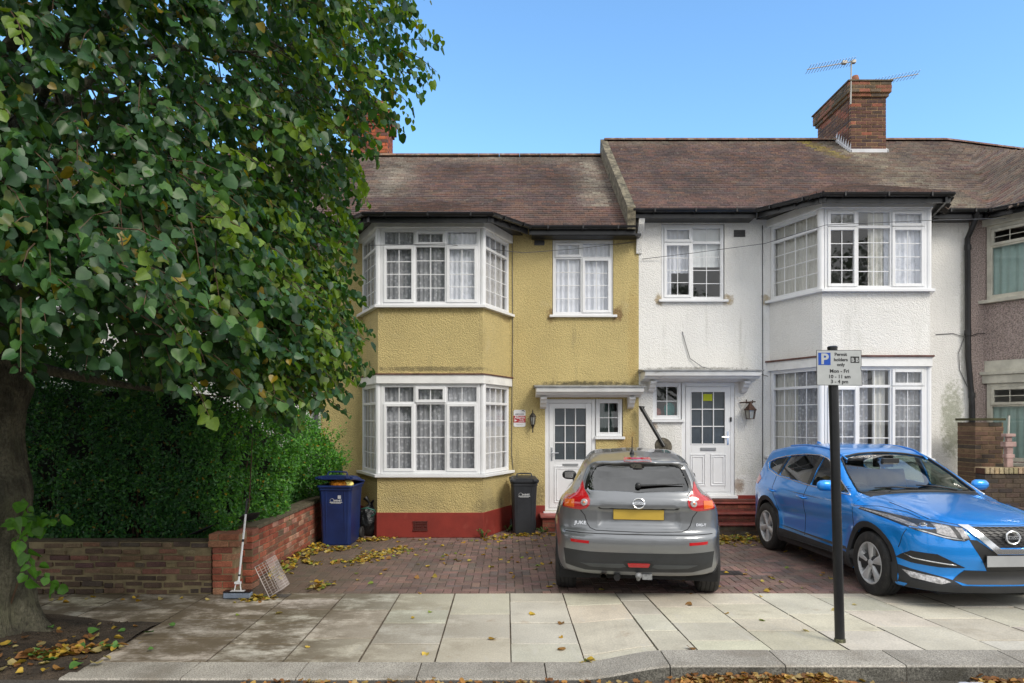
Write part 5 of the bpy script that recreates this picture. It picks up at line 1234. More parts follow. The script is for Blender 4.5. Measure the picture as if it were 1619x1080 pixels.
core.add([(-9.2, 8.25, 1.2), (-3.45, 8.25, 1.2), (-3.45, 11.95, 1.0), (-9.2, 11.95, 1.2), (-9.2, 8.35, 2.45), (-3.6, 8.35, 2.2), (-3.6, 11.9, 1.25), (-9.2, 11.9, 1.6)], [(0, 1, 5, 4), (1, 2, 6, 5), (2, 3, 7, 6), (3, 0, 4, 7), (4, 5, 6, 7)])
core.build('dark_core', M('hedge_core_shade', (.012, .020, .010), .95, var=.4, vscale=9), hd)  # near-black block paints the shade inside the hedge
n = 95000; face = nr.random(n); P = np.empty((n, 3)); O_ = np.empty((n, 3)); k = 0
pts = []; on = []
hr = random.Random(5)
while len(pts) < n:
    f = hr.random(); dp = abs(hr.gauss(0, .07))
    if f < .42:      # right side facing the drive
        y = hr.uniform(7.85, 12.0); z = hr.uniform(.50, 2.6); x = hx(y, z)-dp; o = (1, -.25, .25)
        if z > hz(x, y): continue
    elif f < .82:    # street side
        x = hr.uniform(-6.6, -3.0); z = hr.uniform(.50, 2.75); y = hy(x, z)+dp; o = (.1, -1, .25)
        if x > hx(y, z): continue
    else:
        x = hr.uniform(-6.6, -3.0); y = hr.uniform(7.9, 12.0); z = hz(x, y)-dp+.06; o = (0, -.2, 1)
        if x > hx(y, min(z, 2)): continue
    if math.sin(x*9+y*7)*math.sin(z*8+x*3)*math.sin(y*6-z*5) > .32 and hr.random() < .85: continue
    # sprigs stick out in tufts
    b = max(0, math.sin(x*13+y*11+z*3)*math.sin(z*15-y*9))*.09*hr.random()
    pts.append((x+o[0]*b, y+o[1]*b, z+o[2]*b)); on.append(o)
# loose long sprigs on the top right
for i in range(170):
    y = hr.uniform(8.3, 11.9); z = hz(-3.2, y)-hr.uniform(-.05, .9); x = hx(y, min(z, 2)); d = Vector((hr.uniform(.2, .9), hr.uniform(-.6, .3), hr.uniform(.2, 1.0))).normalized(); ln = hr.uniform(.12, .38)
    for k in range(14): q = Vector((x, y, z))+d*ln*k/13; pts.append(tuple(q+Vector((hr.uniform(-.012, .012), hr.uniform(-.012, .012), hr.uniform(-.012, .012))))); on.append((d.x, d.y, d.z+.3))
P = np.array(pts, np.float32); O_ = np.array(on, np.float32); n = len(P)
A = O_*.6+nr.normal(0, .7, (n, 3)); NN = O_+nr.normal(0, .5, (n, 3))+np.array([0, 0, .3])
pal = np.array([(.040, .140, .042), (.052, .170, .046), (.034, .115, .044), (.080, .225, .040)]); T = pal[nr.integers(0, 4, n)]*nr.uniform(.7, 1.35, (n, 1))
T = np.where(nr.random((n, 1)) < .012, np.array([[.30, .20, .03]]), T)
br = np.clip((P[:, 0:1]+3.6)/.7, 0, 1); T = T*(1-br)+T*np.array([[2.0, 1.8, .9]])*br   # light on the drive side, put into the leaf tint
leaves_mesh('foliage', P, A, NN, nr.uniform(.028, .058, n).astype(np.float32), T, m_hleaf, hd, simple=True)

# ---- small weeds at the foot of the walls
for (wx, wy, s_, lab) in ((-.36, 11.12, .16, 'small green fern sprouting at the corner of the red plinth'), (.02, 11.75, .13, 'tuft of weeds between the bay and the charcoal bin'), (.62, 11.60, .12, 'tuft of weeds between the charcoal bin and the yellow house step'), (4.30, 11.9, .10, 'tiny weed rooted beside the red steps of the white house')):
    wt = thing('weed', lab, 'weed', (wx, wy, 0), group='weeds at the foot of the house walls'); q = random.Random(int(wx*100)); P, A, NN = [], [], []; g = MB()
    for i in range(9):
        a = q.uniform(0, 6.28); d = Vector((math.cos(a)*.8, math.sin(a)*.5, q.uniform(.4, 1.1))).normalized(); g.tube([(wx, wy, 0), Vector((wx, wy, 0))+d*s_*.6, Vector((wx, wy, 0))+d*s_], [.003, .002, .001], 4)
        for k in range(9): P.append(tuple(Vector((wx, wy, 0))+d*s_*(.25+.75*k/8))); A.append((q.uniform(-1, 1), q.uniform(-1, 1), q.uniform(.1, .8))); NN.append((q.gauss(0, .3), -.4, 1))
    g.build('stems', bpy.data.materials['twig_bark'], wt); n_w = len(P)
    leaves_mesh('leaves', np.array(P, np.float32), np.array(A, np.float32), np.array(NN, np.float32), nr.uniform(.02, .045, n_w).astype(np.float32), np.array([(.09, .19, .04)])*nr.uniform(.6, 1.3, (n_w, 1)), m_hleaf, wt, simple=True)

# ---- fallen leaves
def fallen(name, label, spots, sizes=(.05, .09), zf=lambda x, y: 0, pal=None, seed=1):
    q = random.Random(seed); P = []; A = []; NN = []; S = []; T = []
    pal = pal or [(.55, .36, .04), (.60, .42, .08), (.48, .27, .03), (.42, .33, .07), (.50, .40, .16), (.30, .15, .04), (.24, .30, .05)]
    for (x0, y0, x1, y1, w, cnt, pile) in spots:
        for i in range(cnt):
            t = q.random(); x = x0+(x1-x0)*t+q.gauss(0, w); y = y0+(y1-y0)*t+q.gauss(0, w*.8)
            P.append((x, y, zf(x, y)+.006+q.random()**2*pile)); a = q.uniform(0, 6.28); A.append((math.cos(a), math.sin(a), q.uniform(-.1, .2)+(q.uniform(-.4, .4) if pile > .02 else 0)))
            NN.append((q.gauss(0, .25), q.gauss(0, .25), 1)); S.append(q.uniform(*sizes)); c = q.choice(pal); k = q.uniform(.65, 1.2); T.append(tuple(v*k for v in c))
    o = leaves_mesh(name, np.array(P, np.float32), np.array(A, np.float32), np.array(NN, np.float32), np.array(S, np.float32), np.array(T), m_dry, fold=.35, curl=.35)
    o['kind'] = 'stuff'; o['label'] = label; o['category'] = 'leaves'; return o
G = lambda px, py: at(px, py, 1090*1.9/(py-665))
def sp2(a, b, w, c, pile): p, q = G(*a), G(*b); return (p.x, p.y, q.x, q.y, w, c, pile)
fallen('fallen_leaves', 'yellow fallen leaves drifted over the block paved drive', [
    sp2((432, 905), (498, 868), .10, 190, .03), sp2((500, 862), (508, 866), .10, 40, .03), sp2((545, 893), (640, 868), .13, 210, .02), sp2((510, 872), (560, 866), .10, 60, .02),
    sp2((565, 856), (605, 853), .10, 90, .03), sp2((498, 932), (510, 926), .07, 45, .06), sp2((432, 918), (450, 900), .06, 60, .05), sp2((485, 890), (500, 893), .05, 25, .03), (-1.5, 9.3, 1.3, 9.3, .9, 70, .004), (-1.5, 11.0, .6, 11.1, .4, 35, .004),
    (1.6, 8.5, 3.6, 8.5, .6, 40, .004), (.1, 11.35, .75, 11.45, .1, 50, .03), (.05, 11.15, -.35, 11.0, .06, 30, .04), (3.2, 10.95, 4.6, 11.0, .14, 330, .06), (3.3, 10.6, 4.2, 10.6, .2, 50, .01), (4.6, 9.5, 7.5, 10.5, .5, 60, .01)], sizes=(.035, .068), seed=3)
fallen('gutter_leaves', 'brown and yellow dead leaves heaped in the gutter against the kerb', [(1.30, 4.99, 2.35, 5.0, .035, 900, .055), (1.2, 4.93, 2.5, 4.93, .06, 500, .03), (-1.9, 5.0, 1.0, 5.0, .02, 80, .02), (3.4, 5.0, 3.75, 5.0, .03, 90, .03), (-1.5, 4.9, 4.0, 4.9, .12, 120, .004)],
       sizes=(.025, .055), zf=lambda x, y: -.013, pal=[(.36, .16, .05), (.45, .22, .06), (.28, .12, .04), (.50, .32, .09), (.40, .28, .12), (.20, .09, .035)], seed=4)
fallen('pavement_leaves', 'a few yellow leaves lying scattered on the paving slabs', [(-2.9, 5.9, 4.2, 6.6, .6, 20, .002), (-2.75, 7.3, -2.55, 7.35, .07, 55, .03), (-5.5, 7.3, -3.3, 7.35, .1, 20, .003), (.6, 5.42, .68, 5.44, .03, 6, .01)], sizes=(.03, .07), zf=lambda x, y: pz(x, y), seed=5)
fallen('soil_leaves', 'yellow and brown leaves on the bare soil round the tree', [(-4.0, 5.6, -3.4, 5.9, .3, 50, .01), (-3.75, 5.42, -3.55, 5.5, .06, 50, .05), (-3.6, 5.55, -3.2, 5.75, .05, 30, .02), (-4.3, 5.3, -3.3, 5.3, .2, 50, .01)], sizes=(.03, .09), zf=lambda x, y: .02+.10*math.exp(-((x+4.55)**2+(y-6.0)**2)/.6), pal=[(.50, .33, .05), (.40, .20, .06), (.28, .13, .05), (.45, .36, .15), (.10, .22, .05)], seed=6)
# ================================================================ cars: bodies from an implicit surface, meshed on a fine grid
def tab(pts, s=.04):
    xs = np.array([p[0] for p in pts], float); ys = np.array([p[1] for p in pts], float); o = np.argsort(xs); xs, ys = xs[o], ys[o]
    X = np.linspace(xs[0]-.3, xs[-1]+.3, 700); Y = np.interp(X, xs, ys); dx = X[1]-X[0]
    if s > 0:
        k = np.exp(-.5*(np.arange(-60, 61)*dx/s)**2); k /= k.sum(); Yp = np.pad(Y, 60, mode='edge'); Y = np.convolve(Yp, k, 'valid')
    return lambda v: np.interp(v, X, Y)
def smax(a, b, k):
    h = np.maximum(k-np.abs(a-b), 0)/k; return np.maximum(a, b)+h*h*k*.25
def poly_sdf(px, py, P):
    d = np.full(px.shape, 1e9); s = np.ones(px.shape); n = len(P)
    for i in range(n):
        ax, ay = P[i]; bx, by = P[(i+1) % n]; ex, ey = bx-ax, by-ay; wx, wy = px-ax, py-ay
        t = np.clip((wx*ex+wy*ey)/(ex*ex+ey*ey), 0, 1); d = np.minimum(d, (wx-ex*t)**2+(wy-ey*t)**2)
        c1 = py >= ay; c2 = py < by; c3 = ex*wy > ey*wx
        s = np.where((c1 & c2 & c3) | (~c1 & ~c2 & ~c3), -s, s)
    return s*np.sqrt(d)
def nets(F, xs, ys, zs):
    nx, ny, nz = F.shape; h = xs[1]-xs[0]; acc = np.zeros((nx-1, ny-1, nz-1, 3), np.float32); cnt = np.zeros((nx-1, ny-1, nz-1), np.float32)
    ins = F < 0; quads = []
    cid = np.full((nx-1, ny-1, nz-1), -1, np.int64)
    data = []
    for ax in range(3):
        sl0 = [slice(None)]*3; sl1 = [slice(None)]*3; sl0[ax] = slice(0, -1); sl1[ax] = slice(1, None)
        A, B = F[tuple(sl0)], F[tuple(sl1)]; ch = ins[tuple(sl0)] != ins[tuple(sl1)]; t = np.where(ch, A/np.where(ch, A-B, 1), 0)
        idx = np.argwhere(ch); tt = t[ch]; pos = idx.astype(np.float32); pos[:, ax] += tt
        data.append((ax, idx, pos, A[ch] < 0))
        o1, o2 = [a for a in range(3) if a != ax]
        for d1 in (0, 1):
            for d2 in (0, 1):
                c = idx.copy(); c[:, o1] -= d1; c[:, o2] -= d2
                ok = (c >= 0).all(1) & (c[:, 0] < nx-1) & (c[:, 1] < ny-1) & (c[:, 2] < nz-1)
                cc = c[ok]; np.add.at(acc, (cc[:, 0], cc[:, 1], cc[:, 2]), pos[ok]); np.add.at(cnt, (cc[:, 0], cc[:, 1], cc[:, 2]), 1)
    m = cnt > 0; cid[m] = np.arange(m.sum()); V = acc[m]/cnt[m][:, None]; V = V*h+np.array([xs[0], ys[0], zs[0]])
    for ax, idx, pos, neg in data:
        o1, o2 = (ax+1) % 3, (ax+2) % 3; Q = []
        ok = (idx[:, o1] > 0) & (idx[:, o2] > 0) & (idx[:, o1] < F.shape[o1]-1) & (idx[:, o2] < F.shape[o2]-1); idx = idx[ok]; neg = neg[ok]
        for d1, d2 in ((1, 1), (0, 1), (0, 0), (1, 0)):
            c = idx.copy(); c[:, o1] -= d1; c[:, o2] -= d2; Q.append(cid[c[:, 0], c[:, 1], c[:, 2]])
        Q = np.stack(Q, 1); Q[~neg] = Q[~neg][:, ::-1]; quads.append(Q)
    return V, np.concatenate(quads)
def np_mesh(name, V, Q, mat, parent, smooth=True):
    me = bpy.data.meshes.new(name); me.vertices.add(len(V)); me.vertices.foreach_set('co', V.astype(np.float32).ravel())
    me.loops.add(Q.size); me.loops.foreach_set('vertex_index', Q.astype(np.int32).ravel()); me.polygons.add(len(Q))
    me.polygons.foreach_set('loop_start', np.arange(0, Q.size, 4, dtype=np.int32)); me.polygons.foreach_set('loop_total', np.full(len(Q), 4, np.int32))
    me.polygons.foreach_set('use_smooth', np.ones(len(Q), bool)); me.materials.append(mat); me.update(calc_edges=True)
    o = bpy.data.objects.new(name, me); COL.objects.link(o); o.parent = parent; return o

class Car:
    def __init__(s, t, field, bounds, h=.02):
        s.t = t; (x0, x1), (y0, y1), (z0, z1) = bounds; xs = np.arange(x0, x1, h); ys = np.arange(y0, y1, h); zs = np.arange(z0, z1, h)
        s.xs, s.ys, s.zs = xs, ys, zs; X, Y, Z = np.meshgrid(xs, ys, zs, indexing='ij'); s.X, s.Y, s.Z = X, Y, Z
        f = field(X, Y, Z); g = np.gradient(f, h); gm = np.sqrt(g[0]**2+g[1]**2+g[2]**2); s.f = f/np.clip(gm, .5, 3)
        V, Q = nets(s.f, xs, ys, zs); s.bvh = BVHTree.FromPolygons([tuple(v) for v in V], [tuple(q) for q in Q])
    def body(s, mat, cuts, wells, th=.035):
        f = np.maximum(s.f, -(s.f+th))
        X2, Z2 = np.meshgrid(s.xs, s.zs, indexing='ij'); Y2, Z3 = np.meshgrid(s.ys, s.zs, indexing='ij')
        for kind, P, lim in cuts:
            if kind == 'side': c = np.maximum(poly_sdf(X2, Z2, P)[:, None, :], lim-np.abs(s.Y))
            elif kind == 'front': c = np.maximum(poly_sdf(Y2, Z3, P)[None], lim-s.X)
            elif kind == 'top':
                X3, Y3 = np.meshgrid(s.xs, s.ys, indexing='ij'); c = np.maximum(poly_sdf(X3, Y3, P)[:, :, None], lim-s.Z)
            else: c = np.maximum(poly_sdf(Y2, Z3, P)[None], s.X-lim)
            f = np.maximum(f, -c)
        for (xa, za, r) in wells: f = np.maximum(f, -np.maximum(np.hypot(s.X-xa, s.Z-za)-r, .50-np.abs(s.Y)))
        V, Q = nets(f, s.xs, s.ys, s.zs)
        del s.X, s.Y, s.Z, s.f
        return np_mesh('body', V, Q, mat, s.t)
    def proj(s, a, b, axis, off=0):
        if axis == 'L': o, d = Vector((a, 2, b)), Vector((0, -1, 0))
        elif axis == 'Rr': o, d = Vector((a, -2, b)), Vector((0, 1, 0))
        elif axis == 'F': o, d = Vector((4, a, b)), Vector((-1, 0, 0))
        elif axis == 'B': o, d = Vector((-4, a, b)), Vector((1, 0, 0))
        elif axis == 'T': o, d = Vector((a, b, 4)), Vector((0, 0, -1))
        loc, n, i, _ = s.bvh.ray_cast(o, d)
        if loc is None: loc, n, i, _ = s.bvh.find_nearest(o+d*(1.2 if axis in ('L', 'Rr') else 2.0))
        n = s.smooth_n(loc, n)
        return loc+n*off, n
    def smooth_n(s, loc, n):
        acc = Vector(n); 
        for q, nn, i, d in s.bvh.find_nearest_range(loc, .03)[:12]: acc += nn if nn.dot(n) > .2 else n
        return acc.normalized()
    def patch(s, P, axis, name, mat, parent=None, off=.004, dep=.02, g=.045, rnd=0):
        if rnd: P = round_poly(P, rnd)
        bm = bmesh.new(); vs = [bm.verts.new((a, b, 0)) for a, b in P]; bm.faces.new(vs)
        for ax in (0, 1):
            lo, hi = min(p[ax] for p in P), max(p[ax] for p in P); k = int((hi-lo)/g)
            for i in range(1, k+1):
                co = [0, 0, 0]; co[ax] = lo+(hi-lo)*i/(k+1); no = [0, 0, 0]; no[ax] = 1
                bmesh.ops.bisect_plane(bm, geom=bm.verts[:]+bm.edges[:]+bm.faces[:], dist=1e-6, plane_co=co, plane_no=no)
        bmesh.ops.triangulate(bm, faces=[f for f in bm.faces if len(f.verts) > 4])
        bm.verts.ensure_lookup_table(); V = []; Nn = []
        for v in bm.verts: l, n = s.proj(v.co.x, v.co.y, axis, off); V.append(l); Nn.append(n)
        F = [[v.index for v in f.verts] for f in bm.faces]; be = [(e.verts[0].index, e.verts[1].index) for e in bm.edges if e.is_boundary]
        bm.free()
        # consistent outward facing
        def fn(f): a, b, c = V[f[0]], V[f[1]], V[f[2]]; return (b-a).cross(c-a).dot(Nn[f[0]])
        flip = sum(1 if fn(f) < 0 else -1 for f in F) > 0
        if flip: F = [f[::-1] for f in F]
        mb = MB(); nV = len(V); V2 = [v-n*dep for v, n in zip(V, Nn)]; mb.v = [tuple(v) for v in V+V2]
        for f in F: mb.f.append(tuple(f)); mb.mi.append(0); mb.c.append((1, 1, 1))
        if dep:
            dirs = set()
            for f in F:
                for i in range(len(f)): dirs.add((f[i], f[(i+1) % len(f)]))
            for a, b in be:
                if (a, b) not in dirs: a, b = b, a
                mb.f.append((b, a, nV+a, nV+b)); mb.mi.append(0); mb.c.append((1, 1, 1))
        return mb.build(name, mat, parent or s.t, smooth=True, angle=50)
    def line(s, P, axis, r, mb=None, off=0, closed=False, step=.04, flat=None):
        mb = mb or MB(); pts = []; P = list(P)+([P[0]] if closed else [])
        for i in range(len(P)-1):
            (a, b), (c, d) = P[i], P[i+1]; k = max(1, int(math.hypot(c-a, d-b)/step))
            for j in range(k): t = j/k; pts.append(s.proj(a+(c-a)*t, b+(d-b)*t, axis, off)[0])
        pts.append(s.proj(*P[-1], axis, off)[0]); mb.tube(pts, r, 6); return mb
def round_poly(P, r, k=4):
    out = []; n = len(P)
    for i in range(n):
        a, b, c = Vector(P[i-1]), Vector(P[i]), Vector(P[(i+1) % n]); u = (a-b); v = (c-b); q = min(r, u.length*.45, v.length*.45); u.normalize(); v.normalize(); p0 = b+u*q; p1 = b+v*q
        for j in range(k+1): t = j/k; out.append(tuple(p0*(1-t)**2+b*2*t*(1-t)+p1*t*t))
    return out
mir = lambda P: [(-a, b) for a, b in P][::-1]

def paint(name, col, metal, rough=.3, fl=0):
    m = M(name, col, rough, metal, var=.02, vscale=3, coat=1.0, bump=.02, bscale=500, bdist=.001)
    return m
m_blue = paint('blue_car_paint', (.004, .27, .84), .45, .34); m_grey = paint('grey_car_paint', (.22, .23, .245), .65, .32)
m_trim = M('black_trim', (.018, .019, .021), .42, var=.1, vscale=8); m_clad = M('cladding_plastic', (.028, .030, .034), .6, var=.15, vscale=6, bump=.1, bscale=200)
m_gap = M('panel_gap', (.004, .004, .005), .8, var=0)
m_tyre = M('tyre_rubber', (.018, .018, .019), .75, var=.2, vscale=10, stains=[((.07, .062, .052), 12, .5, .7, .5, None)]); m_alloy = M('alloy', (.55, .56, .58), .35, .35, var=.08, vscale=8); m_disc = M('brake_disc', (.22, .2, .18), .4, .8)
m_cglass = glass_mat('car_glass', (.42, .50, .46), 2.5, .0); m_pglass = glass_mat('privacy_glass', (.06, .06, .07), 4.2, .0); m_wglass = glass_mat('windscreen_glass', (.60, .68, .64), 4.5, .0)
m_mir = M('mirror', (.8, .8, .8), .03, 1, var=0); m_seat = M('seat_cloth', (.035, .037, .042), .85, var=.15, vscale=10, fine=.3, fscale=200); m_dash = M('dashboard', (.05, .052, .055), .65, var=.1)
m_redl = M('red_lens', (.48, .006, .012), .12, spec=.7, coat=1, var=.08, vscale=30); m_orl = M('amber_lens', (.80, .16, .02), .12, coat=1, var=.1, vscale=40); m_whl = M('clear_lens', (.62, .60, .60), .12, .3, coat=1, var=.3, vscale=40)
m_platy = M('yellow_plate', (.50, .34, .05), .4, var=.04, vscale=3); m_platw = M('pale_plate', (.36, .37, .38), .35, var=.1, vscale=2); m_liner = M('wheel_liner', (.008, .008, .009), .9)

def wheel(t, x, y, r, w, side, spin, spokes=5, rimr=.225):
    """side +1 means the outer face looks to +y"""
    c = (x, y, r); ax = (0, side, 0); e = bpy.data.meshes
    g = MB(); hw = w/2; pr = [(rimr, -hw), (rimr+.03, -hw), (r-.03, -hw+.003), (r-.012, -hw+.012), (r-.003, -hw+.028)]
    for q in (-.3, -.1, .1, .3): pr += [(r, w*(q-.07)), (r-.008, w*(q-.065)), (r-.008, w*(q-.045)), (r, w*(q-.04))] if abs(q) < 9 else []
    pr += [(r-.003, hw-.028), (r-.012, hw-.012), (r-.03, hw-.003), (rimr+.03, hw), (rimr+.012, hw-.002), (rimr, hw-.012)]
    g.lathe(pr, c, ax, 56, close=True); tyre = g.build('wheel', m_tyre, t, smooth=True, angle=35)
    g = MB(); g.lathe([(rimr+.004, hw-.008), (rimr-.004, hw-.004), (rimr-.014, hw-.010), (rimr-.02, hw-.03), (rimr-.03, 0), (rimr-.03, -hw+.02), (rimr, -hw)], c, ax, 48, cap=False)
    S = Vector((0, side, 0)); C_ = Vector(c)
    for k in range(spokes):
        q = spin+2*math.pi*k/spokes; rd = Vector((math.cos(q), 0, math.sin(q))); tn = rd.cross(S)
        def P(rr, wd, h): return [C_+rd*rr+tn*wd+S*h, C_+rd*rr-tn*wd+S*h]
        rows = [(.02, .026, hw-.026), (.08, .036, hw-.018), (.15, .046, hw-.014), (rimr-.012, .064, hw-.014)]
        V = []; 
        for rr, wd, h in rows:
            a, b = P(rr, wd, h-.012); a2, b2 = P(rr, wd*.45, h+.004); V += [a, a2, b2, b]
        F = [(i*4+j, i*4+j+1, i*4+5+j, i*4+4+j) for i in range(3) for j in range(3)]; n = len(V); V += [v-S*.03 for v in V]
        F += [(i*4+0, i*4+4, n+i*4+4, n+i*4) for i in range(3)]+[(i*4+7, i*4+3, n+i*4+3, n+i*4+7) for i in range(3)]
        g.add(V, F)
    g.lathe([(.040, hw-.035), (.040, hw-.016), (.028, hw-.010), (0, hw-.008)], c, ax, 24); g.build('rim', m_alloy, tyre, smooth=True, angle=35)
    g = MB(); g.lathe([(.0, hw-.06), (.15, hw-.06), (.15, hw-.075), (0, hw-.075)], c, ax, 32); g.lathe([(.0, -hw+.02), (rimr-.02, -hw+.02), (rimr-.02, -hw+.01)], c, ax, 32); g.build('brake_disc', m_disc, tyre, smooth=True, angle=35)
def liner(t, x, r, rad, y0, y1):
    g = MB(); n = 18
    for s in (1, -1):
        V = []
        for i in range(n+1):
            q = math.pi*(-.12+1.24*i/n); V += [(x+rad*math.cos(q), s*y0, r+rad*math.sin(q)), (x+rad*math.cos(q), s*y1, r+rad*math.sin(q))]
        F = [(2*i, 2*i+1, 2*i+3, 2*i+2) for i in range(n)]; V.append((x, s*y0, r)); F += [(2*i, 2*i+2, 2*n+2) for i in range(n)]; g.add(V, F)
    g.build_each('wheel_liner', m_liner, t)
def seat(g, x, y, z, w=.25, h=.55):
    for a, b, c, d, e, f in ((x-.25, x+.28, y-w, y+w, z-.12, z+.06),): g.box(a, b, c, d, e, f)
    V = []
    for (xx, zz) in ((x-.2, z), (x-.36, z+h), (x-.24, z+h+.02), (x-.08, z+.05)): V += [(xx, y-w*.95, zz), (xx, y+w*.95, zz)]
    g.add(V, [(0, 1, 3, 2), (2, 3, 5, 4), (4, 5, 7, 6), (6, 7, 1, 0), (0, 2, 4, 6), (7, 5, 3, 1)])
    g.box(x-.37, x-.28, y-.12, y+.12, z+h+.04, z+h+.20); g.tube([(x-.31, y-.05, z+h), (x-.33, y-.05, z+h+.08)], .008, 5); g.tube([(x-.31, y+.05, z+h), (x-.33, y+.05, z+h+.08)], .008, 5)
def interior(t, fr, rr, zf, dash, wy, beltw=.7):
    g = MB(); seat(g, fr, .36, zf); seat(g, fr, -.36, zf); seat(g, rr, .38, zf, .27, .5); seat(g, rr, -.38, zf, .27, .5); seat(g, rr, 0, zf, .14, .48); g.build('seats', m_seat, t, bevel=.03)
    g = MB(); g.prism([(dash-.30, -.66, zf+.1), (dash-.30, -.66, zf+.30), (dash-.12, -.66, zf+.36), (dash+.15, -.66, zf+.34), (dash+.15, -.66, zf)], (0, 1.32, 0)); g.box(dash-.22, dash-.02, wy-.18, wy+.18, zf+.34, zf+.40)
    g.box(-1.2, dash, -.72, .72, zf-.40, zf-.30); g.build('dashboard', m_dash, t, bevel=.02)
    g = MB(); c = Vector((dash-.42, wy, zf+.26)); n = Vector((-.9, 0, .42)).normalized(); u = Vector((0, 1, 0)); v = n.cross(u); P = [c+u*.185*math.cos(q)+v*.185*math.sin(q) for q in [2*math.pi*k/28 for k in range(29)]]; g.tube(P, .015, 8)
    g.tube([c-u*.18, c, c+u*.18], .02, 6); g.tube([c, c-v*.18], .02, 6); g.sphere(c, .06, 12, 8); g.tube([c, c-n*.25], .035, 8); g.build('steering_wheel', m_trim, t, smooth=True)
def door_mirror(c, side, x, y, z, mat, sc=1.0):
    g = MB(); V = []; F = []; n = 14; S = side
    for i, (k, yy) in enumerate([(.25, 0), (.75, .02), (1, .06), (1, .14), (.9, .19), (.55, .225), (.1, .235)]):
        for j in range(n):
            q = 2*math.pi*j/n; V.append((x+(.062*math.cos(q)*(1 if math.cos(q) > 0 else .7))*k*sc, y+S*yy*sc, z+.075*math.sin(q)*k*sc+.01*yy))
    F = [(i*n+j, i*n+(j+1) % n, (i+1)*n+(j+1) % n, (i+1)*n+j) for i in range(6) for j in range(n)]+[tuple(range(n)), tuple(6*n+j for j in range(n))]
    g.add(V, F); m_ = g.build('door_mirror', mat, c.t, smooth=True, angle=60)
    g = MB(); g.prism([(x-.03, y-S*.09, z-.09), (x+.05, y-S*.09, z-.09), (x+.04, y+S*.06, z-.045), (x-.02, y+S*.06, z-.045)], (0, 0, .03)); g.build('mirror_foot', m_trim, m_)
    g = MB(); g.prism([(x-.045*sc, y+S*.05*sc, z-.05*sc), (x-.045*sc, y+S*.19*sc, z-.04*sc), (x-.045*sc, y+S*.19*sc, z+.05*sc), (x-.045*sc, y+S*.05*sc, z+.055*sc)], (-.004, 0, 0)); g.build('mirror_glass', m_mir, m_)
def badge(t, o, u, w, r, parent=None, txt='NISSAN'):
    o = Vector(o); u = Vector(u).normalized(); w = Vector(w).normalized(); n = u.cross(w).normalized(); g = MB()
    P = [o+u*r*math.cos(q)+w*r*.88*math.sin(q) for q in [2*math.pi*k/36 for k in range(37)]]; g.tube(P, r*.13, 8)
    g.obox(o, u, n, w, -r*1.12, r*1.12, -.006, .010, -r*.19, r*.19); b = g.build('badge', m_chrome, parent or t, smooth=True, angle=30)
    g = MB(); text_mb(g, txt, r*.42, o+n*.012-w*r*.14, u, w, bold=.0006, depth=.0006, sx=1.15); g.build('badge_lettering', m_trim, b); return b

# ---------------------------------------------------------------- blue car
bc = thing('parked_car', 'bright blue family crossover car parked nose out on the right hand drive', 'car', (4.80, 8.90, 0), R(-87.2), 'cars parked on the paved drives', local=True)
def blue_field():
    Zc = tab([(2.35, .60), (2.24, .76), (2.15, .85), (2.0, .90), (1.8, .95), (1.5, 1.00), (1.2, 1.04), (.98, 1.068), (.84, 1.095), (.70, 1.165), (.45, 1.305), (.15, 1.46), (-.05, 1.535), (-.40, 1.585), (-.8, 1.59), (-1.3, 1.555), (-1.75, 1.49), (-1.95, 1.44), (-2.4, 1.36)], .05)
    Yz = tab([(.15, .84), (.24, .875), (.34, .90), (.46, .875), (.60, .872), (.74, .89), (.86, .905), (.93, .895), (1.0, .862), (1.05, .835), (1.25, .755), (1.48, .635), (1.6, .56)], .022)
    Px = tab([(-2.3, .72), (-2.1, .86), (-1.9, .93), (-1.6, .975), (-1.0, .998), (0, .985), (.8, .985), (1.3, 1.0), (1.6, .99), (1.85, .95), (2.05, .90), (2.25, .84)], .07)
    Xf = tab([(.12, 2.06), (.22, 2.16), (.30, 2.19), (.36, 2.15), (.45, 2.17), (.55, 2.21), (.65, 2.215), (.75, 2.20), (.85, 2.165), (.95, 2.10), (1.2, 1.9)], .02)
    Xr = tab([(.15, -2.05), (.35, -2.15), (.6, -2.17), (.8, -2.13), (1.0, -2.09), (1.1, -2.03), (1.3, -1.92), (1.42, -1.86), (1.45, -1.95), (1.6, -1.9)], .025)
    def f(X, Y, Z):
        a = np.abs(Y); hood = np.clip((X-.9)/.2, 0, 1); cr = .11*a**2+.06*(a/.9)**6*hood
        cre = .016*(1/(1+np.exp((a-.50+.06*(X-1.5))/.02)))*hood+.014*np.exp(-((a-.60-.05*(1.5-X))/.05)**2)*hood
        yw = Yz(Z)*Px(X)
        for xa in (1.323, -1.323):
            r = np.hypot(X-xa, Z-.345); yw = yw+.022*np.exp(-((r-.44)/.07)**2)
        yw = yw-.012*np.exp(-((Z-(.62+.05*(X+1)))/.05)**2)*(np.abs(X) < 1.0)
        g = smax(a-yw, (Z-(Zc(X)-cr+cre))*.95, .07)
        g = smax(g, X-(Xf(Z)-.13*(a/.9)**2-.34*(a/.9)**6), .05); g = smax(g, (Xr(Z)+.12*(a/.9)**2+.2*(a/.9)**6)-X, .06)
        return smax(g, .20+.0*X-Z, .04)
    return f
C_ = Car(bc, blue_field(), ((-2.32, 2.36), (-1.02, 1.02), (.10, 1.70)), .02)
B_D1 = [(.76, 1.045), (.50, 1.165), (.24, 1.305), (.03, 1.39), (-.12, 1.42), (-.15, 1.065)]
B_D2 = [(-.24, 1.068), (-.22, 1.43), (-.60, 1.425), (-1.02, 1.385), (-1.10, 1.12)]
B_Q = [(-1.17, 1.13), (-1.10, 1.37), (-1.40, 1.325), (-1.60, 1.26), (-1.52, 1.19)]
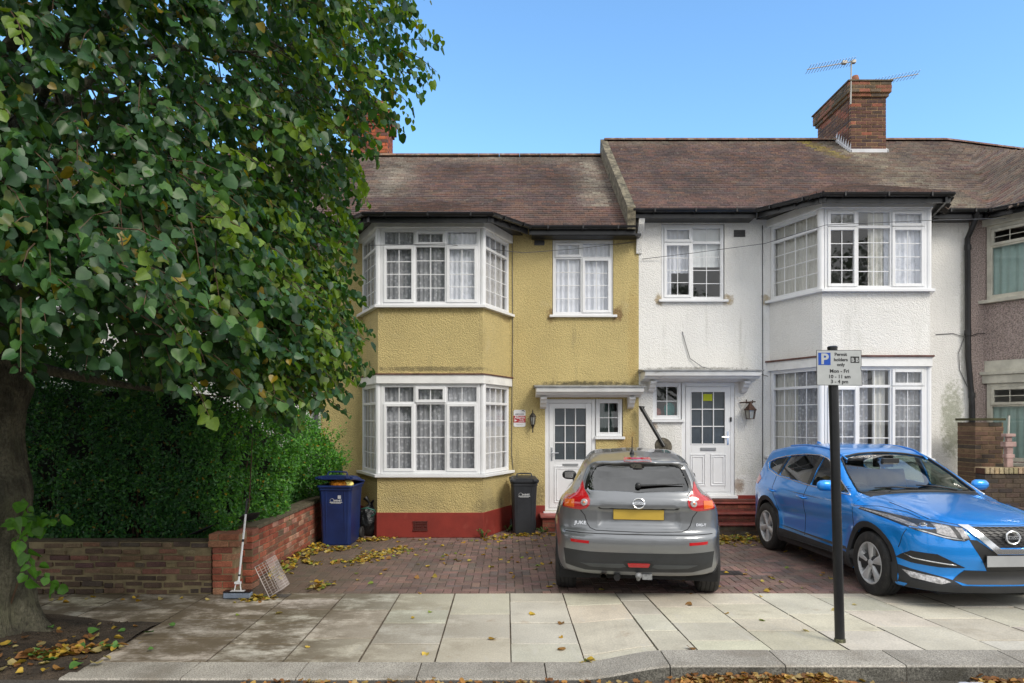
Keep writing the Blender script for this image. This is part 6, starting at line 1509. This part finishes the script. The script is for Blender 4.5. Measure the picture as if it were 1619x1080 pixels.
WS = [(.89, -.35), (.90, 0), (.89, .35), (.81, .71), (.46, .65), (.13, .56), (.07, .3), (.055, 0), (.07, -.3), (.13, -.56), (.46, -.65), (.81, -.71)]
RW_ = [(-.55, 1.12), (-.48, 1.38), (.48, 1.38), (.55, 1.12)]
cuts = [('side', round_poly(P, .03), .3) for P in (B_D1, B_D2, B_Q)]+[('top', round_poly(WS, .04), 1.0), ('rear', round_poly(RW_, .05), -1.6)]
C_.body(m_blue, cuts, [(1.323, .345, .395), (-1.323, .345, .395)])
for P in (B_D1, B_D2, B_Q):
    for sd in ('L', 'Rr'):
        C_.patch(P, sd, 'side_window', m_cglass if P is B_D1 else m_cglass, off=-.012, dep=0, rnd=.02)
C_.patch(WS, 'T', 'windscreen', m_wglass, off=-.010, dep=0, rnd=.03, g=.06); C_.patch(RW_, 'B', 'rear_window', m_pglass, off=-.01, dep=0, rnd=.04)
g = MB(); C_.line(round_poly(WS, .05), 'T', .011, g, off=.0, closed=True); g.build('windscreen_seal', m_trim, bc, smooth=True)
for sd in ('L', 'Rr'):
    DLO = [(.80, 1.03), (.50, 1.18), (.24, 1.322), (.02, 1.408), (-.20, 1.445), (-.60, 1.44), (-1.05, 1.398), (-1.40, 1.34), (-1.64, 1.265), (-1.53, 1.175), (-1.15, 1.108), (-.20, 1.052)]
    C_.line(DLO, sd, .007, closed=True, off=.001).build('chrome_surround', m_chrome, bc, smooth=True)
    C_.patch([(-.155, 1.06), (-.125, 1.425), (-.215, 1.428), (-.235, 1.062)], sd, 'door_pillar', m_trim, off=.001, dep=.01)
    C_.patch([(-1.105, 1.118), (-1.025, 1.382), (-1.095, 1.37), (-1.165, 1.13)], sd, 'door_pillar', m_trim, off=.001, dep=.01)
    # cladding: sill strip and arches
    C_.patch([(-.93, .215), (.93, .215), (.91, .375), (-.91, .39)], sd, 'sill_cladding', m_clad, off=.006, dep=.02)
    for xa in (1.323, -1.323):
        A0, A1 = -.32, math.pi+.32
        P = [(xa+.455*math.cos(A0+(A1-A0)*k/22), .345+.455*math.sin(A0+(A1-A0)*k/22)) for k in range(23)]+[(xa+.392*math.cos(A1-(A1-A0)*k/22), .345+.392*math.sin(A1-(A1-A0)*k/22)) for k in range(23)]
        C_.patch(P, sd, 'arch_cladding', m_clad, off=.007, dep=.035, g=.05)
    s_ = 1 if sd == 'L' else -1
    # gaps
    g = MB(); C_.line([(.90, .40), (.98, .62), (.985, .85), (.955, 1.03)], sd, .0035, g); C_.line([(-.19, .40), (-.195, 1.05)], sd, .0035, g); C_.line([(-.93, .62), (-1.0, .75), (-1.13, .90), (-1.17, 1.1)], sd, .0035, g)
    C_.line([(.985, .93), (1.25, .955), (1.60, .935), (1.80, .90)], sd, .0035, g); C_.line([(1.765, .60), (1.82, .72), (1.86, .80)], sd, .0035, g)
    g.build_each('panel_gap', m_gap, bc, smooth=True)
    for x0 in (-.32, -1.22):
        g = MB(); p0 = C_.proj(x0, .90, sd, .0)[0]; p1 = C_.proj(x0+.20, .89, sd, .0)[0]; y = s_*.035
        g.tube([p0, p0+Vector((.02, y, 0)), p1+Vector((-.02, y, 0)), p1], [.010, .014, .014, .010], 8); g.build('door_handle', m_blue, bc, smooth=True)
    door_mirror(C_, s_, .52, s_*.86, 1.115, m_blue, .9)
    # headlamp
    s2 = lambda P: [(s_*a, b) for a, b in (P if s_ > 0 else P[::-1])]
    HL = [(.885, .935), (.80, .918), (.70, .896), (.60, .878), (.48, .857), (.43, .848), (.385, .745), (.44, .722), (.53, .727), (.66, .762), (.78, .80), (.83, .83), (.865, .88)]
    h = C_.patch(s2(HL), 'F', 'headlight', m_trim, off=.003, dep=.02, g=.035)
    for P, m_, nm in (([(.63, .868), (.53, .852), (.50, .755), (.575, .765), (.65, .79)], m_whl, 'reflector'), ([(.485, .845), (.43, .838), (.40, .752), (.455, .74)], m_whl, 'indicator'), ([(.865, .915), (.80, .895), (.75, .85), (.75, .825), (.80, .835), (.845, .875)], m_whl, 'daytime_lamp'), ([(.76, .812), (.60, .762), (.44, .737), (.44, .729), (.60, .750), (.77, .802)], m_chrome, 'light_strip')):
        C_.patch(s2(P), 'F', nm, m_, parent=h, off=.007, dep=.006, g=.03)
    g = MB(); p, n_ = C_.proj(s_*.70, .848, 'F', .008); g.lathe([(.034, -.01), (.036, .004), (.030, .006)], p, n_, 20); g.build('projector_ring', m_chrome, h, smooth=True, angle=40)
    g = MB(); g.sphere(p, .028, 14, 8); g.build('projector', M('lamp_glass', (.08, .085, .09), .03, spec=.9, coat=1) if 'lamp_glass' not in bpy.data.materials else bpy.data.materials['lamp_glass'], h, smooth=True)
    gl = C_.patch(s2(HL), 'F', 'lens', glass_mat('lamp_cover', (.93, .93, .93), 1.3) if 'lamp_cover' not in bpy.data.materials else bpy.data.materials['lamp_cover'], parent=h, off=.028, dep=0, g=.035)
    # fog recess and lamp
    C_.patch(s2([(.865, .500), (.81, .590), (.66, .585), (.50, .500), (.42, .462), (.62, .455), (.80, .470)]), 'F', 'bumper_recess', m_trim, off=.008, dep=.02)
    g = MB(); C_.line([(s_*.83, .545), (s_*.795, .52), (s_*.50, .485)], 'F', .008, g, off=.006); g.build('recess_strip', m_chrome, bc, smooth=True)
    C_.patch(s2([(.84, .385), (.60, .345), (.54, .315), (.62, .290), (.80, .320)]), 'F', 'fog_light', m_whl, off=.008, dep=.02)
    # lower black part of the bumper ends
    C_.patch(s2([(.895, .44), (.80, .405), (.60, .36), (.52, .335), (.42, .27), (.42, .215), (.90, .215)]), 'F', 'bumper_cladding', m_clad, off=.005, dep=.02)
    # V chrome and side grille
    C_.patch(s2([(.445, .862), (.36, .862), (.12, .655), (.0, .655), (.0, .605), (.155, .605)]), 'F', 'grille_bar', m_chrome, off=.020, dep=.03)
    C_.patch(s2([(.40, .74), (.33, .735), (.135, .595), (.0, .595), (.0, .43), (.21, .43), (.36, .66)]), 'F', 'lower_grille', m_trim, off=.002, dep=.02)
g = MB(); C_.line([(-.62, 1.0), (-.60, .90), (-.45, .872), (0, .868), (.45, .872), (.60, .90), (.62, 1.0)], 'F', .004, g); g.build('bonnet_gap', m_gap, bc, smooth=True)
gr = C_.patch([(-.35, .858), (-.125, .665), (.125, .665), (.35, .858)], 'F', 'grille', m_trim, off=.004, dep=.02)
g = MB()
for k in range(8):
    z = .675+k*.024; hw = .11+(z-.665)*1.16; P = []
    m = int(hw*2/.035); pts = [(-hw+2*hw*i/m, z+(.006 if i % 2 else -.006)) for i in range(m+1)]; C_.line(pts, 'F', .0035, g, off=.012)
g.build('grille_mesh', M('grille_gloss', (.03, .03, .033), .2), gr)
C_.patch([(-.42, .435), (-.20, .43), (.20, .43), (.42, .435), (.52, .335), (.40, .30), (-.40, .30), (-.52, .335)], 'F', 'air_intake', m_trim, off=.006, dep=.02)
C_.patch([(-.80, .300), (-.45, .285), (.45, .285), (.80, .300), (.82, .22), (-.82, .22)], 'F', 'skid_plate', m_clad, off=.012, dep=.03)
o0, n_ = C_.proj(0, .535, 'F', 0); xp = o0.x+.022
g = MB(); g.box(xp-.012, xp, -.262, .262, .478, .592); pf = g.build('number_plate', m_trim, bc, bevel=.003); g = MB(); g.box(xp, xp+.003, -.258, .258, .482, .588); g.build('plate_face', m_platw, pf, bevel=.002)
o0, n_ = C_.proj(0, .765, 'F', 0); badge(bc, (o0.x+.032, .0, .765), (0, 1, 0), (-.08, 0, 1), .068)
g = MB(); C_.line([(.20, -.52), (-.4, -.55), (-1.3, -.53)], 'T', .011, g, off=.008); C_.line([(.20, .52), (-.4, .55), (-1.3, .53)], 'T', .011, g, off=.008); g.build_each('roof_rail', m_blue, bc, smooth=True)
g = MB(); p = C_.proj(-1.5, 0, 'T', 0)[0]; g.prism([p+Vector((.10, -.012, 0)), p+Vector((.02, -.012, .05)), p+Vector((-.05, -.012, .065)), p+Vector((-.07, -.012, -.01))], (0, .024, 0)); g.build('aerial_fin', m_blue, bc, bevel=.006)
g = MB(); 
for y0, y1 in ((-.05, -.52), (.42, -.02)):
    a, b = C_.proj(.87, y0, 'T', .018)[0], C_.proj(.79, y1, 'T', .022)[0]; g.tube([a, (a+b)/2+Vector((0, 0, .015)), b], [.012, .009, .006], 6)
g.build('wipers', m_trim, bc, smooth=True)
C_.patch([(.95, -.66), (.98, -.3), (.99, 0), (.98, .3), (.95, .66), (.82, .70), (.86, 0), (.82, -.70)], 'T', 'cowl', m_trim, off=.002, dep=.01)
for sd in ('L', 'Rr'):
    C_.patch([(-1.99, .98), (-1.72, .93), (-1.66, 1.02), (-1.80, 1.07), (-2.0, 1.08)], sd, 'tail_light', m_redl, off=.005, dep=.02)
interior(bc, -.15, -.90, .68, .52, -.36)
g = MB(); g.box(.24, .29, -.11, .11, 1.37, 1.43); g.build('interior_mirror', m_trim, bc, bevel=.01)
for xa in (1.323, -1.323):
    for s_ in (1, -1): wheel(bc, xa, s_*.795, .345, .215, s_, .35 if xa > 0 else .9)
    liner(bc, xa, .345, .41, .50, .86)
g = MB(); g.box(-2.0, 2.0, -.60, .60, .17, .24); g.build('underbody', m_liner, bc)

# ---------------------------------------------------------------- grey car
gc = thing('parked_car', 'dark grey compact crossover car seen from behind with red boomerang tail lamps', 'car', (1.63, 9.06, 0), R(82.4), 'cars parked on the paved drives', local=True)
def grey_field():
    Zc = tab([(2.3, .66), (2.15, .84), (2.0, .95), (1.6, 1.03), (1.2, 1.08), (1.0, 1.12), (.6, 1.32), (.25, 1.475), (-.1, 1.54), (-.6, 1.57), (-1.1, 1.545), (-1.5, 1.505), (-1.75, 1.475), (-2.3, 1.42)], .05)
    Yz = tab([(.15, .80), (.3, .85), (.45, .865), (.6, .865), (.8, .885), (.92, .885), (1.0, .862), (1.07, .80), (1.13, .735), (1.2, .70), (1.32, .645), (1.45, .575), (1.56, .50)], .022)
    Px = tab([(-2.2, .80), (-2.0, .875), (-1.85, .915), (-1.65, .955), (-1.35, .99), (-1.0, 1.0), (0, .96), (.8, .965), (1.25, 1.0), (1.6, .97), (1.9, .90), (2.15, .76)], .06)
    Xr = tab([(.15, -1.80), (.33, -1.90), (.42, -1.955), (.50, -1.965), (.55, -1.985), (.62, -2.0), (.70, -1.995), (.725, -1.965), (.75, -1.935), (.85, -1.925), (.97, -1.93), (1.0, -1.945), (1.08, -1.93), (1.11, -1.905), (1.16, -1.875), (1.30, -1.785), (1.41, -1.70), (1.45, -1.745), (1.52, -1.76), (1.7, -1.75)], .010)
    Xf = tab([(.12, 1.95), (.3, 2.08), (.6, 2.12), (.8, 2.08), (.95, 1.98), (1.2, 1.8)], .03)
    def f(X, Y, Z):
        a = np.abs(Y); yw = Yz(Z)*Px(X)
        for xa in (1.265, -1.265): r = np.hypot(X-xa, Z-.335); yw = yw+.03*np.exp(-((r-.44)/.09)**2)*(Z < 1.0)
        tb = np.where(Z > 1.05, .20*np.clip((Z-1.05)/.1, 0, 1)*np.clip((-X-1.2)/.8, 0, 1)*.35, 0)
        g = smax(a-(yw-tb), (Z-(Zc(X)-.13*a**2-.3*a**5+.005*np.cos(a*14)*(X < .1)*np.clip((Z-1.3)/.1, 0, 1)))*.95, .06)
        # number plate recess
        rc = np.maximum(np.abs(Y)-.40, np.abs(Z-.895)-.085); rec = .030*np.clip((.02-rc)/.04, 0, 1)
        g = smax(g, (Xr(Z)+.07*(a/.8)**2+.17*(a/.85)**5+rec)-X, .035)
        g = smax(g, X-(Xf(Z)-.13*(a/.9)**2-.34*(a/.9)**6), .05)
        return smax(g, .27+.05*np.clip(a-.5, 0, 1)-Z, .05)
    return f
C_ = Car(gc, grey_field(), ((-2.16, 2.24), (-1.0, 1.0), (.12, 1.68)), .0185)
G_RW = [(-.525, 1.168), (-.50, 1.26), (-.445, 1.395), (-.3, 1.425), (0, 1.435), (.3, 1.425), (.445, 1.395), (.50, 1.26), (.525, 1.168), (0, 1.155)]
G_D1 = [(.85, 1.12), (.55, 1.27), (.25, 1.40), (-.02, 1.45), (-.10, 1.14)]; G_D2 = [(-.18, 1.145), (-.10, 1.452), (-.5, 1.45), (-.95, 1.36), (-.98, 1.20)]; G_Q = [(-1.10, 1.22), (-1.05, 1.37), (-1.45, 1.33), (-1.60, 1.25)]
WS2 = [(-.60, 1.15), (-.45, 1.44), (0, 1.47), (.45, 1.44), (.60, 1.15)]
cuts = [('side', round_poly(P, .03), .3) for P in (G_D1, G_D2)]+[('front', WS2, .1), ('rear', round_poly(G_RW, .03), -1.3)]
C_.body(m_grey, cuts, [(1.265, .335, .39), (-1.265, .335, .39)])
C_.patch(G_RW, 'B', 'rear_window', m_pglass, off=-.008, dep=0, rnd=.02); C_.patch(WS2, 'F', 'windscreen', m_cglass, off=-.01, dep=0)
for sd in ('L', 'Rr'):
    s_ = 1 if sd == 'L' else -1; s2 = lambda P: [(s_*a, b) for a, b in (P if s_ > 0 else P[::-1])]
    for P in (G_D1, G_D2): C_.patch(P, sd, 'side_window', m_pglass if P is G_D2 else m_cglass, off=-.012, dep=0, rnd=.02)
    C_.patch(G_Q, sd, 'side_window', M('gloss_black_panel', (.01, .01, .012), .1, coat=1) if 'gloss_black_panel' not in bpy.data.materials else bpy.data.materials['gloss_black_panel'], off=.002, dep=.01, rnd=.02)
    C_.patch(s2([(.533, 1.168), (.560, 1.17), (.545, 1.26), (.487, 1.415), (.455, 1.395), (.508, 1.26)]), 'B', 'window_edge', bpy.data.materials['gloss_black_panel'], off=.002, dep=.01, g=.03)
    TL = [(.578, 1.255), (.603, 1.185), (.645, 1.125), (.70, 1.098), (.775, 1.085), (.785, .985), (.70, .968), (.60, .962), (.535, .98), (.503, 1.02), (.498, 1.065), (.52, 1.11), (.556, 1.165)]
    tl_ = C_.patch(s2(TL), 'B', 'tail_light', m_redl, off=.012, dep=.03, g=.025)
    C_.patch(s2([(.66, 1.068), (.755, 1.058), (.765, .995), (.665, .985)]), 'B', 'indicator', m_orl, parent=tl_, off=.017, dep=.01, g=.03)
    p, n_ = C_.proj(s_*.558, 1.040, 'B', .012); g = MB(); g.lathe([(.036, -.01), (.037, .004), (.032, .009), (.0, .012)], p, n_, 24); rl = g.build('reversing_lamp', m_whl, tl_, smooth=True, angle=50)
    g = MB(); g.lathe([(.011, .0), (.011, .016), (0, .018)], p, n_, 14); g.build('bulb', m_orl, rl, smooth=True)
    C_.patch(s2([(.705, .655), (.51, .648), (.51, .618), (.70, .624)]), 'B', 'rear_reflector', m_redl, off=.004, dep=.01)
    C_.patch(s2([(.60, .405), (.16, .415), (.13, .385), (.20, .365), (.50, .370)]), 'B', 'bumper_insert', M('silver_plastic', (.07, .078, .085), .4) if 'silver_plastic' not in bpy.data.materials else bpy.data.materials['silver_plastic'], off=.006, dep=.02)
    A0, A1 = -.25, math.pi+.25
    for xa in (1.265, -1.265):
        P = [(xa+.435*math.cos(A0+(A1-A0)*k/20), .335+.435*math.sin(A0+(A1-A0)*k/20)) for k in range(21)]+[(xa+.388*math.cos(A1-(A1-A0)*k/20), .335+.388*math.sin(A1-(A1-A0)*k/20)) for k in range(21)]
        C_.patch(P, sd, 'arch_cladding', m_clad, off=.006, dep=.035)
    C_.patch([(-.86, .27), (.86, .27), (.84, .40), (-.84, .40)], sd, 'sill_cladding', m_clad, off=.006, dep=.02)
    g = MB(); C_.line([(-.14, .40), (-.14, 1.13)], sd, .0035, g); C_.line([(.82, .42), (.86, 1.1)], sd, .0035, g); g.build_each('panel_gap', m_gap, gc, smooth=True)
    door_mirror(C_, s_, .62, s_*.72, 1.13, m_trim, .85)
    pe = C_.proj(s_*.62, .50, 'B', 0)[0]
g = MB()
HG = [(.60, .955), (.555, .90), (.53, .82), (.50, .775), (.44, .752), (0, .745)]; C_.line(HG+[(-a, b) for a, b in HG[::-1][1:]], 'B', .0042, g); 
for s_ in (1, -1): C_.line([(s_*.50, 1.12), (s_*.535, 1.16)], 'B', .004, g)
C_.line([(-.76, .725), (-.55, .722), (.55, .722), (.76, .725)], 'B', .005, g); g.build_each('panel_gap', m_gap, gc, smooth=True)
C_.patch([(-.78, .545), (-.5, .532), (.5, .532), (.78, .545), (.76, .37), (.55, .325), (-.55, .325), (-.76, .37)], 'B', 'lower_bumper', M('dark_grey_bumper', (.035, .038, .043), .42, .2, var=.1, vscale=5), off=.003, dep=.02)
# garnish above the plate
C_.patch([(-.40, 1.0), (-.37, 1.075), (-.28, 1.092), (.28, 1.092), (.37, 1.075), (.40, 1.0)], 'B', 'tailgate_garnish', m_grey, off=.020, dep=.03, rnd=.02, g=.03)
C_.patch([(-.42, .992), (.42, .992), (.40, .978), (-.40, .978)], 'B', 'garnish_shadow_gap', m_gap, off=.003, dep=.01)
p, n_ = C_.proj(0, .92, 'B', 0); g = MB(); x = p.x-.010; g.box(x-.008, x, -.262, .262, .866, .978); pf = g.build('number_plate', m_trim, gc, bevel=.002); g = MB(); g.box(x-.011, x-.008, -.258, .258, .870, .974); g.build('plate_face', m_platy, pf, bevel=.001)
p, n_ = C_.proj(0, 1.045, 'B', 0); badge(gc, (p.x-.034, .0, 1.045), (0, -1, 0), (.15, 0, 1), .058)
C_.patch([(-.145, 1.462), (-.14, 1.492), (.14, 1.492), (.145, 1.462)], 'B', 'brake_light', m_redl, off=.010, dep=.03, rnd=.01, g=.03)
C_.patch([(-.115, .425), (.115, .425), (.10, .385), (-.10, .385)], 'B', 'rear_fog_light', m_redl, off=.012, dep=.02, rnd=.008)
C_.patch([(-.145, .445), (.145, .445), (.12, .365), (-.12, .365)], 'B', 'fog_light_surround', m_trim, off=.006, dep=.02)
g = MB()
for tx, yy, sz in (('JUKE', .60, .050), ('DIG-T', -.64, .036)):
    p, n_ = C_.proj(yy, .805, 'B', 0); u = Vector((0, -1, 0)); u = (u-n_*u.dot(n_)).normalized(); w_ = n_.cross(u)*1
    if w_.z < 0: w_ = -w_
    text_mb(g, tx, sz, p+n_*.004, u, w_, bold=.0012, depth=.0015, sx=1.25)
g.build('model_lettering', m_chrome, gc)
g = MB(); a = C_.proj(-.03, 1.205, 'B', .02)[0]; b = C_.proj(-.47, 1.225, 'B', .022)[0]; a = C_.proj(.03, 1.205, 'B', .02)[0]
g.tube([a, a+(b-a)*.15, a+(b-a)*.5, b], [.022, .020, .014, .007], 8, flat=.6); g.sphere(tuple(C_.proj(.0, 1.21, 'B', .018)[0]), .032, 12, 8); g.build('rear_wiper', m_trim, gc, smooth=True)
g = MB(); p = C_.proj(-1.35, .04, 'T', 0)[0]; g.lathe([(.028, -.01), (.024, .02), (.012, .035), (.006, .06), (.004, .19), (.005, .20), (0, .205)], p, (-.25, 0, 1), 12); g.build('aerial', m_trim, gc, smooth=True)
interior(gc, -.05, -.80, .72, .60, -.36)
for xa in (1.265, -1.265):
    for s_ in (1, -1): wheel(gc, xa, s_*.775, .335, .225, s_, .5, rimr=.22)
    liner(gc, xa, .335, .40, .50, .84)
g = MB(); g.box(-1.6, 1.9, -.58, .58, .26, .34); g.box(-1.75, -1.45, -.50, .50, .22, .36); g.tube([(-1.5, .22, .25), (-1.9, .22, .26)], .035, 12)
g.build('underbody', m_liner, gc)
g = MB(); g.tube([(-1.7, .36, .27), (-1.90, .36, .265)], .032, 14, cap=False); g.tube([(-1.7, .36, .27), (-1.88, .36, .265)], .027, 14, cap=False); g.build('exhaust', M('exhaust_steel', (.25, .2, .16), .4, .9, var=.3, vscale=15), gc, smooth=True)
g = MB(); g.sphere((-1.93, .0, .29), .035, 12, 8); g.tube([(-1.7, 0, .25), (-1.88, 0, .245), (-1.93, 0, .27)], .022, 8); g.box(-1.90, -1.88, -.14, -.04, .245, .30); tb_ = g.build('tow_bar', M('grey_tow_cover', (.28, .29, .30), .5, var=.3, vscale=20), gc, smooth=True, angle=40)
# ================================================================ trees over the road, mirrored in the window panes
def far_tree(x, y, h, r, label, seed):
    q = random.Random(seed); t = thing('roadside_tree', label, 'tree', (x, y, 0), group='trees across the road')
    g = MB(); g.tube([(x, y, -.1), (x+.1, y, h*.3), (x, y, h*.6), (x, y, h*.9)], [.28, .2, .12, .03], 10); g.build('trunk', m_bark, t, smooth=True)
    g = MB()
    for i in range(10): a = q.uniform(0, 6.28); z = h*q.uniform(.3, .6); g.tube([(x, y, z), (x+r*.4*math.cos(a), y+r*.4*math.sin(a), z+.8), (x+r*.8*math.cos(a), y+r*.8*math.sin(a), z+1.5)], [.08, .05, .02], 6)
    g.build('branches', m_bark, t, smooth=True); P, A, NN, T = [], [], [], []
    cl = [(q.gauss(0, .5), q.gauss(0, .5), q.uniform(-.8, .8)) for _ in range(26)]
    for i in range(5200):
        c = q.choice(cl); v = Vector((q.gauss(0, 1), q.gauss(0, 1), q.gauss(0, 1))).normalized()*q.uniform(.6, 1)*.36
        P.append((x+(c[0]+v.x)*r, y+(c[1]+v.y)*r, h*.64+(c[2]*.9+v.z)*h*.34)); A.append((q.gauss(0, 1), q.gauss(0, 1), -.5)); NN.append((q.gauss(0, 1), q.gauss(0, 1), 1)); T.append(tuple(k*q.uniform(.7, 1.3) for k in (.03, .085, .028)))
    leaves_mesh('crown', np.array(P, np.float32), np.array(A, np.float32), np.array(NN, np.float32), nr.uniform(.16, .28, len(P)).astype(np.float32), np.array(T), m_leaf, t, simple=True)
far_tree(17.5, -15, 11.5, 4.0, 'broad leafy tree across the road, mirrored in the upper bay panes', 1)
far_tree(9.5, -16, 10.0, 3.2, 'rounder tree across the road, mirrored in the single upper window', 2)
far_tree(-7, -15, 9.5, 3.6, 'bushy tree across the road, mirrored in the yellow house panes', 3)
# ================================================================ finish
for o in list(bpy.data.objects):
    if o.get('_local'): del o['_local']
